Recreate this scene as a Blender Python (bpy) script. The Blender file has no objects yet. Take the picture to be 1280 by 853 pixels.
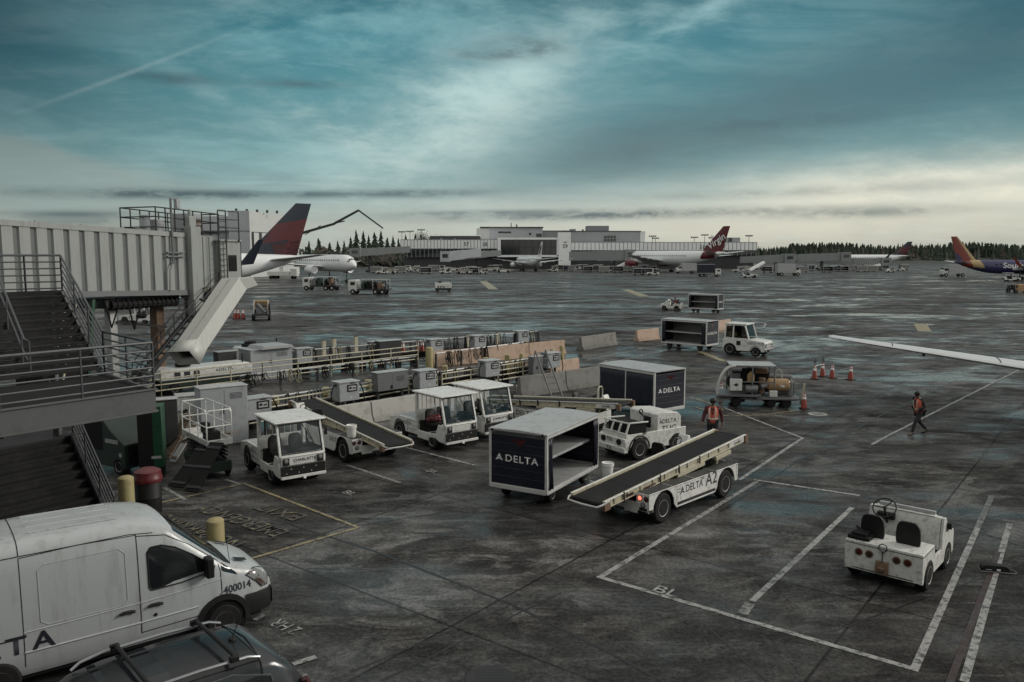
import bpy, math, random
from mathutils import Matrix, Vector
random.seed(7)
R = math.radians
S = bpy.context.scene
COL = S.collection

# ---------------------------------------------------------------- camera
FPX, HC, CYP, CXP, YHP = 1000.0, 7.2, 426.5, 640.0, 318.0
PITCH = math.atan((CYP-YHP)/FPX)
def at(px, py, z=0.0):
    """ground (or height z) point that stands at a place read off the photo"""
    x = (px-CXP)/FPX; y = (CYP-py)/FPX
    c, s = math.cos(PITCH), math.sin(PITCH)
    t = (z-HC)/(-s+y*c)
    return Vector((x*t, (c+y*s)*t, z))
def far(px, py, Y):
    """point at forward distance Y"""
    x = (px-CXP)/FPX; y = (CYP-py)/FPX
    c, s = math.cos(PITCH), math.sin(PITCH)
    t = Y/(c+y*s)
    return Vector((x*t, Y, HC+(-s+y*c)*t))
cam = bpy.data.cameras.new('camera'); co = bpy.data.objects.new('camera', cam); COL.objects.link(co)
cam.sensor_width = 36; cam.lens = FPX/1280*36; cam.clip_end = 6000; cam.clip_start = .1
co.location = (0, 0, HC); co.rotation_euler = (R(90)-PITCH, 0, 0)
S.camera = co

# ---------------------------------------------------------------- materials
def nodes(m):
    m.use_nodes = True
    return m.node_tree.nodes, m.node_tree.links
def mat(name, col, rough=.5, metal=0, dirt=.35, dscale=2.5, dcol=(.03, .027, .024), bump=0, spec=.5, streak=False):
    m = bpy.data.materials.new(name); n, l = nodes(m)
    b = n['Principled BSDF']; b.inputs['Roughness'].default_value = rough; b.inputs['Metallic'].default_value = metal
    b.inputs['Specular IOR Level'].default_value = spec
    b.inputs['Base Color'].default_value = (*col, 1)
    if dirt:
        tc = n.new('ShaderNodeTexCoord'); mp = n.new('ShaderNodeMapping'); l.new(tc.outputs['Object'], mp.inputs['Vector'])
        if streak: mp.inputs['Scale'].default_value = (3, 3, .35)
        nz = n.new('ShaderNodeTexNoise'); nz.inputs['Scale'].default_value = dscale; nz.inputs['Detail'].default_value = 9
        nz.inputs['Roughness'].default_value = .74; l.new(mp.outputs[0], nz.inputs['Vector'])
        rp = n.new('ShaderNodeValToRGB'); rp.color_ramp.elements[0].position = .5; rp.color_ramp.elements[1].position = .78
        rp.color_ramp.elements[0].color = (0, 0, 0, 1); rp.color_ramp.elements[1].color = (dirt, dirt, dirt, 1)
        l.new(nz.outputs['Fac'], rp.inputs[0])
        mx = n.new('ShaderNodeMixRGB'); mx.inputs[1].default_value = (*col, 1); mx.inputs[2].default_value = (*dcol, 1)
        l.new(rp.outputs[0], mx.inputs[0]); l.new(mx.outputs[0], b.inputs['Base Color'])
        ma = n.new('ShaderNodeMath'); ma.operation = 'MULTIPLY_ADD'; l.new(nz.outputs['Fac'], ma.inputs[0])
        ma.inputs[1].default_value = .35; ma.inputs[2].default_value = max(.02, rough-.17); l.new(ma.outputs[0], b.inputs['Roughness'])
        if bump:
            bp = n.new('ShaderNodeBump'); bp.inputs['Strength'].default_value = bump; bp.inputs['Distance'].default_value = .02
            l.new(nz.outputs['Fac'], bp.inputs['Height']); l.new(bp.outputs[0], b.inputs['Normal'])
    return m
def emit(name, col, s):
    m = bpy.data.materials.new(name); n, l = nodes(m); b = n['Principled BSDF']
    b.inputs['Base Color'].default_value = (*col, 1); b.inputs['Emission Color'].default_value = (*col, 1); b.inputs['Emission Strength'].default_value = s
    return m
def glassmat(name, tint=(.86, .88, .87), clear=.75, rough=.03):
    m = bpy.data.materials.new(name); n, l = nodes(m); out = n['Material Output']; n.remove(n['Principled BSDF'])
    t = n.new('ShaderNodeBsdfTransparent'); t.inputs[0].default_value = (*tint, 1)
    g = n.new('ShaderNodeBsdfGlossy'); g.inputs['Roughness'].default_value = rough
    fr = n.new('ShaderNodeFresnel'); fr.inputs[0].default_value = 1.5
    ad = n.new('ShaderNodeMath'); ad.operation = 'MULTIPLY_ADD'; ad.inputs[1].default_value = .55; ad.inputs[2].default_value = (1-clear)*.12
    l.new(fr.outputs[0], ad.inputs[0])
    mx = n.new('ShaderNodeMixShader'); l.new(ad.outputs[0], mx.inputs[0]); l.new(t.outputs[0], mx.inputs[1]); l.new(g.outputs[0], mx.inputs[2])
    l.new(mx.outputs[0], out.inputs[0]); return m

WHITE = mat('white_paint', (.62, .62, .605), .38, dirt=.85, dscale=4.5, dcol=(.13, .11, .09))
WORN = mat('worn_white_paint', (.6, .6, .575), .45, dirt=.95, dscale=8, dcol=(.07, .055, .045))
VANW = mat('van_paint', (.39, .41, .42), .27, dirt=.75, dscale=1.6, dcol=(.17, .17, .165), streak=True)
JETW = mat('jet_white', (.7, .71, .72), .28, dirt=.25, dscale=.3, dcol=(.35, .36, .37))
CREAM = mat('cream_paint', (.43, .4, .3), .5, dirt=1.0, dscale=5, dcol=(.1, .075, .04))
YELLOW = mat('yellow_paint', (.33, .28, .14), .5, dirt=.7, dscale=5, dcol=(.12, .09, .04))
NAVY = mat('navy_vinyl', (.009, .011, .021), .42, spec=.35, dirt=.4, dscale=3, dcol=(.05, .05, .055), bump=.25)
BLACK = mat('black_plastic', (.01, .01, .0105), .55, dirt=.4, dcol=(.03, .028, .026), spec=.3)
RUBBER = mat('rubber', (.012, .012, .0125), .8, dirt=.6, dcol=(.04, .037, .033), dscale=6, spec=.25)
BELTM = mat('belt_rubber', (.01, .01, .0105), .7, dirt=.8, dscale=1.7, dcol=(.035, .035, .034), spec=.22)
TREAD = mat('tread_plate', (.035, .036, .037), .5, metal=.1, spec=.35, dirt=.6, dscale=4, dcol=(.02, .02, .02), bump=.4)
STEEL = mat('grey_steel', (.15, .155, .16), .45, metal=.3, dirt=.5, dcol=(.06, .05, .04))
DSTEEL = mat('dark_steel', (.034, .035, .037), .55, metal=.2, spec=.35, dirt=.6, dcol=(.03, .025, .02))
RAILM = mat('rail_steel', (.085, .09, .095), .4, metal=.4, dirt=.5, dcol=(.04, .032, .028))
GALV = mat('cabinet_grey', (.3, .315, .33), .45, dirt=.7, dscale=3, dcol=(.12, .115, .105))
PIPE = mat('pale_pipe', (.5, .5, .49), .45, dirt=.6, dcol=(.15, .12, .1))
SHEET = mat('roof_sheet', (.36, .365, .37), .35, dirt=.85, dscale=3, dcol=(.13, .125, .12))
CONC = mat('barrier_concrete', (.34, .33, .31), .8, dirt=.85, dscale=2, dcol=(.1, .095, .085), bump=.5)
DCONC = mat('dark_concrete', (.16, .155, .145), .8, dirt=.9, dscale=2, dcol=(.05, .045, .04), bump=.5)
PINK = mat('faded_orange_concrete', (.37, .265, .2), .8, dirt=.95, dscale=2.4, dcol=(.13, .085, .06), bump=.5)
GREEN = mat('green_paint', (.008, .055, .026), .45, dirt=.5)
DGREEN = mat('dark_green_paint', (.009, .022, .016), .5, dirt=.7)
RED = mat('red_paint', (.11, .013, .018), .4, dirt=.5)
ORANGE = mat('cone_orange', (.24, .035, .022), .5, dirt=.6)
TAN = mat('tan_paint', (.36, .23, .12), .5, dirt=.8, dscale=4)
RUSTY = mat('rusty_steel', (.15, .09, .055), .7, dirt=.8, dscale=4)
WOOD = mat('old_wood', (.14, .105, .075), .8, dirt=.8, dscale=4)
CHROME = mat('bright_trim', (.3, .31, .32), .3, metal=.9, dirt=.2)
RIM = mat('painted_rim', (.42, .42, .4), .45, dirt=.8, dscale=6, dcol=(.08, .06, .05))
GLASS = glassmat('clear_glass')
DGLASS = glassmat('dark_glass', (.05, .055, .06), .5)
WGLASS = mat('building_glass', (.012, .014, .016), .08, dirt=0, spec=.6)
LAMPG = mat('lamp_lens', (.2, .2, .2), .1, dirt=0)
AMBER = mat('amber_lens', (.04, .022, .014), .15, dirt=0)
REDL = mat('red_lens', (.055, .01, .01), .15, dirt=0)
LIT = emit('lit_red_lamp', (1, .12, .07), 2.2)
INK = mat('dark_lettering', (.015, .016, .025), .5, dirt=0)
INKW = mat('white_lettering', (.7, .7, .7), .5, dirt=0)
DARKIN = mat('dark_interior', (.011, .011, .0115), .8, dirt=.3, spec=.2)
CARTIN = mat('cart_interior', (.17, .17, .16), .5, dirt=.9, dscale=3, dcol=(.07, .065, .05))

# ---------------------------------------------------------------- mesh builder
class MB:
    def __init__(s, m=None):
        s.v = []; s.f = []; s.mi = []; s.mats = [m or WHITE]; s.cur = 0; s.T = Matrix(); s.st = []
    def use(s, m):
        if m not in s.mats: s.mats.append(m)
        s.cur = s.mats.index(m); return s
    def push(s, T): s.st.append(s.T.copy()); s.T = s.T @ T; return s
    def pop(s): s.T = s.st.pop(); return s
    def vs(s, pts):
        b = len(s.v); s.v += [tuple(s.T @ Vector(p)) for p in pts]; return b
    def fc(s, idx): s.f.append(tuple(idx)); s.mi.append(s.cur)
    def box(s, x0, y0, z0, x1, y1, z1):
        b = s.vs([(x0,y0,z0),(x1,y0,z0),(x1,y1,z0),(x0,y1,z0),(x0,y0,z1),(x1,y0,z1),(x1,y1,z1),(x0,y1,z1)])
        for q in ((3,2,1,0),(4,5,6,7),(0,1,5,4),(1,2,6,5),(2,3,7,6),(3,0,4,7)): s.fc([b+i for i in q])
        return s
    def bar(s, p, q, w, h=None, up=(0,0,1)):
        p, q = Vector(p), Vector(q); d = q-p; L = d.length
        if L < 1e-6: return s
        d.normalize(); u = Vector(up)
        if abs(d.dot(u)) > .99: u = Vector((1,0,0))
        y = u.cross(d).normalized(); z = d.cross(y); h = h or w
        T = Matrix(((d.x,y.x,z.x,p.x),(d.y,y.y,z.y,p.y),(d.z,y.z,z.z,p.z),(0,0,0,1)))
        s.push(T); s.box(0,-w/2,-h/2,L,w/2,h/2); return s.pop()
    def rings(s, rs, cap=True, close=True):
        n = len(rs[0]); bs = [s.vs(r) for r in rs]
        for a, b in zip(bs, bs[1:]):
            for i in range(n if close else n-1):
                j = (i+1) % n; s.fc((a+i, a+j, b+j, b+i))
        if cap:
            s.fc([bs[0]+i for i in reversed(range(n))]); s.fc([bs[-1]+i for i in range(n)])
        return s
    def tube(s, pts, r, n=8, closed=False, r2=None):
        pts = [Vector(p) for p in pts]; N = len(pts); rs = []; prev = None
        for i, p in enumerate(pts):
            if closed: d = pts[(i+1) % N]-pts[i-1]
            else: d = pts[min(i+1, N-1)]-pts[max(i-1, 0)]
            d.normalize()
            if prev is None:
                u = Vector((0,0,1)) if abs(d.z) < .9 else Vector((1,0,0))
                a = d.cross(u).normalized()
            else:
                a = (prev-d*prev.dot(d)).normalized()
            prev = a; b = d.cross(a)
            rr = r if r2 is None else r+(r2-r)*i/max(1, N-1)
            rs.append([p+a*rr*math.cos(2*math.pi*k/n)+b*rr*math.sin(2*math.pi*k/n) for k in range(n)])
        if closed: rs.append(rs[0]); return s.rings(rs, cap=False)
        return s.rings(rs)
    def cyl(s, p, q, r, r2=None, n=14): return s.tube([p, q], r, n, r2=r2)
    def lathe(s, prof, o=(0,0,0), ax='z', n=20, cap=True):
        rs = []
        for r, a in prof:
            ring = []
            for k in range(n):
                t = 2*math.pi*k/n; c, d = r*math.cos(t), r*math.sin(t)
                p = {'z': (c, d, a), 'y': (d, a, c), 'x': (a, c, d)}[ax]
                ring.append((o[0]+p[0], o[1]+p[1], o[2]+p[2]))
            rs.append(ring)
        return s.rings(rs, cap)
    def prism(s, poly, y0, y1):
        """outline in x-z pushed along y"""
        return s.rings([[(x, y0, z) for x, z in poly], [(x, y1, z) for x, z in poly]])
    def plate(s, pts): b = s.vs(pts); s.fc(range(b, b+len(pts))); return s
    def torus(s, o, R0, r, ax='z', n=24, k=7, T=None):
        pts = []
        for i in range(n):
            t = 2*math.pi*i/n; c, d = R0*math.cos(t), R0*math.sin(t)
            p = Vector({'z': (c, d, 0), 'y': (d, 0, c), 'x': (0, c, d)}[ax])
            if T: p = T @ p
            pts.append(Vector(o)+p)
        return s.tube(pts, r, k, closed=True)
    def build(s, name, parent=None, bevel=0, loc=None, rot=None, smooth=35):
        me = bpy.data.meshes.new(name); me.from_pydata(s.v, [], s.f)
        for m in s.mats: me.materials.append(m)
        me.polygons.foreach_set('material_index', s.mi)
        import bmesh
        bm = bmesh.new(); bm.from_mesh(me); bmesh.ops.recalc_face_normals(bm, faces=bm.faces); bm.to_mesh(me); bm.free()
        if smooth:
            me.shade_smooth(); me.set_sharp_from_angle(angle=R(smooth))
        o = bpy.data.objects.new(name, me); COL.objects.link(o)
        if parent: o.parent = parent
        if loc is not None: o.location = loc
        if rot is not None: o.rotation_euler = rot
        if bevel:
            b = o.modifiers.new('bevel', 'BEVEL'); b.width = bevel; b.segments = 2; b.limit_method = 'ANGLE'; b.angle_limit = R(40)
        return o
def tag(o, label=None, cat=None, group=None, kind=None):
    if label: o['label'] = label
    if cat: o['category'] = cat
    if group: o['group'] = group
    if kind: o['kind'] = kind
    return o
def thing(name, label, cat, loc=(0,0,0), head=0, group=None):
    o = bpy.data.objects.new(name, None); COL.objects.link(o); o.empty_display_size = .3
    o.location = (loc[0], loc[1], loc[2] if len(loc) > 2 else 0); o.rotation_euler = (0, 0, R(head))
    return tag(o, label, cat, group)
def dup(o, loc=None, head=None, label=None, group=None, parent=None, scale=None):
    c = o.copy(); COL.objects.link(c)
    if parent: c.parent = parent
    if loc is not None: c.location = (loc[0], loc[1], loc[2] if len(loc) > 2 else 0)
    if head is not None: c.rotation_euler = (0, 0, R(head))
    if scale: c.scale = (scale,)*3
    if label: c['label'] = label
    if group: c['group'] = group
    for ch in list(o.children): dup(ch, parent=c)
    return c
def lettering(txt, p, u, v, h, parent=None, m=None, name='lettering', sx=1.0, align='CENTER', space=1.0, bold=.012):
    """letters of cap height h; p centre, u reading direction, v letter-up direction"""
    cu = bpy.data.curves.new(name, 'FONT'); cu.body = txt; cu.size = h/.7; cu.align_x = align; cu.space_character = space; cu.resolution_u = 3; cu.offset = bold*cu.size
    t = bpy.data.objects.new('tmp', cu); COL.objects.link(t)
    dg = bpy.context.evaluated_depsgraph_get()
    me = bpy.data.meshes.new_from_object(t.evaluated_get(dg)); bpy.data.objects.remove(t); bpy.data.curves.remove(cu)
    u, v = Vector(u).normalized(), Vector(v).normalized(); w = u.cross(v)
    for vt in me.vertices:
        vt.co = Vector(p)+u*vt.co.x*sx+v*(vt.co.y-h/2)
    me.materials.clear(); me.materials.append(m or INK); me.name = name
    o = bpy.data.objects.new(name, me); COL.objects.link(o)
    if parent: o.parent = parent
    return o
def widget(p, u, v, h, parent, m, name='emblem'):
    """small split triangle mark"""
    u, v, p = Vector(u).normalized(), Vector(v).normalized(), Vector(p)
    b = MB(m); f = lambda x, y: p+u*x*h+v*y*h
    b.plate([f(0,.5), f(-.34,-.1), f(0,-.02), f(.34,-.1)]); b.plate([f(-.38,-.17), f(-.58,-.5), f(-.02,-.27), f(-.02,-.08)]); b.plate([f(.02,-.08), f(.02,-.27), f(.58,-.5), f(.38,-.17)])
    return b.build(name, parent, smooth=0)
def wheel(parent, x, y, r, w, rim=None, name='wheel', rr=.53, n=24):
    """tyre with a rim child; y is the outer face, sign gives the side"""
    s = 1 if y > 0 else -1; o = (x, y, r)
    b = MB(RUBBER)
    b.lathe([(r*rr, 0), (r*.86, 0), (r*.96, -s*w*.12), (r, -s*w*.3), (r, -s*w*.7), (r*.96, -s*w*.9), (r*.7, -s*w)], o, 'y', n)
    t = b.build(name, parent)
    b = MB(rim or RIM)
    b.lathe([(r*.22, -s*w*.2), (r*.26, -s*w*.36), (r*.4, -s*w*.4), (r*.46, -s*w*.14), (r*rr*.97, s*.002), (r*rr*1.03, s*.008), (r*rr*1.03, -s*w*.1)], o, 'y', n, cap=False); b.use(DSTEEL).lathe([(.01, s*w*.0-s*w*.1), (r*.14, -s*w*.1), (r*.18, -s*w*.2), (r*.23, -s*w*.22)], o, 'y', n)
    b.use(DARKIN)
    for k in range(6):
        a = k*math.pi/3; b.cyl((x+r*.32*math.sin(a), y-s*w*.36, r+r*.32*math.cos(a)), (x+r*.32*math.sin(a), y-s*w*.29, r+r*.32*math.cos(a)), r*.055, n=6)
    b.build('rim', t); return t
def arch(xc, r, z0, n=9):
    """points of a wheel arch walked towards +x"""
    return [(xc-r*math.cos(math.pi*k/n), z0+r*math.sin(math.pi*k/n)) for k in range(n+1)]
ORD = ['first','second','third','fourth','fifth','sixth','seventh','eighth','ninth','tenth','eleventh','twelfth','thirteenth','fourteenth','fifteenth','sixteenth','seventeenth','eighteenth','nineteenth','twentieth']
def unit(h): return Vector((math.cos(R(h)), math.sin(R(h)), 0))
def struct(o): o['kind'] = 'structure'; return o
X, Y, Z = Vector((1,0,0)), Vector((0,1,0)), Vector((0,0,1))
# ---------------------------------------------------------------- world and sun
w = bpy.data.worlds.new('World'); S.world = w; w.use_nodes = True
wn, wl = w.node_tree.nodes, w.node_tree.links
bg = wn['Background']; bg.inputs['Strength'].default_value = .082
def N(t, **k):
    n = wn.new(t)
    for a, b in k.items(): setattr(n, a, b)
    return n
def val(x):
    return x
def math_(op, a, b=None, c=None):
    n = N('ShaderNodeMath', operation=op)
    for i, q in enumerate((a, b, c)):
        if q is None: continue
        if isinstance(q, (int, float)): n.inputs[i].default_value = q
        else: wl.new(q, n.inputs[i])
    return n.outputs[0]
def mixc(f, a, b, mode='MIX'):
    n = N('ShaderNodeMixRGB', blend_type=mode)
    for i, q in enumerate((f, a, b)):
        if isinstance(q, (int, float)): n.inputs[i].default_value = q
        elif isinstance(q, tuple): n.inputs[i].default_value = (*q, 1)
        else: wl.new(q, n.inputs[i])
    return n.outputs[0]
def ramp(f, els, interp='LINEAR'):
    n = N('ShaderNodeValToRGB'); r = n.color_ramp; r.interpolation = interp
    while len(r.elements) < len(els): r.elements.new(.5)
    for e, (p, c) in zip(r.elements, els):
        e.position = p; e.color = (*(c if isinstance(c, tuple) else (c, c, c)), 1)
    wl.new(f, n.inputs[0]); return n.outputs[0]
def lin(*c): return tuple(((x/255+.055)/1.055)**2.4 if x > 10 else x/255/12.92 for x in c)
SUN_AZ, SUN_EL = 8, 24      # heading of the sun from +X, elevation
sky = N('ShaderNodeTexSky', sky_type='NISHITA'); sky.sun_disc = False; sky.sun_elevation = R(SUN_EL); sky.sun_rotation = R(90-SUN_AZ)
tc = N('ShaderNodeTexCoord'); sp = N('ShaderNodeSeparateXYZ'); wl.new(tc.outputs['Generated'], sp.inputs[0])
dx, dy, dz = sp.outputs
zc = math_('MAXIMUM', dz, 0.0)
den = math_('ADD', zc, .07)
cu_, cv_ = math_('DIVIDE', dx, den), math_('DIVIDE', dy, den)
cb = N('ShaderNodeCombineXYZ'); wl.new(cu_, cb.inputs[0]); wl.new(cv_, cb.inputs[1])
def noise(scale, detail, rough, dist, sc=(1,1,1), rot=0, off=(0,0,0)):
    mp = N('ShaderNodeMapping'); wl.new(cb.outputs[0], mp.inputs[0]); mp.inputs['Scale'].default_value = sc; mp.inputs['Rotation'].default_value = (0,0,R(rot)); mp.inputs['Location'].default_value = off
    n = N('ShaderNodeTexNoise'); n.inputs['Scale'].default_value = scale; n.inputs['Detail'].default_value = detail; n.inputs['Roughness'].default_value = rough; n.inputs['Distortion'].default_value = dist
    wl.new(mp.outputs[0], n.inputs['Vector']); return n.outputs['Fac']
def blob(px, py, sx, sy, tilt=0):
    """soft patch round a sky direction, sx / sy in degrees along azimuth / elevation"""
    d = far(px, py, 1.0)-Vector((0,0,HC)); d.normalize()
    a0, e0 = math.atan2(d.x, d.y), math.asin(d.z)
    az = math_('SUBTRACT', math_('ARCTAN2', dx, dy), a0); el = math_('SUBTRACT', math_('ARCSINE', dz), e0)
    c, s_ = math.cos(R(tilt)), math.sin(R(tilt))
    p = math_('ADD', math_('MULTIPLY', az, c), math_('MULTIPLY', el, s_)); q = math_('SUBTRACT', math_('MULTIPLY', el, c), math_('MULTIPLY', az, s_))
    p = math_('DIVIDE', p, R(sx)); q = math_('DIVIDE', q, R(sy))
    r2 = math_('ADD', math_('MULTIPLY', p, p), math_('MULTIPLY', q, q))
    return math_('POWER', 2.718, math_('MULTIPLY', r2, -1.0))
base = ramp(zc, [(0, lin(146,147,139)), (.03, lin(160,163,155)), (.07, lin(132,153,152)), (.12, lin(104,144,147)), (.19, lin(76,130,138)), (.25, lin(56,113,124)), (.3, lin(36,88,100)), (.36, lin(80,84,84)), (.55, lin(160,159,155)), (1, lin(226,222,214))])
dn = N('ShaderNodeMapping'); wl.new(tc.outputs['Generated'], dn.inputs[0]); dn.inputs['Scale'].default_value = (5,5,15); dn.inputs['Rotation'].default_value = (R(14),R(-10),0)
def dnoise(s_, det, ro, di):
    n = N('ShaderNodeTexNoise'); n.inputs['Scale'].default_value = s_; n.inputs['Detail'].default_value = det; n.inputs['Roughness'].default_value = ro; n.inputs['Distortion'].default_value = di; wl.new(dn.outputs[0], n.inputs['Vector']); return n.outputs['Fac']
n1 = noise(.8, 10, .64, 1.6, (1,1.2,1), -38, (1.3,.4,0))         # high streaky cloud
n2 = noise(1.5, 10, .68, 1.0, (.8,1.2,1), -30, (5,2,0))
d1 = dnoise(1.0, 11, .6, .35); d2 = dnoise(3.2, 10, .66, .2)
tex = math_('ADD', math_('MULTIPLY', d1, .6), math_('MULTIPLY', d2, .4))
c1 = ramp(math_('ADD', math_('MULTIPLY', n1, .6), math_('MULTIPLY', d1, .4)), [(.45, 0.0), (.63, 1.0)], 'EASE')
c2 = ramp(math_('ADD', math_('MULTIPLY', n2, .5), math_('MULTIPLY', d2, .5)), [(.46, 0.0), (.66, 1.0)], 'EASE')
col = mixc(math_('MULTIPLY', c1, .3), base, lin(150,188,190))
col = mixc(math_('MULTIPLY', c2, .13), col, lin(190,210,206))
f2 = lambda k, a, lo=0.0, hi=1.0: math_('MINIMUM', math_('MAXIMUM', math_('MULTIPLY', k, a), lo), hi)
tx = ramp(tex, [(.4, 0.0), (.6, 1.0)])
def add(b_, amount, colour, base_=.4, hi=.95):
    global col
    k = math_('MULTIPLY', b_, math_('ADD', math_('MULTIPLY', tx, 1-base_), base_)); col = mixc(f2(k, amount, 0, hi), col, lin(*colour))
# bright break ahead, wisps rising to the upper right, smooth dull bank to the right, glow low on the right
add(blob(575, 165, 9, 4.2, 24), .92, (190,208,203), .3)
add(blob(640, 95, 7.5, 1.5, 30), .75, (176,203,200), .15); add(blob(850, 35, 5.5, .7, 24), .8, (150,186,188), .1); add(blob(400, 40, 10, 1.6, 10), .5, (120,172,178), .1)
add(blob(470, 190, 9, .8, -26), .7, (184,200,196), .1); add(blob(330, 150, 8, .6, -24), .6, (150,180,180), .1)
add(blob(1020, 120, 20, 3.8, 8), .95, (76,106,113), .75); add(blob(820, 185, 11, 2.0, 9), .85, (84,104,108), .6)
add(blob(1180, 238, 15, 2.1, 3), 1.05, (226,222,204), .45); add(blob(940, 285, 22, 1.5), .75, (196,192,176), .6); add(blob(700, 262, 12, 1.3), .5, (178,182,174), .4)
# left: pale bank with a sloping clear-cut top
az_ = math_('ARCTAN2', dx, dy); el_ = math_('ARCSINE', dz)
top_ = math_('ADD', math_('MULTIPLY', math_('ADD', az_, R(32)), -.2), R(7.3)); top_ = math_('ADD', top_, math_('MULTIPLY', math_('SUBTRACT', d1, .5), R(2.2)))
bk_ = math_('DIVIDE', math_('SUBTRACT', top_, el_), R(.9)); bk_ = math_('MULTIPLY', f2(bk_, 1), f2(math_('DIVIDE', math_('SUBTRACT', R(-16), az_), R(9)), 1)); bk_ = math_('MULTIPLY', bk_, ramp(zc, [(.02, .3), (.07, .55), (.125, 1.0)]))
col = mixc(math_('MULTIPLY', bk_, .8), col, lin(152,163,156))
crisp = ramp(d2, [(.42, 0.0), (.54, 1.0)])
for bx, by, sx, sy, f in ((215,243,9.5,.32,.95), (370,243,5,.2,.7), (520,242,5.5,.3,.8), (760,269,14,.33,.85), (620,266,7,.2,.6), (1085,266,6,.35,.6), (120,285,9,.9,.6), (660,60,3.4,.8,.75), (610,68,2.2,.4,.6), (210,98,3,.4,.7), (370,105,3,.3,.55), (90,268,3,.22,.7), (960,155,9,.5,.3), (1000,240,12,.4,.4)):
    k = math_('MULTIPLY', blob(bx, by, sx, sy, 1), math_('MULTIPLY', math_('ADD', math_('MULTIPLY', crisp, .55), .45), f)); col = mixc(k, col, lin(64,82,88))
add(blob(165, 90, 6.0, .13, 25), .55, (165,190,190), .3); add(blob(150, 60, 5, .9, -20), .4, (110,165,172), .1)
rear = f2(math_('MULTIPLY', math_('SUBTRACT', -.15, dy), 2.0), 1)
col = mixc(math_('MULTIPLY', rear, .7), col, lin(226,223,216))
col = mixc(math_('MULTIPLY', blob(-70, 0, 13, 10), .8), col, lin(8,36,46))
col = mixc(math_('MULTIPLY', blob(1350, -10, 11, 8), .55), col, lin(14,54,66))
sc_ = mixc(1.0, col, (11.8,11.8,11.8), 'MULTIPLY')
fin = mixc(.05, sc_, sky.outputs[0])
wl.new(fin, bg.inputs['Color'])
su = bpy.data.lights.new('sun', 'SUN'); su.energy = 1.5; su.angle = R(18); su.color = (1, .94, .85)
so = bpy.data.objects.new('sun', su); COL.objects.link(so)
sd = Vector((math.cos(R(SUN_EL))*math.cos(R(SUN_AZ)), math.cos(R(SUN_EL))*math.sin(R(SUN_AZ)), math.sin(R(SUN_EL))))
so.rotation_euler = sd.to_track_quat('Z', 'Y').to_euler()
S.view_settings.view_transform = 'Standard'; S.view_settings.look = 'None'; S.view_settings.exposure = .38; S.view_settings.gamma = 1
S.cycles.max_bounces = 6; S.cycles.transparent_max_bounces = 12; S.cycles.caustics_reflective = False; S.cycles.caustics_refractive = False
try: S.cycles.use_denoising = True
except Exception: pass

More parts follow.
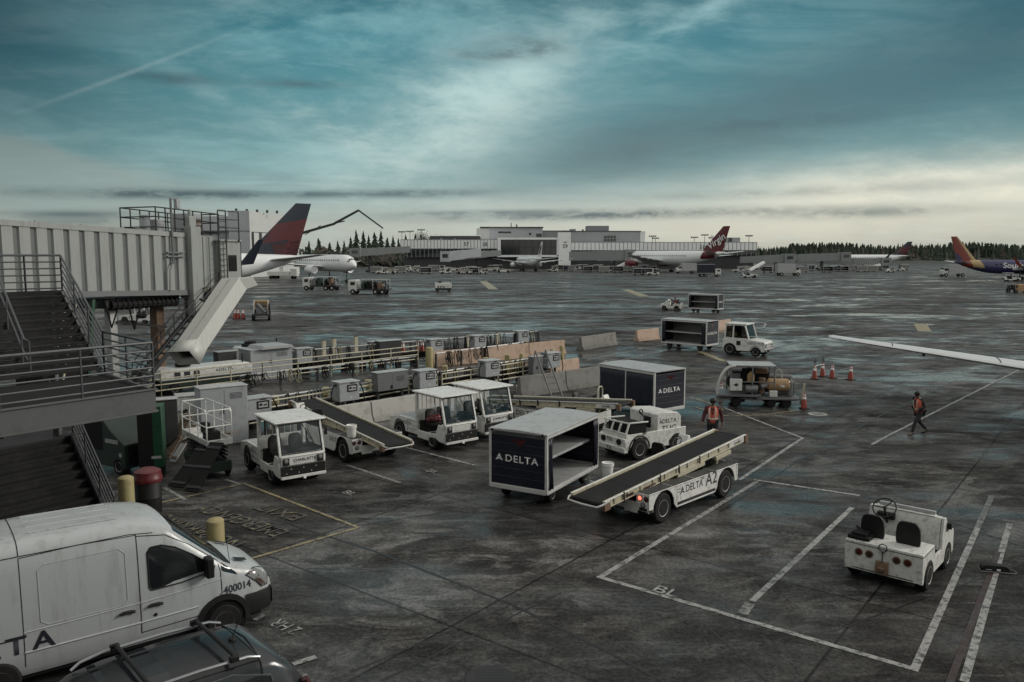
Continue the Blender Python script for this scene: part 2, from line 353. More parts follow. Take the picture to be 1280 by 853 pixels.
# ---------------------------------------------------------------- ground
def ground_mat():
    m = bpy.data.materials.new('wet_apron'); n, l = nodes(m); b = n['Principled BSDF']
    tc = n.new('ShaderNodeTexCoord')
    def mp(sc=(1,1,1), rot=0, loc=(0,0,0)):
        q = n.new('ShaderNodeMapping'); l.new(tc.outputs['Object'], q.inputs[0]); q.inputs['Scale'].default_value = sc; q.inputs['Rotation'].default_value = (0,0,R(rot)); q.inputs['Location'].default_value = loc; return q.outputs[0]
    def nz(v, s, d=6, r=.6, di=0):
        q = n.new('ShaderNodeTexNoise'); l.new(v, q.inputs['Vector']); q.inputs['Scale'].default_value = s; q.inputs['Detail'].default_value = d; q.inputs['Roughness'].default_value = r; q.inputs['Distortion'].default_value = di; return q.outputs['Fac']
    def rmp(f, els):
        q = n.new('ShaderNodeValToRGB'); r = q.color_ramp
        while len(r.elements) < len(els): r.elements.new(.5)
        for e, (p, c) in zip(r.elements, els): e.position = p; e.color = (*(c if isinstance(c, tuple) else (c,c,c)), 1)
        l.new(f, q.inputs[0]); return q.outputs[0]
    def mx(f, a, c, mode='MIX'):
        q = n.new('ShaderNodeMixRGB'); q.blend_type = mode
        for i, z in enumerate((f, a, c)):
            if isinstance(z, (int, float)): q.inputs[i].default_value = z
            elif isinstance(z, tuple): q.inputs[i].default_value = (*z, 1)
            else: l.new(z, q.inputs[i])
        return q.outputs[0]
    ROT = -52
    big = nz(mp((1,1.6,1), ROT), .09, 6, .6, .6)
    mid = nz(mp((1,1,1), 20), .55, 8, .65, .3)
    fine = nz(mp(), 11, 7, .8)
    stain = nz(mp((.6,1.2,1), ROT), 1.0, 9, .72, 1.2)
    br = n.new('ShaderNodeTexBrick'); l.new(mp((1,1,1), ROT, (1.2,2.1,0)), br.inputs['Vector'])
    br.offset = 0; br.inputs['Scale'].default_value = 1; br.inputs['Brick Width'].default_value = 6.1; br.inputs['Row Height'].default_value = 6.1
    br.inputs['Mortar Size'].default_value = .035; br.inputs['Mortar Smooth'].default_value = .3; br.inputs['Bias'].default_value = 0
    br.inputs['Color1'].default_value = (.7,.7,.7,1); br.inputs['Color2'].default_value = (1.25,1.25,1.25,1); br.inputs['Mortar'].default_value = (.22,.22,.22,1)
    c = rmp(mid, [(.36, (.015,.0148,.0146)), (.5, (.034,.0335,.033)), (.62, (.08,.079,.077))])
    c = mx(rmp(stain, [(.48, 0.0), (.62, .8)]), c, (.14,.137,.133))
    c = mx(rmp(big, [(.4, .6), (.56, 0.0)]), c, (.013,.0128,.0126))
    scr = nz(mp((.25,1.8,1), -30), 1.6, 9, .75, .9)
    c = mx(rmp(scr, [(.54, 0.0), (.68, .4)]), c, (.17,.167,.162))
    c = mx(1.0, c, br.outputs['Color'], 'MULTIPLY')
    grain = nz(mp(), 38, 5, .75)
    c = mx(.7, c, rmp(fine, [(.36, .15), (.64, 1.85)]), 'MULTIPLY'); c = mx(.7, c, rmp(grain, [(.36, .2), (.64, 1.8)]), 'MULTIPLY')
    c = mx(rmp(nz(mp((1,.5,1), -37), .9, 8, .75, .8), [(.56, 0.0), (.7, .55)]), c, (.012,.0115,.011))
    l.new(c, b.inputs['Base Color'])
    # water film: smooth where it stands, rough where it has drained
    wet = nz(mp((.5,1.2,1), 8, (3,1,0)), .1, 9, .68, .6)
    wet2 = nz(mp((.6,1.2,1), ROT), .5, 7, .66, .4)
    md = n.new('ShaderNodeMath'); md.operation = 'MULTIPLY_ADD'; l.new(wet2, md.inputs[0]); md.inputs[1].default_value = .4; 
    m2 = n.new('ShaderNodeMath'); m2.operation = 'MULTIPLY'; l.new(wet, m2.inputs[0]); m2.inputs[1].default_value = .6; l.new(m2.outputs[0], md.inputs[2])
    r = rmp(md.outputs[0], [(.42, .85), (.5, .55), (.545, .28), (.58, .08)])
    l.new(r, b.inputs['Roughness'])
    sp = rmp(md.outputs[0], [(.43, .1), (.51, .32), (.575, .62)]); sp = mx(.6, sp, rmp(fine, [(.36, .1), (.64, 1.9)]), 'MULTIPLY'); l.new(sp, b.inputs['Specular IOR Level'])
    b.inputs['Specular Tint'].default_value = (1, .91, .85, 1)
    bp = n.new('ShaderNodeBump'); bp.inputs['Strength'].default_value = .45; bp.inputs['Distance'].default_value = .012; l.new(fine, bp.inputs['Height']); l.new(bp.outputs[0], b.inputs['Normal'])
    return m
g = MB(ground_mat()); g.plate([(-2500,-60,0), (2500,-60,0), (2500,3500,0), (-2500,3500,0)])
struct(g.build('apron_ground', smooth=0))
def paint_mat(name, col, wear):
    m = bpy.data.materials.new(name); n, l = nodes(m); b = n['Principled BSDF']; b.inputs['Roughness'].default_value = .42
    tc = n.new('ShaderNodeTexCoord'); q = n.new('ShaderNodeTexNoise'); l.new(tc.outputs['Object'], q.inputs['Vector']); q.inputs['Scale'].default_value = 4.5; q.inputs['Detail'].default_value = 14; q.inputs['Roughness'].default_value = .82
    r = n.new('ShaderNodeValToRGB'); r.color_ramp.elements[0].position = wear-.05; r.color_ramp.elements[1].position = wear+.04; l.new(q.outputs['Fac'], r.inputs[0])
    r.color_ramp.elements[0].color = (*col, 1); r.color_ramp.elements[1].color = (.05, .05, .05, 1)
    l.new(r.outputs[0], b.inputs['Base Color']); return m
LINE = paint_mat('white_line_paint', (.31, .305, .295), .53)
LINEY_REFLECT = paint_mat('yellow_line_and_reflection_paint', (.3, .25, .14), .54)
LINEF = paint_mat('faded_line_paint', (.2, .2, .19), .5)
LINER = paint_mat('red_line_paint', (.035, .014, .013), .54)
TEXTY = paint_mat('worn_yellow_lettering', (.2, .165, .09), .47)
NLINE = [0]
def stripe(pts, wd, m, z=None):
    NLINE[0] += 1; z = z or .004+.0004*NLINE[0]
    b = MB(m)
    P = [at(*p) for p in pts]
    for a, c in zip(P, P[1:]):
        d = (c-a).normalized(); s = Vector((-d.y, d.x, 0))*wd/2; e = d*wd/2 if len(P) > 2 else d*0
        n = max(1, int((c-a).length/2))
        q = [a-e+(c-a+e*2)*i/n for i in range(n+1)]
        for u, v in zip(q, q[1:]): b.plate([(*(u-s).xy, z), (*(v-s).xy, z), (*(v+s).xy, z), (*(u+s).xy, z)])
        z += .0004
    return struct(b.build('painted_line_and_reflection', smooth=0))
JOINT = mat('tar_joint', (.009,.009,.009), .35, dirt=.5, dcol=(.04,.04,.04), dscale=6)
for pts_, wd in (([(360,655),(470,690),(640,756),(760,815),(830,853)], .07), ([(480,850),(625,778),(700,742)], .05), ([(300,702),(205,735)], .05), ([(900,640),(1000,575),(1100,520),(1190,478)], .06), ([(1075,620),(1180,650),(1290,688)], .05), ([(640,756),(560,790),(440,840)], .04), ([(430,660),(560,640),(700,625)], .04), ([(1040,790),(1290,700)], .04), ([(880,780),(960,853)], .05)):
    o_ = stripe(pts_, wd, JOINT, .0035+.0001*NLINE[0]*.1); o_.name = 'slab_joint'
def gtext(txt, px, py, head, h, m, sx=1, sp=1):
    NLINE[0] += 1
    p = at(px, py); p.z = .005+.0004*NLINE[0]
    o = lettering(txt, p, unit(head), unit(head+90), h, None, m, 'painted_lettering', sx, space=sp); return struct(o)
stripe([(945,603),(750,722),(1143,837),(1222,660)], .14, LINE)
stripe([(1065,635),(940,752)], .14, LINE); stripe([(938,755),(928,768)], .22, LINEF)
stripe([(1262,655),(1205,853)], .14, LINE); stripe([(1248,690),(1185,860)], .12, LINER)
stripe([(942,600),(1075,620)], .13, LINE); stripe([(1222,660),(1240,620)], .15, LINEF)
stripe([(862,497),(905,510),(1003,548),(925,600)], .13, LINE)
stripe([(1275,462),(1110,545),(1090,556)], .12, LINE)
stripe([(1040,465),(1200,428)], .12, LINEF)
stripe([(435,582),(500,604)], .13, LINE); stripe([(508,560),(593,582)], .13, LINE); stripe([(585,540),(640,553)], .12, LINE)
stripe([(205,628),(305,605),(448,660),(310,700)], .1, LINEY_REFLECT)
stripe([(205,610),(232,625)], .12, LINE); stripe([(282,600),(300,606)], .12, LINE)
stripe([(366,831),(395,822)], .14, LINE); stripe([(318,776),(330,769)], .12, LINE)
stripe([(735,450),(800,437),(880,422),(940,413)], .14, LINE); stripe([(745,457),(905,424)], .12, LINE); stripe([(1000,412),(960,418)], .14, LINE)
stripe([(905,399),(940,401),(957,405),(955,410),(935,414)], .22, LINE); stripe([(860,397),(905,399)], .2, LINE)
stripe([(960,437),(1030,420),(1075,414)], .13, LINE); stripe([(870,510),(905,520),(950,520),(1000,513)], .1, LINEY_REFLECT); stripe([(870,498),(905,513)], .1, LINEY_REFLECT)
stripe([(700,410),(900,392)], .2, LINEF); stripe([(760,400),(900,385)], .2, LINEF)
stripe([(1205,433),(1290,440)], .5, LINEF); stripe([(1160,404),(1290,412)], .3, LINEF)
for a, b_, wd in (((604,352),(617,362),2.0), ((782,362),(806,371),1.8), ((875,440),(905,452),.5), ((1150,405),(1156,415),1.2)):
    stripe([a, b_], wd, LINEY_REFLECT)  # all but the third are window reflections of lamps, painted on as yellow patches
gtext('BL', 833, 740, -37, .36, LINE, 1.1); gtext('BL', 437, 617, -40, .3, LINE, 1.1); gtext('BL', 541, 590, -40, .3, LINE, 1.1)
gtext('EXIT', 350, 641, 143, .55, TEXTY, 1.05, 1.15); gtext('EMERGENCY', 300, 651, 143, .55, TEXTY, .8, 1.05); gtext('NO PARKING', 245, 664, 143, .55, TEXTY, .75, 1.05)
gtext('2 HR', 357, 785, 143, .3, LINE, .8)
def cover(px, py, r, label, m):
    p = at(px, py); b = MB(m)
    b.lathe([(r, 0), (r, .006), (r*.93, .011), (r*.9, .008), (0.02, .008)], (0,0,.004), 'z', 28); b.use(DSTEEL)
    for k in range(-3, 4): b.box(-r*.6, k*r*.2-.015, .011, r*.6, k*r*.2+.015, .0145)
    tag(b.build('utility_cover', loc=p), label, 'cover')
cover(1022, 518, .42, 'pale round utility cover on the apron beside an orange cone', CONC)
cover(612, 848, .42, 'dark round manhole cover at the bottom of the empty apron', DSTEEL)

b = MB(mat('shade_wall_dark', (.05,.05,.05), .7, dirt=0)); b.box(-70,-8,0,7,-1.6,15); struct(b.build('unseen_terminal_shade_wall', smooth=0))  # unseen terminal front, added to shade the van and near apron from behind
# ---------------------------------------------------------------- ground support vehicles
def steering(parent, p, r=.19, tilt=35, post=None, m=None):
    T = Matrix.Rotation(R(-tilt), 4, 'Y')
    b = MB(m or BLACK); b.torus(p, r, .017, 'z', 22, 6, T)
    for a in (90, 210, 330):
        q = Vector(p)+T @ Vector((r*math.cos(R(a)), r*math.sin(R(a)), 0)); b.cyl(p, q, .013, n=6)
    b.cyl(Vector(p)+T @ Vector((0,0,.02)), Vector(p)-T @ Vector((0,0,.05)), .04, n=10)
    if post: b.cyl(p, post, .025, n=8)
    return b.build('steering_wheel', parent)
def seat(parent, x, y, z, w=.46, m=None, back=True, name='seat', tall=1.0):
    b = MB(m or BLACK); b.box(x-.22, y-w/2, z, x+.24, y+w/2, z+.12)
    s = b.build(name, parent, .035)
    if back:
        b = MB(m or BLACK); pr = []
        for k in range(13):
            t = math.pi*k/12; pr.append((math.copysign(abs(math.cos(t))**.45, math.cos(t)), math.sin(t)**.6))
        ring = lambda xo, sc: [(x-.24+xo-.1*(.42*q*sc+.16), y+w/2*p*sc, z+.2*tall+.36*tall*max(q, 0)*sc) for p, q in pr]+[(x-.24+xo, y-w/2*.8*sc, z+.08), (x-.24+xo, y+w/2*.8*sc, z+.08)]
        b.rings([ring(0, 1), ring(.07, 1), ring(.1, .88)]); b.build('backrest', s, .012)
    return s
def cab_tug(label, loc, head, group, side=None, front=None, side_z=.76, m=None, num=None, rack=True):
    m = m or WHITE
    t = thing('tow_tractor', label, 'tow tractor', loc, head, group)
    a = arch(-1.5, .42, .4); body = [(-2.2,.42),(-2.16,.42)]+a+[(-.95,.4),(-.25,.4),(-.25,.97),(-1.5,.97),(-2.2,.84)]
    b = MB(m); b.prism(body, -.76, -.68); b.prism(body, .68, .76)
    b.box(-2.18,-.68,.48,-.25,.68,.86); b.box(-2.22,-.7,.4,-2.14,.7,.8)
    # cab floor, front cowl, side sills
    b.box(-.25,-.72,.42,.95,.72,.5)
    for s in (-1, 1):
        b.prism([(-.25,.3),(.5,.3)]+[(.55,.45),(.95,.47),(1.2,.38),(1.5,.36),(1.5,.95),(1.15,1.02),(.98,.66),(.5,.6),(-.25,.6)], s*.7, s*.76)
    b.prism([(.98,.46),(1.55,.36),(1.57,1.02),(1.32,1.05),(1.22,1.0),(.98,.6)], -.7, .7)
    b.build('body', t, .018)
    b = MB(DARKIN); b.box(-2.0,-.7,.3,.9,.7,.47); b.box(-.22,-.66,.5,.0,.66,.95); b.build('underframe', t)
    b = MB(SHEET); b.box(-2.1,-.67,.86,-.3,.67,.885)
    for k in range(6): b.box(-2.0+k*.28,-.64,.885,-1.96+k*.28,.64,.9)
    b.build('load_deck', t)
    b = MB(m); b.box(-.32,-.74,.885,-.25,.74,1.36)
    for s in (-1, 1):
        b.box(-.33,s*.74-.05,.9,-.22,s*.74+.05,2.03)
        b.bar((1.5,s*.7,1.0),(1.22,s*.69,2.03),.07,.08); b.bar((-.25,s*.7,1.99),(1.2,s*.7,1.99),.05)
    if rack:
        for k in range(6): b.cyl((-.28,-.5+k*.2,1.36),(-.28,-.5+k*.2,2.01), .014, n=6)
    b.bar((1.5,-.7,1.03),(1.5,.7,1.03),.06); b.bar((1.23,-.7,2.0),(1.23,.7,2.0),.06)
    b.build('cab_frame', t, .01)
    b = MB(m); b.rings([[(x, y, z) for x, y in ((-.5,-.83),(1.45,-.83),(1.45,.83),(-.5,.83))] for z in (2.03, 2.09)]); b.use(SHEET)
    r = b.build('roof', t, .03)
    b = MB(GLASS); b.plate([(1.492,-.64,1.07),(1.492,.64,1.07),(1.245,.63,1.95),(1.245,-.63,1.95)]); g_ = b.build('windscreen', t, smooth=0)
    b = MB(BLACK)
    for p, q in (((1.5,-.65,1.07),(1.25,-.64,1.96)),((1.5,.65,1.07),(1.25,.64,1.96)),((1.5,-.65,1.07),(1.5,.65,1.07)),((1.25,-.64,1.96),(1.25,.64,1.96))): b.bar(p, q, .025)
    b.bar((1.27,.1,1.95),(1.43,.32,1.45),.018); b.bar((1.36,.24,1.78),(1.46,.4,1.32),.02)
    b.build('windscreen_trim', t)
    b = MB(BLACK); b.box(1.55,-.71,.42,1.6,.71,.72)
    for k in (-.4, 0, .4): b.use(RIM).cyl((1.6,k,.63),(1.607,k,.63),.02,n=8).cyl((1.6,k-.15,.5),(1.607,k-.15,.5),.02,n=8)
    b.build('bumper', t, .008)
    b = MB(m); b.box(1.5,-.72,.33,1.63,.72,.42); b.cyl((1.56,0,.3),(1.68,0,.34),.05); b.build('bumper_step', t, .01)
    for s in (-1, 1):
        b = MB(BLACK); b.box(1.55,s*.55-.1,.76,1.605,s*.55+.1,.97); h = b.build('headlight', t, .006)
        b = MB(LAMPG); b.lathe([(.005,.03),(.05,.024),(.07,0)], (1.604,s*.55,.89), 'x', 14); b.build('lens', h)
    seat(t, .25, .34, .82); seat(t, .25, -.34, .82)
    steering(t, (.9,.32,1.18), .2, 30, (1.2,.32,.9))
    wheel(t, -1.5, -.78, .37, .26); wheel(t, -1.5, .78, .37, .26); wheel(t, .72, -.755, .33, .2); wheel(t, .72, .755, .33, .2)
    for k in (-1, 1):
        b = MB(BLACK); b.box(1.3,k*.86-.05,1.5,1.34,k*.86+.05,1.72); b.bar((1.32,k*.72,1.62),(1.32,k*.84,1.62),.02); b.build('mirror', t, .008)
        b = MB(DARKIN); b.box(-.93,k*.7615-.0015,.42,-.918,k*.7615+.0015,.9); b.box(-.93,k*.7615-.0015,.885,-.26,k*.7615+.0015,.895); b.box(-.93,k*.7615-.0015,.56,-.26,k*.7615+.0015,.572); b.build('panel_seam', t, smooth=0)
    b = MB(DARKIN); b.box(1.571,-.7,.735,1.574,.7,.745); b.box(1.566,-.7,.985,1.571,.7,.993); b.build('cowl_seam', t, smooth=0)
    if side:
        lettering(side, (-.95,-.7635,side_z), X, Z, .12, t, INK, sx=1.15, space=1.1); widget((-1.62,-.7635,side_z), X, Z, .14, t, INK)
    if num: lettering(num, (-.95,-.7635,side_z-.2), X, Z, .1, t, INK)
    if front: lettering(front, (1.572,.05,.885), Y, Z, .085, t, INK, sx=1.1)
    return t
G1 = 'white cab tow tractors parked along the charging rail'
charl = cab_tug('white cab tow tractor parked beside the scissor lift, lettering between its headlights', (-7.4,25.55), -54, G1, 'A DELTA', 'CHARLATTE', num='1721')
dtug = cab_tug('white cab tow tractor with a red bundle on its seat, beside the pale barrier', (-2.85,30.05), -50, G1, 'DELTA', None)
btug = cab_tug('white cab tow tractor half hidden behind the one with the red bundle', (-1.5,31.75), -50, G1, 'DELTA', 'CHARLATTE')
b = MB(RED)
for k, (x, y, z, r) in enumerate(((0,0,0,.17), (.12,.14,.02,.15), (-.1,.16,-.02,.13), (.06,-.13,0,.13), (-.14,-.04,-.03,.12), (.2,.0,-.05,.1))):
    b.lathe([(.01,-r*.75),(r*.8,-r*.6),(r*1.15,-.0),(r*.9,r*.5),(r*.4,r*.75),(.01,r*.8)], (x,y,z), 'z', 11)
p = Vector((-2.85,30.05,0))+unit(-50)*.3+unit(40)*-.4
tag(b.build('rain_jacket', loc=(p.x,p.y,1.07), smooth=80), 'crumpled red rain jacket lying on the seat of the middle tow tractor', 'jacket')

CZ0, CZ1 = .82, 1.42
def belt_loader(label, loc, head, group, p0=-3.6, p1=3.5, z0=CZ0, z1=CZ1, sides=(('DELTA', -.12, .2), ('A2', .78, .36)), lit=True):
    t = thing('belt_loader', label, 'belt loader', loc, head, group)
    xr, xf = -1.6, 1.62
    out = [(-2.3,.42)]+[(xr-.5,.42)]+arch(xr, .5, .42)+[(-.98,.3),(1.0,.3)]+arch(xf, .5, .42)+[(2.25,.42),(2.3,.48),(2.3,.93),(-2.3,.93)]
    b = MB(WHITE)
    for s in (-1, 1): b.prism(out, s*.97, s*1.0); b.prism([(-2.3,.55),(2.3,.55),(2.3,.93),(-2.3,.93)], s*.62, s*.6)
    b.box(-2.3,-1,.45,-2.26,-.62,.93); b.box(-2.3,.62,.45,-2.26,1,.93); b.box(-2.3,-.62,.36,-2.25,.62,.66); b.box(2.26,-1,.48,2.3,1,.93)
    b.build('body', t, .012)
    b = MB(DARKIN); b.box(-2.1,-.6,.32,2.15,.6,.6); b.box(-1.0,-.95,.34,1.0,.95,.55); b.cyl((xr,-.9,.42),(xr,.9,.42),.07).cyl((xf,-.9,.42),(xf,.9,.42),.07); b.build('underframe', t)
    for s in (-1, 1):
        b = MB(TREAD); b.box(-2.28,s*.8-.18,.93,2.28,s*.8+.18,.945); b.use(SHEET)
        for k in (-1.2, -.1, .95): b.box(k,s*.8-.18,.945,k+.02,s*.8+.18,.95)
        b.build('deck_plate', t)
    b = MB(DARKIN)
    for k in (-.99, -.8, 1.07, 2.2): b.box(k,-1.003,.5,k+.008,-1.0,.92)
    for k in (-.95, -.88): b.box(k,-1.006,.78,k+.03,-1.0,.81); b.box(k,-1.006,.7,k+.03,-1.0,.73)
    b.box(-2.28,-1.003,.905,2.28,-1.0,.912); b.build('panel_seam', t, smooth=0)
    b = MB(BLACK); b.box(-.95,-1.006,.36,1.0,-1.0,.44); b.box(-2.28,-1.006,.42,-2.12,-1.0,.5); b.build('rub_strip', t)
    for s in (-1, 1):
        for k, (yy, zz, mm) in enumerate(((.92,.8,REDL), (.72,.8,LIT if (lit and s < 0) else REDL), (.82,.62,LAMPG))):
            b = MB(BLACK); b.lathe([(.075,0),(.075,-.012),(.06,-.016)], (-2.3,s*yy,zz), 'x', 16)
            if k == 1: b.use(LIT if lit else REDL)
            else: b.use(REDL if k == 0 else LAMPG)
            b.lathe([(.058,-.016),(.04,-.026),(.005,-.03)], (-2.3,s*yy,zz), 'x', 16); b.build('tail_light', t)
    b = MB(BLACK); b.box(-2.306,-.95,.47,-2.3,-.7,.55); b.box(-2.29,.2,.5,-2.255,.45,.6); b.build('rear_plate', t)
    b = MB(DSTEEL); b.torus((-2.3,0,.34), .07, .016, 'x', 14, 6); b.bar((-2.3,-.2,.4),(-2.3,.2,.4),.06); b.build('tow_hitch', t)
    for s in (-1, 1): wheel(t, xr, s*.985, .42, .25); wheel(t, xf, s*.985, .42, .25)
    # conveyor
    a, c = Vector((p0,0,z0)), Vector((p1,0,z1)); L = (c-a).length; ang = math.atan2(z1-z0, p1-p0)
    T = Matrix.Translation(a) @ Matrix.Rotation(-ang, 4, 'Y')
    b = MB(CREAM); b.push(T)
    for s in (-1, 1):
        b.box(0,s*.52-.02,-.06,L,s*.52+.02,.1); b.box(0,s*.52-.035 if s > 0 else s*.52-.045,.1,L,s*.52+.045 if s > 0 else s*.52+.035,.125); b.box(.2,s*.55-.03,-.085,L-.3,s*.55+.03,-.05)
        for k in range(12): b.box(.4+k*L/12.5,s*.54-.03,-.07,.46+k*L/12.5,s*.54+.035,.1)
        b.box(L*.46,s*.56-.03,-.2,L*.66,s*.56+.03,-.09); b.box(L*.74,s*.58-.05,-.22,L*.86,s*.58+.05,-.1)
    for k in range(8): b.box(.5+k*L/8,-.5,-.09,.58+k*L/8,.5,-.05)
    fr = b.build('conveyor_frame', t, .008)
    b = MB(PIPE); b.push(T); b.tube([(0,-.56,.12),(L*.3,-.56,.12),(L*.7,-.56,.12),(L,-.56,.12)], .022, 7); b.tube([(0,.56,.12),(L,.56,.12)], .022, 7)
    b.tube([(.2,-.56,.09),(-.08,-.56,.06),(-.22,-.48,.03),(-.24,0,.02),(-.22,.48,.03),(-.08,.56,.06),(.2,.56,.09)], .025, 8); b.build('bumper_rail', fr)
    b = MB(BELTM); b.push(T); b.box(-.02,-.48,-.03,L+.02,.48,.065); b.cyl((0,-.48,.02),(0,.48,.02),.06,n=12); b.cyl((L,-.48,.015),(L,.48,.015),.06,n=12)
    for k in range(3): b.box(L*(.2+.3*k),-.47,.065,L*(.2+.3*k)+.05,.47,.068)
    b.build('belt', t)
    b = MB(RUSTY); b.push(T)
    for s in (-1, 1): b.box(L-.05,s*.53-.06,-.16,L+.12,s*.53+.06,.1); b.box(-.02,s*.54-.05,-.13,.22,s*.54+.05,.05)
    b.build('end_bracket', fr, .01)
    for k in (.11, .34, .47, .62): b = MB(BLACK); b.push(T); b.box(L*k,-.585,-.15,L*k+.05,-.56,.15); b.build('clamp', fr)
    b = MB(BLACK); b.push(T); b.box(L*.13,-.583,-.03,L*.17,-.57,.04); b.build('latch', fr)
    b = MB(REDL); b.push(T); b.box(L*.24,-.585,-.05,L*.31,-.575,.0); b.build('warning_sticker', fr, smooth=0)
    b = MB(CREAM)
    for s in (-1, 1):
        b.bar((-1.5,s*.4,.6),(.4,s*.4,z0+(.4-p0)/(p1-p0)*(z1-z0)-.08),.07,.09); b.bar((1.9,s*.4,.6),(2.2,s*.4,z0+(2.2-p0)/(p1-p0)*(z1-z0)-.06),.08,.1)
    b.build('lift_arm', t)
    # operator station on the left
    seat(t, .95, .8, .97, .48)
    steering(t, (1.62,.8,1.42), .2, 38, (1.85,.8,1.05))
    b = MB(WHITE); b.prism([(1.85,.945),(2.3,.945),(2.28,1.32),(2.16,1.55),(2.08,1.55),(1.95,1.25),(1.85,1.2)], .62, .98); b.build('dash_cowl', t, .02)
    b = MB(BLACK); b.box(1.72,.62,1.1,1.86,.98,1.24); b.build('instrument_panel', t, .02)
    for txt, x_, h_ in sides:
        lettering(txt, (x_,-1.0035,.7+h_*.22), X, Z, h_, t, INK, sx=1.0, space=1.05)
        if txt == 'DELTA': widget((x_-.6,-1.0035,.74), X, Z, .22, t, INK)
    lettering('TUG', (.3,-1.0035,.87), X, Z, .06, t, INK)
    q = T @ Vector((L-.55,-.573,0)); b = MB(WHITE); b.push(T); b.box(L-1.0,-.562,-.085,L-.1,-.5561,.085); pl = b.build('maker_plate', fr, smooth=0)
    dirx = Vector((math.cos(ang),0,math.sin(ang))); lettering('STINAR', q+dirx*.02, dirx, Vector((-math.sin(ang),0,math.cos(ang))), .08, pl, INK)
    return t
G2 = 'white belt loaders with cream conveyors'
bl1 = belt_loader('white belt loader with one red tail lamp lit, in front of the bay lines', (4.5,22.7), 45, G2)
bl2 = belt_loader('white belt loader with its belt sloping up and away beside the pale barrier', (-6.15,29.05), 130, G2, sides=(), lit=False, z1=1.3)
lettering('DELTA', (-1.0,1.0035,.72), -X, Z, .16, bl2, INK)
bl3 = belt_loader('white belt loader standing across, between the curtained cart and the open cart', (1.6,32.6), -38, G2, sides=(('DELTA', -.6, .2), ('A2', -1.75, .42)), lit=False)
# conveyor heights used to rest things on the loaders' decks
def bucket(loc, z, label, r=.16, h=.36):
    b = MB(WHITE); b.lathe([(r*.82,0),(r*.97,h*.8),(r*1.06,h*.8),(r*1.06,h*.86),(r,h*.87),(r*1.03,h*.99),(r*.98,h),(r*.9,h*.9),(.01,h*.88)], (0,0,0), 'z', 22)
    o = b.build('bucket', loc=(loc[0],loc[1],z)); tag(o, label, 'bucket', 'white plastic buckets')
    b = MB(DSTEEL); b.tube([(r*1.05*math.cos(R(k)), r*1.05*math.sin(R(k)), h*.82-.1*math.sin(R(k))) for k in range(0, 181, 20)], .006, 5); b.build('handle', o)
    return o
def onv(loc, head, x, y): u = unit(head); v = unit(head+90); return (loc[0]+u.x*x+v.x*y, loc[1]+u.y*x+v.y*y)
bucket(onv((4.5,22.7), 45, -1.75, .8), .951, 'white bucket on the belt loader beside the open baggage cart', .17, .42)
bucket(onv((-6.15,29.05), 130, -1.95, .82), .951, 'white bucket with a lid on the belt loader next to the cab tow tractor', .18, .42)
p = at(650,492); bucket((p.x,p.y-.3), 0, 'white bucket on the ground before the dark barrier and the ladder', .2, .5)

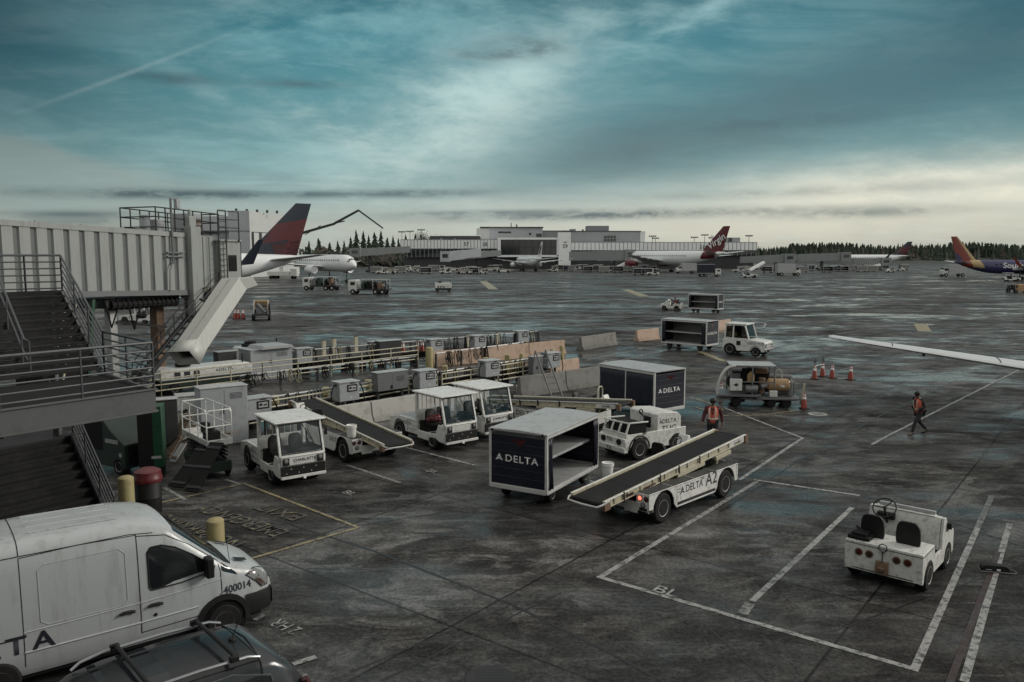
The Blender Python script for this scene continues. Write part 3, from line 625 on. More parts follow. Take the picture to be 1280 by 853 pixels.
def baggage_cart(label, loc, head, group, L=3.5, W=1.8, H=2.1, closed=False, words=True, bar=True):
    t = thing('baggage_cart', label, 'baggage cart', loc, head, group); f = .5; l, w_ = L/2, W/2
    b = MB(SHEET); b.box(-l,-w_,f-.08,l,w_,f)
    b.build('floor', t, .01)
    b = MB(PIPE)
    for sx in (-1, 1):
        for sy in (-1, 1): b.box(sx*l-.04,sy*w_-.04,f-.1,sx*l+.04,sy*w_+.04,H)
        b.box(sx*l-.045,-w_,f-.12,sx*l+.045,w_,f+.02)
    for sy in (-1, 1): b.box(-l,sy*w_-.045,f-.12,l,sy*w_+.045,f-.02); b.box(-l,sy*w_-.03,H-.1,l,sy*w_+.03,H)
    b.build('frame', t, .012)
    b = MB(SHEET); b.rings([[(-l-.06,y,z) for y, z in ((-w_-.05,H),(w_+.05,H),(w_+.05,H+.05),(0,H+.09),(-w_-.05,H+.05))], [(l+.06,y,z) for y, z in ((-w_-.05,H),(w_+.05,H),(w_+.05,H+.05),(0,H+.09),(-w_-.05,H+.05))]])
    r = b.build('roof', t, .012)
    b = MB(BLACK)
    for sy in (-1, 1): b.lathe([(.04,0),(.035,-.012),(.005,-.014)], (-l-.06,sy*(w_-.1),H+.02), 'x', 12)
    b.build('marker_light', r)
    for sx in (-1, 1):
        b = MB(NAVY); n = 6; hh = (H-.1-f-.04)/n
        for k in range(n): b.box(sx*l-.02,-w_+.04,f+.04+k*hh,sx*l+.02,w_-.04,f+.04+(k+1)*hh-.012)
        b.use(STEEL); b.box(sx*l-.012,-w_+.04,f+.02,sx*l+.012,w_-.04,H-.1)
        e = b.build('end_panel', t)
        b = MB(REDL); a = sx*(l+.022)
        yy = [(.12-.3,H-.2),(.12+.02,H-.2),(.12-.14,H-.48)]
        b.plate([(a,-y*sx*-1,z) for y, z in ((-.22,H-.2),(.0,H-.2),(-.1,H-.32))]); b.plate([(a,y*sx,z) for y, z in ((.03,H-.2),(.3,H-.2),(.06,H-.42),(-.04,H-.3))])
        b.build('emblem', e, smooth=0)
        if words:
            u = Y*(-1 if sx < 0 else 1)
            lettering('DELTA', (sx*(l+.023),u.y*.12*1,f+.82), u, Z, .2, e, INKW, sx=1.18, space=1.12)
            widget((sx*(l+.023),-u.y*.62,f+.83), u, Z, .22, e, INKW)
    b = MB(CARTIN); b.box(-l+.03,w_-.03,f,l-.03,w_-.015,H-.1); b.build('back_panel', t)
    b = MB(SHEET); b.box(-l+.04,-w_+.25,1.28,l-.04,w_-.04,1.31); b.box(-l+.04,-w_+.22,1.24,l-.04,-w_+.27,1.32); b.build('shelf', t, .006)
    rnd = random.Random(int(L*100)+closed)
    def curtain(x0, x1, amp, y):
        b = MB(NAVY); n = max(6, int((x1-x0)/.03)); rows = []
        for j in range(7):
            z = f+.02+(H-.14-f)*j/6; rows.append([(x0+(x1-x0)*i/n, y-amp*(.5+.5*math.sin(6.28*(x0+(x1-x0)*i/n)/(.17 if not closed else .5)+.25*j))*(1-.5*j/6)-.006*rnd.random(), z) for i in range(n+1)])
        b.rings(rows, cap=False, close=False)
        o = b.build('curtain', t, smooth=70); s_ = o.modifiers.new('thickness', 'SOLIDIFY'); s_.thickness = .008
    if closed:
        curtain(-l+.06, -.03, .025, -w_-.01); curtain(.03, l-.06, .025, -w_-.01)
        b = MB(PIPE); b.box(-.03,-w_-.03,f,.03,-w_+.03,H-.05); b.build('door_post', t)
    else: curtain(-l+.05, -l+.34, .1, -w_+.0); curtain(l-.36, l-.05, .1, -w_+.0)
    b = MB(DSTEEL); b.bar((-l+.3,0,f-.15),(l-.2,0,f-.15),.16,.12)
    for sx in (-1, 1): b.box(sx*(l-.62)-.08,-w_*.72,.24,sx*(l-.62)+.08,w_*.72,.4)
    b.build('chassis', t)
    for sx in (-1, 1):
        for sy in (-1, 1): wheel(t, sx*(l-.62), sy*w_*.88, .235, .17, n=18)
    if bar:
        b = MB(RUSTY); b.bar((l-.2,0,.32),(l+.75,0,.3),.06,.05); b.torus((l+.82,0,.3), .07, .018, 'z', 12, 6); b.build('tow_bar', t)
    return t
G3 = 'navy sided baggage carts'
c1 = baggage_cart('open navy baggage cart with an inner shelf, its end panel toward us, beside a bucket', (1.05,24.1), 60, G3, L=3.5, W=1.85)
c2 = baggage_cart('tall navy baggage cart with its side curtains drawn shut, behind the belt loader', (5.84,35.8), -52, G3, L=3.35, W=1.95, H=2.15, closed=True, bar=False)
b = MB(CREAM); b.tube([(1.9,.95,.95),(1.9,.95,1.75),(1.9,.88,1.86),(1.9,.68,1.86),(1.9,.6,1.75),(1.9,.6,.95)], .03, 8); b.build('hoop', bl3)
b = MB(WHITE); b.push(Matrix.Rotation(R(-25), 4, 'Y')); b.box(2.0,.65,.3,2.5,1.0,.33); b.build('sun_shade', bl3, .01)
def open_tug(label, loc, head, group=None):
    """small open tow tractor, tail at -x"""
    t = thing('baggage_tractor', label, 'baggage tractor', loc, head, group)
    b = MB(WORN)
    out = [(-1.2,.26),(-1.12,.26)]+arch(-.72,.36,.3)+[(-.3,.28),(.5,.28)]+arch(.88,.33,.3)+[(1.3,.3),(1.34,.34),(1.34,.78),(1.28,.86)]
    side = out+[(.95,.92),(.55,1.3),(.38,1.32),(.3,.62),(-.25,.62),(-.35,.9),(-1.2,.9)]
    for s in (-1, 1): b.prism(side, s*.8, s*.74)
    b.box(-1.22,-.8,.28,-1.16,.8,.86); b.rings([[(-1.22,y,z) for y, z in ((-.8,.86),(.8,.86),(.8,.92),(-.8,.92))], [(-.35,y,z) for y, z in ((-.8,.86),(.8,.86),(.8,.92),(-.8,.92))]])
    b.prism([(.3,.3),(1.3,.3),(1.34,.78),(1.26,.9),(.95,.93),(.55,1.31),(.36,1.33),(.3,1.2)], -.73, .73)
    b.box(.33,-.62,1.33,.5,.66,1.35)
    b.build('body', t, .015)
    b = MB(DARKIN); b.box(-1.1,-.7,.22,1.25,.7,.5); b.box(-1.0,-.72,.5,.3,.72,.6); b.box(-.32,-.7,.4,.3,.7,.45); b.build('floor_pan', t)
    b = MB(SHEET); b.box(.42,-.6,1.355,.5,.6,1.43); b.build('hood_handle', t, .01)
    for s in (-1, 1):
        for k in (.28, .5):
            b = MB(RUSTY); b.lathe([(.085,0),(.085,-.012),(.07,-.014)], (-1.22,s*k,.69), 'x', 18); b.use(REDL if k > .4 else AMBER); b.lathe([(.068,-.012),(.05,-.02),(.005,-.024)], (-1.22,s*k,.69), 'x', 18); b.build('tail_light', t)
    b = MB(RUSTY); b.prism([(-1.32,.34),(-1.22,.3),(-1.22,.6),(-1.27,.58)], -.13, .13); b.box(-1.36,-.07,.4,-1.24,.07,.48); b.build('tow_hitch', t, .01)
    b = MB(BLACK); b.cyl((-1.26,0,.55),(-1.25,0,.82), .012); b.torus((-1.25,0,.9), .085, .01, 'x', 18, 6); b.build('hitch_release', t)
    b = MB(DARKIN); b.box(-1.224,.05,.4,-1.2205,.17,.72) if False else b.box(-1.2235,-.62,.31,-1.2205,.62,.33); b.build('scuff_strip', t)
    b = MB(DARKIN); b.box(-1.2235,-.79,.853,-1.2205,.79,.862)
    for s in (-1, 1): b.box(-1.2,s*.8015-.0015,.853,-.4,s*.8015+.0015,.861); b.box(-.3,s*.8015-.0015,.62,-.29,s*.8015+.0015,.88)
    b.build('panel_seam', t, smooth=0)
    seat(t, -.5, .38, .74, .5, tall=1.25); seat(t, -.5, -.36, .74, .5, tall=1.25)
    steering(t, (.06,.38,1.4), .25, 42, (.34,.38,.95))
    b = MB(BLACK); b.box(.18,.2,1.1,.36,.58,1.24); b.build('instrument_panel', t, .015)
    b = MB(DARKIN); b.box(-1.15,.32,.93,-.75,.78,1.0); b.box(-1.1,.4,1.0,-.8,.7,1.06); b.torus((-1.17,.5,.9), .09, .012, 'x', 16, 6); b.cyl((-.9,.5,1.04),(-.65,.74,1.06),.03); b.build('equipment_tray', t, .012)
    b = MB(BLACK); b.box(.62,-.9,1.02,.68,-.78,1.16); b.cyl((.64,-.8,.95),(.64,-.86,1.06),.012); b.build('mirror', t, .01)
    b = MB(LAMPG); b.rings([[(.62+.0,-.806,.98),(.78,-.806,.98),(.6,-.806,1.2)], [(.62,-.801,.98),(.78,-.801,.98),(.6,-.801,1.2)]]); b.build('side_glass', t)
    wheel(t, -.72, .82, .35, .24); wheel(t, -.72, -.82, .35, .24); wheel(t, .88, .8, .31, .22); wheel(t, .88, -.8, .31, .22)
    return t
ftug = open_tug('small open white baggage tractor with two black seats, parked in the painted bay', (8.03+1.2*.66,16.7+1.2*.75), 48.5)

def grille_tug(label, loc, head):
    t = thing('grille_tractor', label, 'baggage tractor', loc, head)
    b = MB(WORN)
    for s in (-1, 1):
        b.prism([(1.5,.42),(1.5,.72),(1.2,.82),(.6,.82),(.45,.95),(-1.4,.95),(-1.4,.35),(.4,.35)]+list(reversed([(x, z) for x, z in arch(.85,.44,.36)][0:0]))+[(.41,.36),(.6,.76),(.85,.8),(1.1,.76),(1.29,.42)], s*.8, s*.72)
    b.box(.2,-.72,.4,1.45,.72,.78); b.box(1.38,-.8,.32,1.56,.8,.5)
    b.prism([(-1.2,.6),(-.05,.6),(-.05,1.5),(-.2,1.58),(-1.05,1.5),(-1.2,1.36)], -.74, .74)
    b.build('body', t, .025)
    b = MB(WORN); b.box(.55,-.62,.78,1.32,.62,.9)
    for z in (.94, 1.3): b.bar((1.3,-.62,z),(1.15 if z > 1 else 1.3,.62,z),.05)
    for k in range(4): b.bar((1.32,-.6+k*.4,.9),(1.16,-.6+k*.4,1.32),.06)
    b.bar((1.16,-.62,1.32),(.3,-.62,1.28),.05); b.bar((1.16,.62,1.32),(.3,.62,1.28),.05); b.build('grille_guard', t, .01)
    b = MB(DARKIN); b.box(.35,-.58,.9,1.1,.58,1.24); b.build('radiator', t)
    b = MB(BLACK); b.cyl((.0,.35,1.2),(.45,.3,1.62), .03); b.torus((.35,.3,1.6), .08, .025, 'y', 12, 6); b.box(-.04,.05,1.0,.0,.4,1.38); b.build('vent_panel', t, .01)
    b = MB(DARKIN); b.cyl((1.45,.42,.66),(1.51,.42,.66),.1,n=18); b.cyl((1.45,-.42,.66),(1.51,-.42,.66),.1,n=18); b.build('headlight_ring', t)
    b = MB(DARKIN); b.box(-1.35,-.7,.28,1.3,.7,.42); b.build('underframe', t)
    b = MB(BLACK)
    for s in (-1, 1): b.tube([(.85+.47*math.cos(R(k)), s*.8, .4+.47*math.sin(R(k))) for k in range(0, 181, 15)], .03, 6)
    b.build('fender_lip', t)
    for s in (-1, 1): wheel(t, .85, s*.83, .39, .24); wheel(t, -.95, s*.82, .39, .24)
    lettering('936', (1.5635,0,.41), Y, Z, .14, t, INK); lettering('936', (1.456,-.1,.68), Y, Z, .14, t, INK)
    lettering('DELTA', (-.62,.7435,1.24), -X, Z, .15, t, INK, sx=1.1); lettering('TUG', (-.62,.7435,.97), -X, Z, .2, t, INK, sx=1.25); widget((-.2,.7435,1.24), -X, Z, .14, t, INK)
    return t
grille_tug('battered white baggage tractor with a barred grille, numbered 936, between two carts', (4.75,28.65), -147)
# yellow hoop, white sheet and platform on the crosswise loader are its own operator station; a spare white panel stands by
def tractor_cab(label, loc, head, words='DELTA TUG'):
    t = thing('cab_tractor', label, 'tow tractor', loc, head)
    b = MB(WHITE)
    lo = [(-1.5,.35)]+arch(-.95,.5,.36)+[(-.4,.35),(.45,.35)]+arch(.95,.4,.36)+[(1.55,.36),(1.62,.42),(1.62,.98),(1.5,1.08),(.35,1.2),(.3,1.25),(-1.2,1.25),(-1.5,1.1)]
    for s in (-1, 1): b.prism(lo, s*.82, s*.76)
    b.prism([(-1.5,.45),(1.55,.45),(1.6,.95),(1.48,1.06),(.35,1.18),(-1.45,1.2)], -.76, .76)
    b.build('body', t, .025)
    b = MB(WHITE)
    for s in (-1, 1):
        for x0, x1 in ((-1.35,-1.3), (-.75,-.72), (.42,.1)): b.bar((x0,s*.74,1.2),(x1,s*.7,2.2),.09)
        b.bar((-1.3,s*.7,2.18),(.1,s*.7,2.18),.08)
    b.bar((.1,-.7,2.18),(.1,.7,2.18),.08); b.bar((-1.3,-.7,2.18),(-1.3,.7,2.18),.08); b.build('cab_frame', t, .01)
    b = MB(WHITE); b.box(-1.42,-.78,2.2,.25,.78,2.28); b.build('roof', t, .035)
    b = MB(GLASS); b.plate([(.41,-.7,1.22),(.41,.7,1.22),(.11,.66,2.16),(.11,-.66,2.16)]); b.plate([(-1.34,-.7,1.25),(-1.34,.7,1.25),(-1.31,.66,2.16),(-1.31,-.66,2.16)]); b.build('windscreen', t, smooth=0)
    b = MB(DGLASS)
    for s in (-1, 1): b.plate([(-1.27,s*.745,1.3),(-.8,s*.745,1.3),(-.78,s*.715,2.1),(-1.25,s*.715,2.1)]); b.plate([(-.68,s*.745,1.3),(.33,s*.745,1.3),(.1,s*.715,2.1),(-.66,s*.715,2.1)])
    b.build('side_window', t, smooth=0)
    b = MB(DARKIN); b.box(-1.3,-.7,.28,1.45,.7,.45); b.box(-1.25,-.68,1.21,.3,.68,1.23); b.build('underframe', t)
    b = MB(PIPE)
    for z in (.55, .75, .95): b.bar((1.7,-.7,z),(1.7,.7,z),.035)
    for y in (-.7, 0, .7): b.bar((1.7,y,.4),(1.7,y,.98),.04)
    b.build('grille_guard', t)
    for s in (-1, 1):
        b = MB(LAMPG); b.cyl((1.6,s*.52,.8),(1.64,s*.52,.8),.09); b.build('headlight', t)
        wheel(t, -.95, s*.85, .44, .26); wheel(t, .95, s*.84, .34, .22)
    b = MB(BLACK); b.box(-.45,-.835,.75,-.15,-.82,1.05); b.build('side_vent', t)
    lettering(words, (.95,-.823,.93), X, Z, .17, t, INK, sx=.95)
    seat(t, -.6, .1, 1.25, .5)
    return t
tractor_cab('white enclosed cab tractor towing an open cart across the apron', (16.9,57.2), -38)
c3 = baggage_cart('open navy baggage cart hitched behind the white enclosed cab tractor', (13.6,61.0), -44, G3, L=3.9, W=1.7, H=2.2)

def pump_cart(loc, head):
    t = thing('hydrant_cart', 'tan and white hose cart with a round tank and curved reel, near the cones', 'hose cart', loc, head)
    b = MB(STEEL); b.box(-1.9,-.85,.5,.1,.85,.6); b.box(-.1,-.8,.38,1.9,.8,.48); b.box(-1.8,-.5,.3,1.8,.5,.4); b.build('platform', t, .012)
    b = MB(SHEET); b.box(-1.35,-.75,1.95,.75,.75,2.0); b.build('canopy', t, .015)
    b = MB(DARKIN); b.box(-1.1,.1,.6,.6,.7,1.55); b.box(-.7,-.1,.6,-.1,.1,1.75); b.build('engine_block', t, .03); b = MB(RUSTY); b.box(-.3,.0,1.5,.5,.6,1.72); b.cyl((.2,-.3,.6),(.2,-.3,1.35),.16); b.build('machinery', t, .02); b = MB(STEEL); b.box(.9,.15,.5,1.8,.7,1.1); b.cyl((.6,.5,1.3),(1.7,.5,1.3),.12); b.build('valve_block', t, .02)
    for x in (-1.3, -.3, .7):
        for s in (-.7, .7): b = MB(STEEL); b.bar((x,s,.5),(x,s,1.96),.06); b.build('canopy_post', t)
    b = MB(STEEL); b.bar((-1.3,-.7,1.2),(.7,-.7,1.2),.05); b.build('side_rail', t)
    b = MB(TAN); b.lathe([(.01,-.6),(.2,-.56),(.3,-.45),(.3,.45),(.2,.56),(.01,.6)], (.95,-.2,1.02), 'x', 18); b.build('tank', t)
    b = MB(TAN); b.lathe([(.16,0),(.17,.36),(.1,.42),(.06,.5)], (-.35,-.45,1.15), 'z', 14); b.build('filter_canister', t)
    for s in (-.75, -.5):
        b = MB(PIPE); b.tube([(-1.15-.75*math.cos(R(k)), s, .65+1.3*math.sin(R(k))) for k in range(-5, 96, 10)], .05, 8); b.build('hose_guide', t)
    b = MB(WHITE); b.box(-1.35,-.9,.8,-.8,-.72,1.35); b.build('control_box', t, .015)
    b = MB(BLACK); b.plate([(-1.2,-.903,1.08),(-1.07,-.903,1.0),(-.95,-.903,1.08),(-1.07,-.903,1.16)]); b.build('badge', t, smooth=0)
    b = MB(STEEL); b.box(-.7,-.4,.6,.0,.3,.95); b.cyl((-.6,-.6,.85),(-.05,-.6,.85),.2); b.cyl((.1,-.55,.95),(.4,-.4,1.0),.12); b.cyl((1.5,-.3,.5),(1.5,-.3,1.15),.12); b.torus((1.5,-.3,1.2), .14, .03, 'x', 14, 6); b.box(-1.2,.0,.6,-.75,.5,1.5); b.build('pump', t, .01)
    b = MB(WORN); b.box(.5,-.75,.5,.85,-.5,.8); b.build('battery_box', t, .02)
    b = MB(PIPE); b.tube([(.3,-.3,1.0),(.7,-.35,1.15),(1.2,-.5,.95)], .06, 8); b.tube([(.9,.2,.6),(.9,.2,1.6),(1.05,.2,1.72),(1.2,.2,1.6),(1.2,.2,.6)], .022, 6); b.build('pipework', t)
    b = MB(RUBBER); b.torus((-.9,.45,1.05), .38, .06, 'y', 20, 7); b.torus((-.9,.3,1.05), .33, .06, 'y', 20, 7); b.build('hose_coil', t)
    b = MB(CREAM); b.bar((1.95,-.55,.15),(2.1,-.5,1.15),.12,.05); b.build('wheel_chock_board', t, .008)
    b = MB(DARKIN); b.box(-1.2,-.55,.2,-.6,.55,.34); b.box(.3,-.5,.2,1.5,.5,.34); b.build('undergear', t)
    for x in (-1.0, .6, 1.3):
        for s in (-1, 1): wheel(t, x, s*.72, .22, .18, DARKIN, n=16)
    return t
pump_cart((11.75,38.0), -8)

def scissor_lift(loc, head):
    t = thing('scissor_lift', 'small white scissor lift with a railed platform, parked beside the cab tow tractor', 'scissor lift', loc, head)
    b = MB(DGREEN); b.box(-1.15,-.38,.22,1.15,.38,.55); b.box(-1.1,-.42,.3,-.1,.42,.5); b.build('chassis', t, .015)
    b = MB(DSTEEL)
    for k in range(4):
        z = .6+k*.12
        for s in (-1, 1): b.bar((-1.05,s*.3,z),(1.0,s*.3,z+.1),.05,.06); b.bar((1.05,s*.24,z),(-1.0,s*.24,z+.1),.05,.06)
    b.build('scissor_stack', t)
    b = MB(WHITE); b.box(-1.2,-.4,1.1,1.2,.4,1.16); b.box(-1.2,-.42,1.12,1.2,-.39,1.3); b.box(-1.2,.39,1.12,1.2,.42,1.3); b.box(-1.22,-.4,1.1,-1.19,.4,1.28); b.box(1.19,-.4,1.1,1.22,.4,1.28); b.build('platform', t, .008)
    b = MB(WHITE); r = .025
    for s in (-1, 1):
        b.tube([(-1.18,s*.4,1.15),(-1.18,s*.4,2.16),(-1.1,s*.4,2.26),(1.1,s*.4,2.26),(1.18,s*.4,2.16),(1.18,s*.4,1.15)], r, 8); b.cyl((-1.18,s*.4,1.72),(1.18,s*.4,1.72),r*.8)
        for x in (-.4, .4): b.cyl((x,s*.4,1.2),(x,s*.4,2.26),r*.8)
    for x in (-1.18, 1.18): b.tube([(x,-.4,2.1),(x,-.34,2.24),(x,.34,2.24),(x,.4,2.1)], r, 8); b.cyl((x,-.4,1.72),(x,.4,1.72),r*.8)
    b.build('guard_rail', t)
    b = MB(DARKIN); b.box(.2,-.2,1.17,.6,.25,1.42); b.tube([(.3,.0,1.42),(.5,.1,1.55),(.6,-.1,1.4)], .04, 6); b.build('tool_pile', t, .02); b = MB(DARKIN); b.box(-.9,.1,1.17,-.6,.35,1.5); b.build('control_box', t, .02)
    lettering('A 400', (-.6,-.4235,1.21), X, Z, .07, t, INK)
    for x in (-.8, .8):
        for s in (-1, 1): wheel(t, x, s*.42, .2, .13, n=16)
    return t
scissor_lift((-10.15,26.1), -50)

# ---------------------------------------------------------------- cones
def cone_mesh():
    t = thing('traffic_cone', 'orange cone', 'traffic cone')
    b = MB(BLACK); b.box(-.19,-.19,0,.19,.19,.035); b.build('base', t, .01)
    b = MB(ORANGE); b.lathe([(.15,.035),(.05,.72),(.035,.74),(.01,.73)], n=18); b.build('shell', t)
    b = MB(INKW); b.lathe([(.152-.1*(.46-.035)/.685,.46),(.152-.1*(.58-.035)/.685,.58)], n=18, cap=False); b.lathe([(.152-.1*(.63-.035)/.685,.63),(.152-.1*(.68-.035)/.685,.68)], n=18, cap=False); b.build('reflective_band', t)
    return t
cone0 = cone_mesh(); first = [True]
GC = 'orange traffic cones'
def cone(p, label, sc=1):
    if first[0]: o = cone0; first[0] = False; o.location = p; o.scale = (sc,)*3
    else: o = dup(cone0, p, 20*p[0] % 90, scale=sc)
    tag(o, label, group=GC); return o
cone(at(1005,511), 'orange cone standing beside the tan hose cart and the pale cover')
cone(at(901,497), 'orange cone standing by the left end of the tan hose cart')
for k, (px, py) in enumerate(((1018,474),(1028,471),(1040,473),(1063,475))):
    q = at(px, py); cone(q, ['orange cone with a rod in its top, leftmost of the cordoned four','orange cone with a rod, behind its left neighbour among the cordoned four','orange cone, third from left of the four joined by rods','orange cone at the right end of the four joined by rods'][k], 1.1)
def rod(p, q, label, m):
    b = MB(m); b.cyl(p, q, .018, n=6); mid = (Vector(p)+Vector(q))/2; b.cyl(mid-Vector((.1,0,0)), mid+Vector((.1,0,0)), .026, n=6)
    tag(b.build('barrier_rod'), label, 'rod', 'rods joining the cones')
P = [at(1018,474), at(1028,471), at(1040,473), at(1063,475)]
rod(P[0]+Z*.75, P[1]+Z*.75, 'pale rod joining the two leftmost cordoned cones', PIPE); rod(P[2]+Z*.72, P[3]+Z*.72, 'upper dark rod between the two rightmost cordoned cones', DSTEEL); rod(P[2]+Z*.3, P[3]+Z*.3, 'lower rod between the two rightmost cordoned cones', DSTEEL)
for k in (0, 1): rod(P[k]+Z*.8, P[k]+Z*1.2, ['dark upright rod stuck in the leftmost cordoned cone','dark upright rod stuck in the second cordoned cone'][k], BLACK)
for k, px in enumerate((487,504,522,528,545)):
    cone(at(px, 444-k*1.2) if k != 3 else at(px, 441), '%s orange cone from the left in the far row behind the cable rail' % ORD[k].capitalize(), 1.25)
for k, (px, py) in enumerate(((294,399),(298,399),(304,399))): cone(at(px, py), '%s of three orange cones bunched beside the small tan truck' % ORD[k].capitalize(), 1.5)

# ---------------------------------------------------------------- people
def person(label, loc, head, pose, vest_m, sc=1.0, jacket=None, hair=None):
    """one continuous skinned body; clothes follow it as shells"""
    t = thing('person', label, 'person', loc, head)
    J = pose
    def skin(name, chain, m, parent, grow=0):
        vs, es, rad, idx = [], [], [], {}
        for path in chain:
            prev = None
            for key, p, r in path:
                if key not in idx: idx[key] = len(vs); vs.append(tuple(p)); rad.append(r+grow)
                if prev is not None: es.append((prev, idx[key]))
                prev = idx[key]
        me = bpy.data.meshes.new(name); me.from_pydata(vs, es, []); me.materials.append(m)
        o = bpy.data.objects.new(name, me); COL.objects.link(o); o.parent = parent
        sk = o.modifiers.new('skin', 'SKIN'); sk.use_smooth_shade = True
        for i, r in enumerate(rad): me.skin_vertices[0].data[i].radius = (r, r)
        me.skin_vertices[0].data[0].use_root = True
        ss = o.modifiers.new('sub', 'SUBSURF'); ss.levels = 1; ss.render_levels = 1
        return o
    SKIN = SKINM
    pv = Vector(J['pelvis']); ch = Vector(J['chest']); nk = Vector(J['neck']); hd = Vector(J['head'])
    torso = [('pelvis', pv, .125), ('waist', pv.lerp(ch, .45), .12), ('chest', ch, .14), ('neck', nk, .055), ('head0', nk.lerp(hd, .6), .075), ('head', hd, .095), ('crown', hd+(hd-nk)*.35, .07)]
    legs, arms, fing = [], [], []
    for s in 'LR':
        h, k, a, f = (Vector(J[n+s]) for n in ('hip','knee','ankle','toe'))
        legs.append([('pelvis', pv, .125), ('hip'+s, h, .09), ('kn'+s, k, .058), ('an'+s, a, .042), ('ft'+s, a.lerp(f, .35)+Vector((0,0,-.045)), .045), ('to'+s, f, .035)])
        sh, el, wr = (Vector(J[n+s]) for n in ('sh','el','wr'))
        d = (wr-el).normalized(); side = d.cross(Vector((0,0,1))); side = side.normalized() if side.length > .1 else Vector((0,1,0)); dn = side.cross(d)
        pl = wr+d*.075
        arms.append([('chest', ch, .14), ('sh'+s, sh, .07), ('el'+s, el, .047), ('wr'+s, wr, .032), ('pa'+s, pl, .036)])
        for i in range(4):
            q = pl+side*(.03*(i-1.5)*.8)
            fing.append([('pa'+s, pl, .036), ('f%d%s' % (i, s), q+d*.035, .011), ('g%d%s' % (i, s), q+d*(.07-.006*abs(i-1))+dn*.012, .009), ('h%d%s' % (i, s), q+d*.085+dn*.035, .008)])
        fing.append([('pa'+s, pl, .036), ('t0'+s, wr+d*.03+side*.045, .012), ('t1'+s, wr+d*.075+side*.06+dn*.012, .009)])
    body = skin('body', [torso]+legs+arms+fing, SKIN, t)
    fwd = Vector((1,0,0))
    TR = DARKCLOTH
    tr = skin('trousers', [[('pelvis', pv, .14)]]+[[q for q in l[:4]] for l in legs], TR, t, .022)
    jk = skin('jacket', [[('pelvis', pv+Vector((0,0,.04)), .13), ('waist', pv.lerp(ch, .45), .13), ('chest', ch, .15), ('collar', nk.lerp(ch, .25), .085)]]+[l[:4] for l in arms], jacket or DARKCLOTH, t, .022)
    for s in 'LR':
        a, f = Vector(J['ankle'+s]), Vector(J['toe'+s]); d = (f-a); d.z = 0; d.normalize(); sd = Vector((-d.y, d.x, 0)); up = Vector((0,0,1))
        dirv = (f-a).normalized()
        b = MB(BLACK); rs = []
        for u_, wd, hh in ((-.1,.032,.06),(-.06,.045,.09),(.0,.048,.12),(.08,.048,.08),(.16,.045,.055),(.21,.03,.03)):
            c = a+d*u_; base = min(a.z, f.z)-.075+max(0, (a.z-f.z))*(.8 if u_ < .05 else .3)
            rs.append([(c+sd*wd*math.cos(q)+up*(base+hh*(.5+.5*math.sin(q))-c.z)) for q in [R(x) for x in range(0, 360, 45)]])
        b.rings(rs); b.build('boot', t, smooth=60)
    # vest shell over jacket
    ax = (ch-pv).normalized(); sv = Vector((0,1,0)); fv = sv.cross(ax)*1
    def ringv(tt, ry, rx, off=0): 
        c = pv+ax*tt; return [c+sv*(ry+off)*math.cos(R(a))+fv*(rx+off)*math.sin(R(a)) for a in range(0, 360, 20)]
    H0 = (ch-pv).length
    prof = [(-.06,.185,.165), (.08,.18,.165), (H0*.55,.19,.17), (H0,.205,.175), (H0+.09,.19,.15), (H0+.15,.12,.1)]
    b = MB(vest_m); b.rings([ringv(*q) for q in prof], cap=False); v = b.build('safety_vest', t, smooth=70); so_ = v.modifiers.new('th', 'SOLIDIFY'); so_.thickness = .01
    b = MB(REFL); b.rings([ringv(.1,.18,.165,.012), ringv(.15,.181,.165,.012)], cap=False)
    for s in (-1, 1):
        for q in (1, -1): b.rings([[pv+ax*a+sv*(s*y+dy)+fv*q*(x+.02) for dy in (-.022,.022)] for a, y, x in ((.15,.1,.14),(H0*.6,.105,.146),(H0,.11,.15),(H0+.1,.1,.12))], cap=False, close=False)
    b.build('reflective_stripe', v, smooth=0)
    b = MB(jacket or DARKCLOTH); f_ = lambda a, y, o_=.0: pv+ax*a+sv*y+fv*(.19+o_)
    b.plate([f_(H0*.62,0,.005), f_(H0+.07,-.07,-.03), f_(H0+.14,-.06,-.075), f_(H0+.14,.06,-.075), f_(H0+.07,.07,-.03)]); b.build('vest_opening', v, smooth=0)
    # head: face features and cap
    fh = Vector(J.get('look', (1,0,0))).normalized(); up = (hd-nk).normalized(); sh_ = up.cross(fh).normalized(); fh = sh_.cross(up)
    b = MB(SKIN); o = hd+up*.0
    b.rings([[o+fh*.09+sh_*x+up*z for x, z in ((-.012,-.03),(.012,-.03),(.006,.02),(-.006,.02))], [o+fh*.125+sh_*x+up*z for x, z in ((-.01,-.025),(.01,-.025),(.002,.0),(-.002,.0))]])
    for s in (-1, 1): b.lathe([(.002,-.012),(.024,-.006),(.024,.006),(.002,.012)], o+sh_*s*.092, 'y', 10)
    b.build('nose_and_ears', body)
    b = MB(INK)
    for s in (-1, 1): b.box(*(o+fh*.088+sh_*s*.034+up*.022-Vector((.012,.012,.006))), *(o+fh*.088+sh_*s*.034+up*.022+Vector((.012,.012,.006))))
    b.bar(o+fh*.09+sh_*.024-up*.052, o+fh*.09-sh_*.024-up*.052, .012); b.build('eyes_and_mouth', body)
    b = MB(hair or BLACK); rs = []
    for z_, r_ in ((-.02,.1),(.03,.111),(.075,.104),(.11,.078),(.13,.03)):
        rs.append([o+up*z_+(fh*math.cos(R(a))*r_*1.06*(1 if not (z_ < .02 and abs(((a+180) % 360)-180) < 60) else .9)+sh_*math.sin(R(a))*r_) for a in range(0, 360, 24)])
    b.rings(rs); b.build('cap', t, smooth=60)
    t.scale = (sc,)*3
    return t
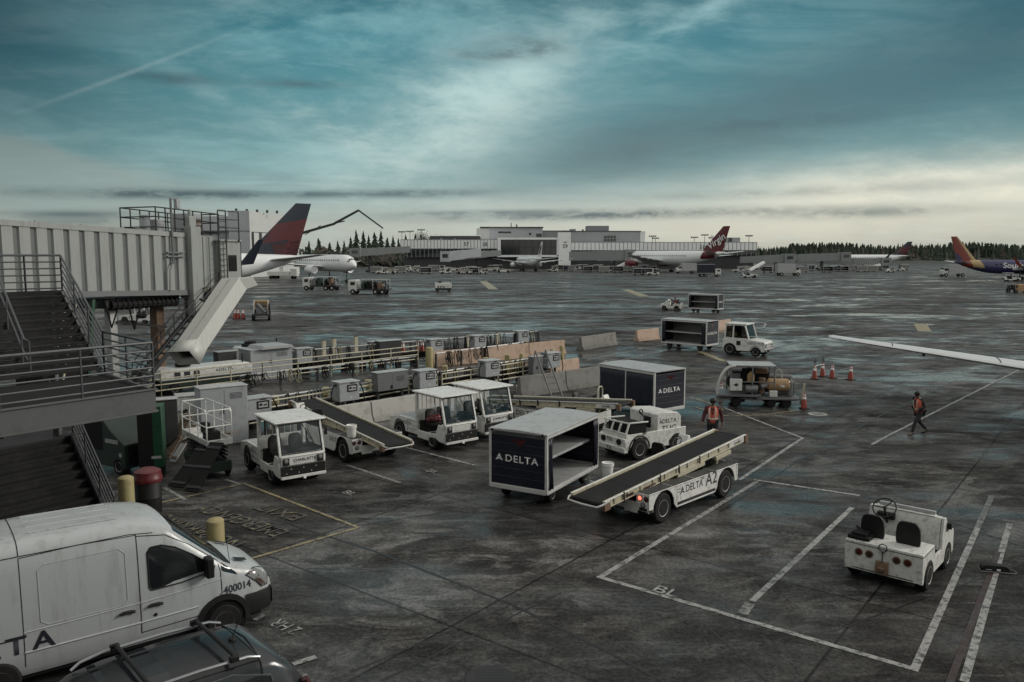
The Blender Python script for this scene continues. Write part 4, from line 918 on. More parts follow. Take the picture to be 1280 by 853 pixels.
SKINM = mat('skin', (.14, .085, .06), .5, dirt=0); DARKCLOTH = mat('dark_cloth', (.018, .018, .021), .85, dirt=.3, dcol=(.035,.033,.03)); MAROON = mat('maroon_cloth', (.06, .012, .014), .85, dirt=.3)
VEST = mat('safety_orange', (.55, .11, .07), .7, dirt=.4, dcol=(.2,.05,.03)); REFL = mat('reflective_tape', (.6, .58, .5), .4, dirt=.3)
walk = dict(pelvis=(0,0,.94), chest=(.07,0,1.32), neck=(.1,0,1.5), head=(.14,0,1.63), look=(1,0,-.25),
    hipL=(0,.1,.9), hipR=(0,-.1,.9), kneeL=(.26,.1,.52), ankleL=(.38,.1,.1), toeL=(.56,.12,.045), kneeR=(-.1,-.1,.48), ankleR=(-.44,-.1,.17), toeR=(-.32,-.12,.045),
    shL=(.05,.2,1.42), shR=(.07,-.2,1.42), elL=(.0,.29,1.14), wrL=(.24,.2,1.06), elR=(-.02,-.3,1.14), wrR=(.22,-.22,1.05))
p = at(1148,543)
person('person in dark clothes and red vest walking across the open apron, head bowed', p, 192, walk, VEST)
stand = dict(pelvis=(0,0,.94), chest=(.02,0,1.33), neck=(.03,0,1.51), head=(.06,0,1.65), look=(1,.15,-.05),
    hipL=(0,.1,.9), hipR=(0,-.1,.9), kneeL=(.14,.11,.5), ankleL=(.12,.12,.09), toeL=(.3,.13,.04), kneeR=(.0,-.11,.5), ankleR=(-.16,-.12,.12), toeR=(.0,-.13,.04),
    shL=(.0,.21,1.42), shR=(.0,-.21,1.42), elL=(-.08,.3,1.14), wrL=(.0,.33,.9), elR=(.04,-.3,1.14), wrR=(.16,-.34,.92))
person('person in an orange vest over maroon sleeves standing behind the lit belt loader', (7.5,29.4,0), -108, stand, VEST, 1.06, MAROON)
# ---------------------------------------------------------------- van and car near the camera
def section(fr, hw, zb, zt):
    return [(hw*a, zb+(zt-zb)*b) for a, b in fr]
VANF = [(.93,0),(.985,.05),(1,.18),(1,.36),(.985,.48),(.965,.62),(.935,.78),(.89,.9),(.82,.955),(.68,.985),(.36,1),(0,1.004)]
def shell(stations, fr, n=1):
    """interpolated cross sections: station = (x, half width, bottom, top)"""
    def sec(x):
        for a, b in zip(stations, stations[1:]):
            if x <= b[0]+1e-9:
                t = (x-a[0])/(b[0]-a[0]); hw, zb, zt = (a[i]+(b[i]-a[i])*t for i in (1, 2, 3)); break
        half = section(fr, hw, zb, zt)
        return [(x, -y, z) for y, z in half]+[(x, y, z) for y, z in reversed(half[:-1])]
    return sec
def polygrid(poly, yf, m, nz=7, nx=6):
    """a side panel that follows the body: outline in x-z, yf gives the side"""
    b = MB(m); zs = [p[1] for p in poly]; z0, z1 = min(zs)+.002, max(zs)-.002; rows = []
    for i in range(nz+1):
        z = z0+(z1-z0)*i/nz; cr = []
        for (xa, za), (xb, zb_) in zip(poly, poly[1:]+poly[:1]):
            if (za-z)*(zb_-z) <= 0 and za != zb_: cr.append(xa+(xb-xa)*(z-za)/(zb_-za))
        a, c = min(cr), max(cr); rows.append([(a+(c-a)*k/nx, yf(a+(c-a)*k/nx, z), z) for k in range(nx+1)])
    return b.rings(rows, cap=False, close=False)
def dens(pts, st=.07):
    out = []
    for a, b in zip(pts, pts[1:]):
        n = max(1, int(math.hypot(b[0]-a[0], b[1]-a[1])/st)); out += [(a[0]+(b[0]-a[0])*i/n, a[1]+(b[1]-a[1])*i/n) for i in range(n)]
    return out+[pts[-1]]
def van():
    t = thing('cargo_van', 'white cargo van numbered 400014 parked at the lower left, wet roof', 'van', (-7.5,14.05), 38)
    st = [(-2.95,.9,.42,2.3),(-2.88,1.0,.36,2.46),(-2.4,1.02,.34,2.54),(-1,1.03,.33,2.57),(.3,1.03,.33,2.54),(.75,1.03,.33,2.47),(1.0,1.03,.33,2.36),(1.95,1.02,.33,1.46),(2.1,1.01,.33,1.36),(2.5,.98,.33,1.22),(2.75,.9,.36,1.06),(2.87,.78,.4,.86)]
    xs = [-2.95,-2.88,-2.6,-2,-1,0,.3,.55,.75,.9,1.0,1.15,1.3,1.5,1.7,1.85,1.95,2.03,2.1,2.3,2.5,2.65,2.75,2.82,2.87]
    sec = shell(st, VANF)
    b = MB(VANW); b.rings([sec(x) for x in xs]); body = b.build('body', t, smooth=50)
    def sy(x, z, s=-1):
        pts = [p for p in sec(x) if p[1]*s >= 0]; pts.sort(key=lambda p: p[2])
        for p, q in zip(pts, pts[1:]):
            if p[2] <= z <= q[2]+1e-6:
                u = (z-p[2])/max(1e-6, q[2]-p[2]); return abs(p[1]+(q[1]-p[1])*u)
        return abs(pts[-1][1])
    def patch(name, poly, m, off=.006, parent=t, s=-1, smooth=30):
        return polygrid(poly, lambda x, z: s*(sy(x, z, s)+off), m).build(name, parent, smooth=50)
    def seam(pts, s=-1, r=.007, m=None):
        b = MB(m or DARKIN); b.tube([(x, s*(sy(x, z, s)+.0), z) for x, z in dens(pts)], r, 5); return b.build('panel_seam', body)
    # windows
    door = [(.62,1.28),(1.15,1.29),(1.72,1.36),(1.74,1.42),(1.35,1.74),(1.05,1.95),(.82,2.04),(.64,2.04),(.58,1.96),(.58,1.34)]
    for s in (-1, 1):
        d = thing('front_door', None, None); d.parent = t
        polygrid(door, lambda x, z: s*(sy(x, z, s)+.006), WGLASS).build('window', d, smooth=50)
        b = MB(BLACK); b.tube([(x, s*(sy(x, z, s)+.006), z) for x, z in dens(door+door[:1])[:-1]], .014, 5, closed=True); b.build('window_seal', d)
        b = MB(BLACK); q = [(.56,.98),(.8,1.0)]; b.tube([(x, s*(sy(x, z, s)+.03), z) for x, z in ((.55,1.0),(.6,1.02),(.72,1.02),(.78,1.0))], .028, 7); b.build('handle', d)
        b = MB(DARKIN)
        for pts in ([(.42,.55),(.42,1.3),(.42,2.3)], [(.42,2.28),(.9,2.2),(1.3,1.93),(1.8,1.5),(1.84,1.3),(1.84,.9),(1.55,.6)], [(.42,.55),(1.45,.58)]): b.tube([(x, s*(sy(x, z, s)-.001), z) for x, z in dens(pts)], .009, 5)
        b.build('door_seam', d)
    seam([(-1.35,.5),(-1.35,1.3),(-1.35,2.3)]); seam([(-1.35,2.3),(-.5,2.33),(.42,2.3)]); seam([(-2.8,1.0),(-1.35,1.0)], r=.012, m=BLACK)
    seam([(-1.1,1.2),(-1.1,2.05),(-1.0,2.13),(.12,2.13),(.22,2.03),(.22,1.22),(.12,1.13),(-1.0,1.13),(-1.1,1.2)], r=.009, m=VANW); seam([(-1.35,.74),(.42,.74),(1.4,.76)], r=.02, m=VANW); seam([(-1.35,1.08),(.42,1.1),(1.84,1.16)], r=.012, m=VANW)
    b = MB(BLACK); b.tube([(x, -(sy(x, z)+.03), z) for x, z in ((.08,.98),(.14,1.0),(.26,1.0),(.32,.98))], .028, 7); b.build('sliding_door_handle', t)
    b = MB(BLACK); b.cyl((.66,-sy(.66,.82),.82),(.66,-sy(.66,.82)-.012,.82),.03); b.build('lock', t)
    # roof seams
    b = MB(DARKIN)
    for x in (-1.35,): b.tube([(x, y, z+.001) for _, y, z in sec(x) if z > 2.3], .008, 5)
    for s in (-1, 1): b.tube([(x, s*(sy(x, z)-.0), z) for x, z in dens([(-2.8,2.33),(.3,2.33),(.7,2.28)])], .009, 5)
    b.build('roof_seam', body)
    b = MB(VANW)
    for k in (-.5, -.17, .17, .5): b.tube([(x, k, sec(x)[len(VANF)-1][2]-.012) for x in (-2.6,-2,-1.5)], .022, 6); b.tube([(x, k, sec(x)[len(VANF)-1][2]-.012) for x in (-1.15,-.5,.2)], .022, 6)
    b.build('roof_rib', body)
    # windscreen, cowl, bonnet vents
    b = MB(WGLASS); lo, hi = 8, len(VANF)*2-1-8
    rows = [[(x+.006, y*.97, z+.012) for _, y, z in sec(x)[lo-1:hi+1]] for x in (1.06,1.3,1.6,1.86)]
    b.rings(rows, cap=False, close=False); b.build('windscreen', t, smooth=60)
    b = MB(BLACK); b.rings([[(x+.004, y*.96, z+.008) for _, y, z in sec(x)[lo-1:hi+1]] for x in (1.88,1.98,2.08)], cap=False, close=False); b.build('cowl', t)
    b = MB(BLACK); b.tube([(2.0,.1,1.46),(1.85,-.15,1.6),(1.72,-.5,1.7)], .012, 5); b.tube([(2.0,.8,1.44),(1.82,.55,1.63),(1.7,.2,1.74)], .012, 5); b.build('wiper', t)
    for s in (-1, 1):
        b = MB(BLACK); b.plate([(2.2,s*.52,1.335),(2.46,s*.48,1.255),(2.46,s*.62,1.243),(2.22,s*.68,1.318)]); o = b.build('bonnet_vent', t, smooth=0); o.location = (0,0,.02)
        o = patch('quarter_window', [(1.86,1.3),(2.16,1.15),(2.14,1.2),(1.88,1.44)], WGLASS, .008, t, s)
        hl = [(2.32,1.1),(2.5,1.17),(2.7,1.08),(2.79,.92),(2.74,.8),(2.62,.8),(2.5,.95)]
        h = patch('headlight', hl, mat('smoked_lens', (.2,.2,.2), .12, dirt=0), .014, t, s)
        b = MB(BLACK); b.tube([(x, s*(sy(x, z, s)+.012), z) for x, z in hl], .012, 5, closed=True); b.build('bezel', h)
        b = MB(AMBER); b.plate([(x, s*(sy(x, z, s)+.02), z) for x, z in ((2.5,.98),(2.62,.82),(2.72,.82),(2.6,.96))]); b.build('indicator', h, smooth=0)
        b = MB(DARKIN); b.plate([(x, s*(sy(x, z, s)+.018), z) for x, z in ((2.36,1.11),(2.5,1.14),(2.6,1.0),(2.52,.98))]); b.build('reflector', h, smooth=0)
        # bumper and arch trim
        b = MB(BLACK); b.rings([[(x, s*(sy(x, .6, s)+o_), z) for o_, z in ((.012,.34),(.03,.4),(.03,.68),(.012,.74))] for x in (2.28,2.5,2.65,2.75,2.82)], cap=False, close=False); b.build('bumper_corner', t, smooth=60)
        b = MB(BLACK); ri, ro = .4, .5; rs = []
        for k in range(13):
            a = R(-8+196*k/12); rs.append([(1.85+q*math.cos(a), s*(1.02+d), .37+q*math.sin(a)) for q, d in ((ri,.0),(ri,.04),(ro,.03),(ro,.0))])
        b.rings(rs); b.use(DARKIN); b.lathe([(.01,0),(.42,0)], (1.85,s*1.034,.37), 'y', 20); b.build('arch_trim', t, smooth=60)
        wheel(t, 1.85, s*1.055, .345, .26, STEEL); wheel(t, -1.75, s*1.05, .345, .26, STEEL)
        b = MB(BLACK); b.box(1.52,s*1.12-.1,1.3,1.66,s*1.12+.13,1.68); b.bar((1.6,s*.98,1.42),(1.6,s*1.15,1.42),.06,.1); b.build('mirror', t, .04)
    b = MB(BLACK); b.rings([[(x, -y, .36), (x+.03, -y, .44), (x+.03, -y, .66), (x-.02, -y, .74)] for x, y in ((2.82,-.86),(2.88,-.7),(2.92,0),(2.88,.7),(2.82,.86))], cap=False, close=False); b.box(2.86,-.6,.5,2.9,.6,.84); b.build('bumper', t, smooth=60)
    b = MB(BLACK); b.cyl((2.05,-.86,1.38),(1.98,-.9,1.95),.006,n=5); b.build('antenna', t)
    def side_text(txt, x, z, h, sx, sp):
        y = -(sy(x, z)+.006); y2 = -(sy(x, z+h/2)+.006); y1 = -(sy(x, z-h/2)+.006)
        v = Vector((0, y2-y1, h)); xb = -(sy(x+.3, z)+.006); u = Vector((.3, xb-y, 0)); lettering(txt, (x, y-.004, z), u, v, h, t, INK, sx=sx, space=sp)
    side_text('DELTA', -1.8, .9, .3, 1.15, 1.3)
    side_text('400014', 2.14, .93, .14, .9, 1.0)
    b = MB(DARKIN); b.box(-2.7,-.9,.25,2.6,.9,.4); b.build('underbody', t)
    return t
van()
def suv():
    t = thing('parked_car', 'dark grey car with roof bars at the bottom left, cut by the frame', 'car', (-5.15,9.95), 222)
    CF = [(.94,0),(1,.1),(1,.32),(.985,.47),(.95,.58),(.89,.72),(.83,.88),(.78,.945),(.66,.98),(.36,.998),(0,1)]
    st = [(-2.32,.72,.45,1.0),(-2.28,.84,.38,1.12),(-2.2,.9,.34,1.25),(-2.02,.92,.32,1.5),(-1.8,.93,.3,1.645),(-1.5,.93,.3,1.69),(-.8,.94,.3,1.72),(0,.94,.3,1.72),(.45,.94,.3,1.66),(1.25,.94,.3,1.14),(1.4,.93,.3,1.08),(2.1,.9,.32,.95),(2.3,.75,.38,.75)]
    xs = [-2.32,-2.28,-2.24,-2.2,-2.1,-2.02,-1.9,-1.8,-1.65,-1.5,-1.1,-.8,-.4,0,.25,.45,.85,1.25,1.4,1.8,2.1,2.3]
    sec = shell(st, CF); PAINT = mat('dark_car_paint', (.012, .013, .015), .1, metal=.1, dirt=.4, dcol=(.05,.05,.05))
    LIGHTP = mat('grey_car_paint', (.06, .063, .067), .16, metal=.4, dirt=.3)
    b = MB(PAINT); b.rings([sec(x) for x in xs]); body = b.build('body', t, smooth=55)
    b = MB(LIGHTP); nn = len(CF); b.rings([[(x-.002, y*1.002, z+.008) for _, y, z in sec(x)[5:2*nn-1-5]] for x in (-2.26,-2.2,-2.1,-2.02,-1.9,-1.8,-1.7,-1.62)], cap=False, close=False); b.build('rear_spoiler', t, smooth=60)
    b = MB(WGLASS); b.rings([[(x, y*.97, z+.012) for _, y, z in sec(x)[5:2*nn-1-5]] for x in (.5,.85,1.2)], cap=False, close=False)
    b.build('windscreen', t)
    b = MB(WGLASS); b.rings([[(x, y, z+.006) for _, y, z in sec(x)[nn-3:nn+2]] for x in (-.5,-.2,.25)], cap=False, close=False); b.build('sunroof', t, smooth=0)
    for s in (-1, 1):
        poly = [(-1.75,1.2),(-.9,1.16),(.95,1.12),(.5,1.5),(.1,1.58),(-1.2,1.58),(-1.72,1.42)]
        def sy(x, z):
            pts = sorted([p for p in sec(x) if p[1] >= 0], key=lambda p: p[2])
            for p, q in zip(pts, pts[1:]):
                if p[2] <= z <= q[2]: return p[1]+(q[1]-p[1])*(z-p[2])/max(1e-6, q[2]-p[2])
            return pts[-1][1]
        w_ = polygrid(poly, lambda x, z: s*(sy(x, z)+.006), WGLASS).build('side_window', t, smooth=50)
        b = MB(CHROME); b.tube([(x, s*(sy(x, z)+.008), z) for x, z in poly], .012, 5, closed=True); b.build('window_trim', w_)
        b = MB(CHROME); b.tube([(.42,s*.66,1.66),(.3,s*.69,1.72),(0,s*.7,1.765),(-.8,s*.7,1.765),(-1.45,s*.69,1.73),(-1.62,s*.68,1.67)], .022, 7); b.build('roof_rail', t)
        b = MB(CHROME); b.tube([(-2.3,s*.77,.94),(-2.31,s*.75,1.08),(-2.24,s*.78,1.2)], .035, 8); b.use(REDL).tube([(-2.28,s*.83,.95),(-2.27,s*.83,1.08),(-2.2,s*.83,1.2)], .05, 8); b.build('tail_light', t)
        wheel(t, 1.4, s*.945, .35, .22); wheel(t, -1.35, s*.945, .35, .22)
    for x in (-.15, -1.25):
        b = MB(BLACK); b.tube([(x,-.71,1.79),(x,-.66,1.83),(x,0,1.835),(x,.66,1.83),(x,.71,1.79)], .032, 8)
        for s in (-1, 1): b.box(x-.06,s*.71-.04,1.74,x+.06,s*.71+.04,1.82)
        b.build('roof_bar', t, .01)
    b = MB(BLACK); b.lathe([(.06,0),(.05,.03),(.012,.05)], (-1.52,0,1.69), 'z', 12); b.cyl((-1.52,0,1.73),(-1.68,0,2.05),.007,n=5); b.build('antenna', t)
    b = MB(DARKIN); b.tube([(x-.0, y*1.002, z+.006) for x, y, z in [(-1.6+.1*(1-abs(p[1])/.8)*-1, p[1], p[2]) for p in sec(-1.62)[5:2*nn-1-5]]], .007, 5); b.build('hatch_seam', body)
    b = MB(WHITE); b.box(-2.36,-.25,.6,-2.33,.25,.72); b.build('rear_plate', t)
suv()
# ---------------------------------------------------------------- charging row, barriers, fences
def charger0():
    t = thing('charging_cabinet', 'x', 'charging cabinet')
    b = MB(GALV); b.box(-.5,-.32,.78,.5,.32,1.6); b.build('cabinet', t, .015)
    b = MB(SHEET); b.box(-.54,-.37,1.6,.54,.36,1.65); b.build('hood', t, .01)
    b = MB(DSTEEL)
    for x in (-.38, .38): b.box(x-.05,-.05,0,x+.05,.05,.78); b.box(x-.12,-.12,0,x+.12,.12,.03)
    b.build('post', t)
    b = MB(BLACK); b.box(-.12,-.335,1.18,.4,-.318,1.5); s = b.build('display_panel', t, .006)
    b = MB(SHEET); b.box(-.05,-.3405,1.24,.33,-.334,1.44); b.build('screen', s); b = MB(BLACK); b.box(-.02,-.343,1.3,.1,-.34,1.4); b.box(.15,-.343,1.3,.3,-.34,1.36); b.box(.03,-.325,1.53,.3,-.318,1.57); b.build('button', s)
    b = MB(WHITE); b.box(.05,-.324,.92,.13,-.3185,.97); b.build('sticker', t, smooth=0)
    for sx, q in ((-1, .55), (1, .8)):
        b = MB(RUBBER); b.tube([(sx*.5,-.1,1.5),(sx*.66,-.12,1.48),(sx*.8,-.14,1.2),(sx*(.84),-.2,.7),(sx*.7,-.22,.25),(sx*.45,-.25,.4+q*.2)], .03, 7); b.build('cable', t)
    b = MB(STEEL); b.cyl((-.42,0,1.55),(-.6,0,1.52),.05); b.build('connector', t)
    return t
ch0 = charger0(); GCH = 'grey charging cabinets along the cable rail'
front = [(320,508),(432,487),(530,472),(611,459),(688,449)]
FH = 43.5
lab = ['grey charging cabinet nearest the scissor lift in the front row','grey charging cabinet behind the white belt loader in the front row','grey charging cabinet above the tractor with the red bundle','grey charging cabinet behind the rearmost cab tow tractor','grey charging cabinet by the leaning ladder at the end of the front row']
fpos = []
for k, (px, py) in enumerate(front):
    q = at(px, py, 1.25); q.z = 0; fpos.append(q)
    o = ch0 if k == 0 else dup(ch0)
    o.location = q; o.rotation_euler = (0,0,R(FH)); tag(o, lab[k], group=GCH)
back = [(378,443),(470,434),(543,431),(597,426),(651,420)]
for k, (px, py) in enumerate(back):
    q = at(px, py, 1.25); q.z = 0; tag(dup(ch0, q, 40, '%s grey charging cabinet from the left in the far row' % ORD[k].capitalize()), group='grey charging cabinets in the far row')
def post0():
    t = thing('guard_post', 'x', 'bollard')
    b = MB(YELLOW); b.lathe([(.1,0),(.1,.72),(.01,.72)], n=14); b.build('post', t)
    b = MB(YELLOW); b.box(-.15,-.15,.72,.15,.15,1.12); b.build('head', t, .03); return t
bp0 = post0()
plist = [(302,535,'before the first cabinet'),(344,523,'right of the first cabinet'),(407,512,'left of the second cabinet'),(460,502,'right of the second cabinet'),(525,490,'left of the third cabinet'),(556,483,'right of the third cabinet'),(607,472,'left of the fourth cabinet'),(634,468,'right of the fourth cabinet')]
for k, (px, py, w_) in enumerate(plist):
    q = at(px, py-14, .6); q.z = 0; o = bp0 if k == 0 else dup(bp0)
    o.location = q; tag(o, 'square headed yellow guard post standing ' + w_ + ' of the front charging row', group='yellow guard posts in the front charging row')
def bollard(px, py, r, h, label, m=YELLOW, z=0):
    q = at(px, py); b = MB(m); b.lathe([(r,0),(r,h),(r*.97,h+.02),(r*.7,h+.06),(.01,h+.075)], n=22); tag(b.build('bollard', loc=(q.x,q.y,0)), label, 'bollard', 'round yellow bollards'); return q
bollard(271,706,.2,1.05,'round yellow bollard beside the nose of the cargo van')
bollard(160,655,.2,1.25,'round dusty yellow bollard left of the red topped barrel')
bollard(690,462,.14,1.25,'round yellow bollard behind the dark barrier left of the last cabinet'); bollard(702,458,.14,1.3,'round yellow bollard behind the dark barrier at its middle'); bollard(537,462,.24,1.35,'thick yellow bollard at the left end of the orange barriers')
bollard(652,463,.14,1.0,'short round yellow bollard behind the ladder foot')
q = at(187,643); t = thing('waste_barrel', 'black barrel with a domed red lid beside the dusty bollard', 'barrel', q)
b = MB(BLACK); b.lathe([(.3,0),(.33,.05),(.34,.5),(.36,.52),(.34,.55),(.35,.95),(.33,.98)], n=24); b.build('drum', t)
b = MB(RED); b.lathe([(.37,.95),(.385,1.0),(.385,1.06),(.36,1.1),(.35,1.24),(.22,1.31),(.01,1.34)], n=24); b.build('lid', t)
# jersey barriers
def barrier(p, q, label, m, h=.95, group=None, w_=.6, lugs=True):
    p, q = Vector(p), Vector(q); L = (q-p).length; hd = math.degrees(math.atan2(q.y-p.y, q.x-p.x))
    b = MB(m); pr = [(-w_/2,0),(w_/2,0),(w_/2,.08),(w_*.28,.34),(w_*.16,h-.03),(w_*.13,h),(-w_*.13,h),(-w_*.16,h-.03),(-w_*.28,.34),(-w_/2,.08)]
    n = max(2, int(L/.5)); rnd = random.Random(int(L*1000))
    b.rings([[(L*i/n, y+rnd.uniform(-.006,.006), z+(rnd.uniform(-.012,.006) if z > .5 else 0)) for y, z in pr] for i in range(n+1)])
    o = b.build('concrete_barrier', loc=(p.x,p.y,0), rot=(0,0,R(hd)), bevel=.015); tag(o, label, 'barrier', group)
    return o
def row(pts, labels, m, group, h=.95, gap=.06):
    for (a, c), l in zip(zip(pts, pts[1:]), labels):
        d = (c-a).normalized(); barrier(a+d*gap/2, c-d*gap/2, l, m, h, group)
a = Vector((-8.6,31.6,0)); c = Vector((-1.2,38.8,0)); d = c-a
row([a+d*k/3 for k in range(4)], ['pale concrete barrier behind the white belt loader with the bucket','pale concrete barrier with a strap, left of the tractor with the red bundle','pale concrete barrier behind the tractor with the red bundle'], CONC, 'pale barriers in front of the charging row', .9)
a = at(648,497); c = at(722,486); e = at(757,480)
row([a, a.lerp(e, .5), e], ['dark stained barrier with the ladder leaning on it','dark stained barrier with cables hung over it, right of the ladder'], DCONC, 'dark stained barriers', 1.05)
barrier(at(752,478), at(757,470), 'short dark barrier end behind the row of dark barriers', DCONC, .95, 'dark stained barriers', .5)
a = at(540,459); c = at(705,442)
row([a, a.lerp(c, .38), a.lerp(c, .7), c], ['faded orange barrier at the left, beside the thick bollard','faded orange barrier in the middle of its row','faded orange barrier at the right end of its row'], PINK, 'faded orange barriers', 1.0)
barrier(at(686,474), at(722,468), 'faded orange barrier behind the last charging cabinet', PINK, 1.0, 'faded orange barriers')
barrier(at(725,438), at(768,431), 'single dark barrier standing alone on the apron', DCONC, 1.0, None, .7)
barrier(at(795,427), at(822,424), 'faded orange barrier alone at the left of the towed cart', PINK, .95, 'faded orange barriers')
barrier(at(893,414), at(912,411), 'faded orange barrier seen between the towed cart and cab tractor', PINK, .95, 'faded orange barriers')
# cable rail: grey top pipe, hanging cables
def cable_rail(p, q, label, h, cables, seed, busbar=True):
    p, q = Vector(p), Vector(q); L = (q-p).length; hd = math.degrees(math.atan2(q.y-p.y, q.x-p.x)); rnd = random.Random(seed)
    t = thing('cable_rail', label, 'rail', p, hd)
    b = MB(SHEET); b.cyl((0,0,h),(L,0,h),.045,n=8); b.build('top_pipe', t)
    n = int(L/2.1)
    for k in range(n+1): b = MB(DSTEEL); b.box(k*L/n-.05,-.05,0,k*L/n+.05,.05,h-.04); b.build('post', t)
    if busbar:
        b = MB(DARKIN); b.box(0,.2,.35,L,.55,.72); 
        for k in range(int(L/1.3)): b.box(k*1.3+.2,.15,0,k*1.3+.5,.5,.35)
        b.build('cable_tray', t)
    for k in range(cables):
        x = rnd.uniform(.2, L-.2); b = MB(RUBBER if rnd.random() < .95 else YELLOW); w_ = rnd.uniform(.12,.35); z = rnd.uniform(.1,.6)
        b.tube([(x,.0,h*.5),(x,-.07,h),(x+w_*.3,-.09,h+.06),(x+w_*.5,-.12,h*.8),(x+w_,-.13,z),(x+w_*.5,-.1,z-.08),(x,-.1,z+.1),(x-w_*.1,-.07,h*.75)], .022, 6); b.build('hanging_cable', t)
    return t
d = unit(FH)
cable_rail(fpos[0]-d*3.6+Vector((-.7,.8,0)), fpos[4]+d*.8+Vector((-.7,.8,0)), 'grey pipe rail with cables hung from it, behind the front row of cabinets', 1.25, 34, 3)
bk = [at(px, py, 1.25) for px, py in back]
cable_rail(Vector((bk[0].x-1,bk[0].y-1,0)), Vector((bk[4].x+1.3,bk[4].y+.9,0)), 'grey pipe rail thick with cables, along the far row of cabinets', 1.5, 46, 5)
fm = lambda px, py: at(px, py, .8).xy
a_, c_ = fm(300,470), fm(520,446)
cable_rail((a_[0],a_[1],0), (c_[0],c_[1],0), 'low grey pipe rail with cables and hoses just before the cream fence', .8, 34, 9, False)
a_, c_ = fm(545,446), fm(660,431)
cable_rail((a_[0],a_[1],0), (c_[0],c_[1],0), 'low grey pipe rail hung with cables before the faded orange barriers', 1.0, 26, 11, False)
# yellow rail fences
def rail_fence(pts, label, h=1.25, n=4, gap=2.2, m=CREAM, end=True):
    t = thing('rail_fence', label, 'fence', (0,0,0))
    for (a, c) in zip(pts, pts[1:]):
        L = (c-a).length; k = max(1, round(L/gap))
        for i in range(n):
            b = MB(m); z = h*(1-i/n*.88); b.cyl(a+Z*z, c+Z*z, .032, n=7); b.build('rail', t)
        for i in range(k+1):
            b = MB(m); p = a.lerp(c, i/k); b.cyl(p, p+Z*(h-.02), .035, n=7); b.build('post', t)
    return t
rail_fence([Vector((-20.5,36.2,0)), Vector((-17.5,39.4,0)), Vector((-13.7,43.5,0)), Vector((-6.1,51.5,0))], 'long cream four rail fence in front of the grey plant boxes', 1.3)
rail_fence([fpos[0]-d*3+Vector((-.2,.55,0)), fpos[2]+d*1+Vector((-.2,.55,0))], 'cream rail fence low behind the nearer charging cabinets', 1.2, 4, 1.9)
rail_fence([fpos[2]+d*1.3+Vector((-.2,.55,0)), fpos[4]+Vector((-.2,.55,0))], 'cream rail fence low behind the farther charging cabinets', 1.2, 4, 1.9)
# plant boxes behind the fence
def plant_box(p, head, l, w_, h, label, name='plant_cabinet', m=None, hood=False, legs=0, vents=True):
    t = thing(name, label, 'cabinet', p, head)
    b = MB(m or GALV); b.box(-l/2,-w_/2,legs,l/2,w_/2,h); b.build('cabinet', t, .02)
    b = MB(SHEET); b.box(-l/2-.03,-w_/2-.03,h,l/2+.03,w_/2+.03,h+.04)
    if hood: b.prism([(-l*.3,h+.04),(l*.5,h+.04),(l*.42,h+.22),(-l*.22,h+.22)], -w_/2-.3, w_/2)
    b.build('lid', t, .012)
    b = MB(DSTEEL)
    b.box(-.005,-w_/2-.004,legs+.08,.005,-w_/2,h-.08)
    if vents:
        for k in range(5): b.box(l*.12,-w_/2-.006,h-.25-k*.05,l*.38,-w_/2,h-.23-k*.05)
    b.build('door_seam', t)
    b = MB(BLACK); b.box(-.1,-w_/2-.04,h*.55,-.04,-w_/2,h*.65); b.build('handle', t)
    if legs:
        b = MB(DSTEEL)
        for sx in (-1, 1): b.box(sx*l*.4-.05,-.05,0,sx*l*.4+.05,.05,legs)
        b.build('post', t)
    return t
q = at(262,484,2.2); plant_box((q.x+.35,q.y+.2), 36, 1.75, .8, 2.2, 'large plain grey cabinet behind the scissor lift')
q = at(206,499,2.1); plant_box((q.x,q.y), 30, .75, .5, 2.1, 'dark grey switch cabinet left of the scissor lift', m=DSTEEL, legs=.5)
q = at(230,505,1.6); plant_box((q.x,q.y+1.2), 30, 1.5, .8, 1.75, 'off white cabinet with paper notices behind the scissor lift rails', m=WHITE)
plant_box((-14.4,46.4), 44, 2.6, 1.5, 1.75, 'broad grey plant box with a sloping hood behind the cream fence', hood=True)
plant_box((-16.2,44.8), 44, 1.1, .6, 1.75, 'dark panel box left of the broad plant box', m=DSTEEL)
q = at(485,426,1.7); plant_box((q.x,q.y), 40, 1.6, .6, 1.7, 'dark plant box with an orange cone behind it in the far row', m=DSTEEL, legs=.3)
q = fpos[2]-d*2.0; plant_box((q.x,q.y), FH, 1.7, .5, 1.75, 'slate grey box on posts left of the third charging cabinet', m=STEEL, legs=.9)
q = fpos[4]-d*1.2; plant_box((q.x,q.y), FH, .8, .4, 1.5, 'slate box behind the ladder near the last cabinet', m=STEEL, legs=.5)
for k, px in enumerate((405,418,445,585,622)):
    q = at(px, 446-k*3); b = MB(CREAM); b.box(-.13,-.1,0,.13,.1,1.15); b.use(DSTEEL); b.box(-.15,-.12,1.15,.15,.12,1.19); tag(b.build('cable_post', loc=q, rot=(0,0,R(40)), bevel=.015), '%s yellow cable post from the left in the far charging row' % ORD[k], 'post', 'yellow cable posts in the far row')
# wheeled ladder leaning at the dark barrier
t = thing('wheeled_ladder', 'grey aluminium ladder leaning over the dark barrier', 'ladder', at(694,499), 118)
b = MB(STEEL)
for s in (-1, 1): b.bar((-.3,s*.3,0),(1.5,s*.3,2.3),.05,.08); b.bar((2.2,s*.3,0),(1.5,s*.3,2.3),.035)
b.build('stile', t); b = MB(STEEL)
for k in range(8): b.bar((-.3+1.8*(k+.6)/8,-.3,2.3*(k+.6)/8),(-.3+1.8*(k+.6)/8,.3,2.3*(k+.6)/8),.05,.03)
b.build('rung', t)
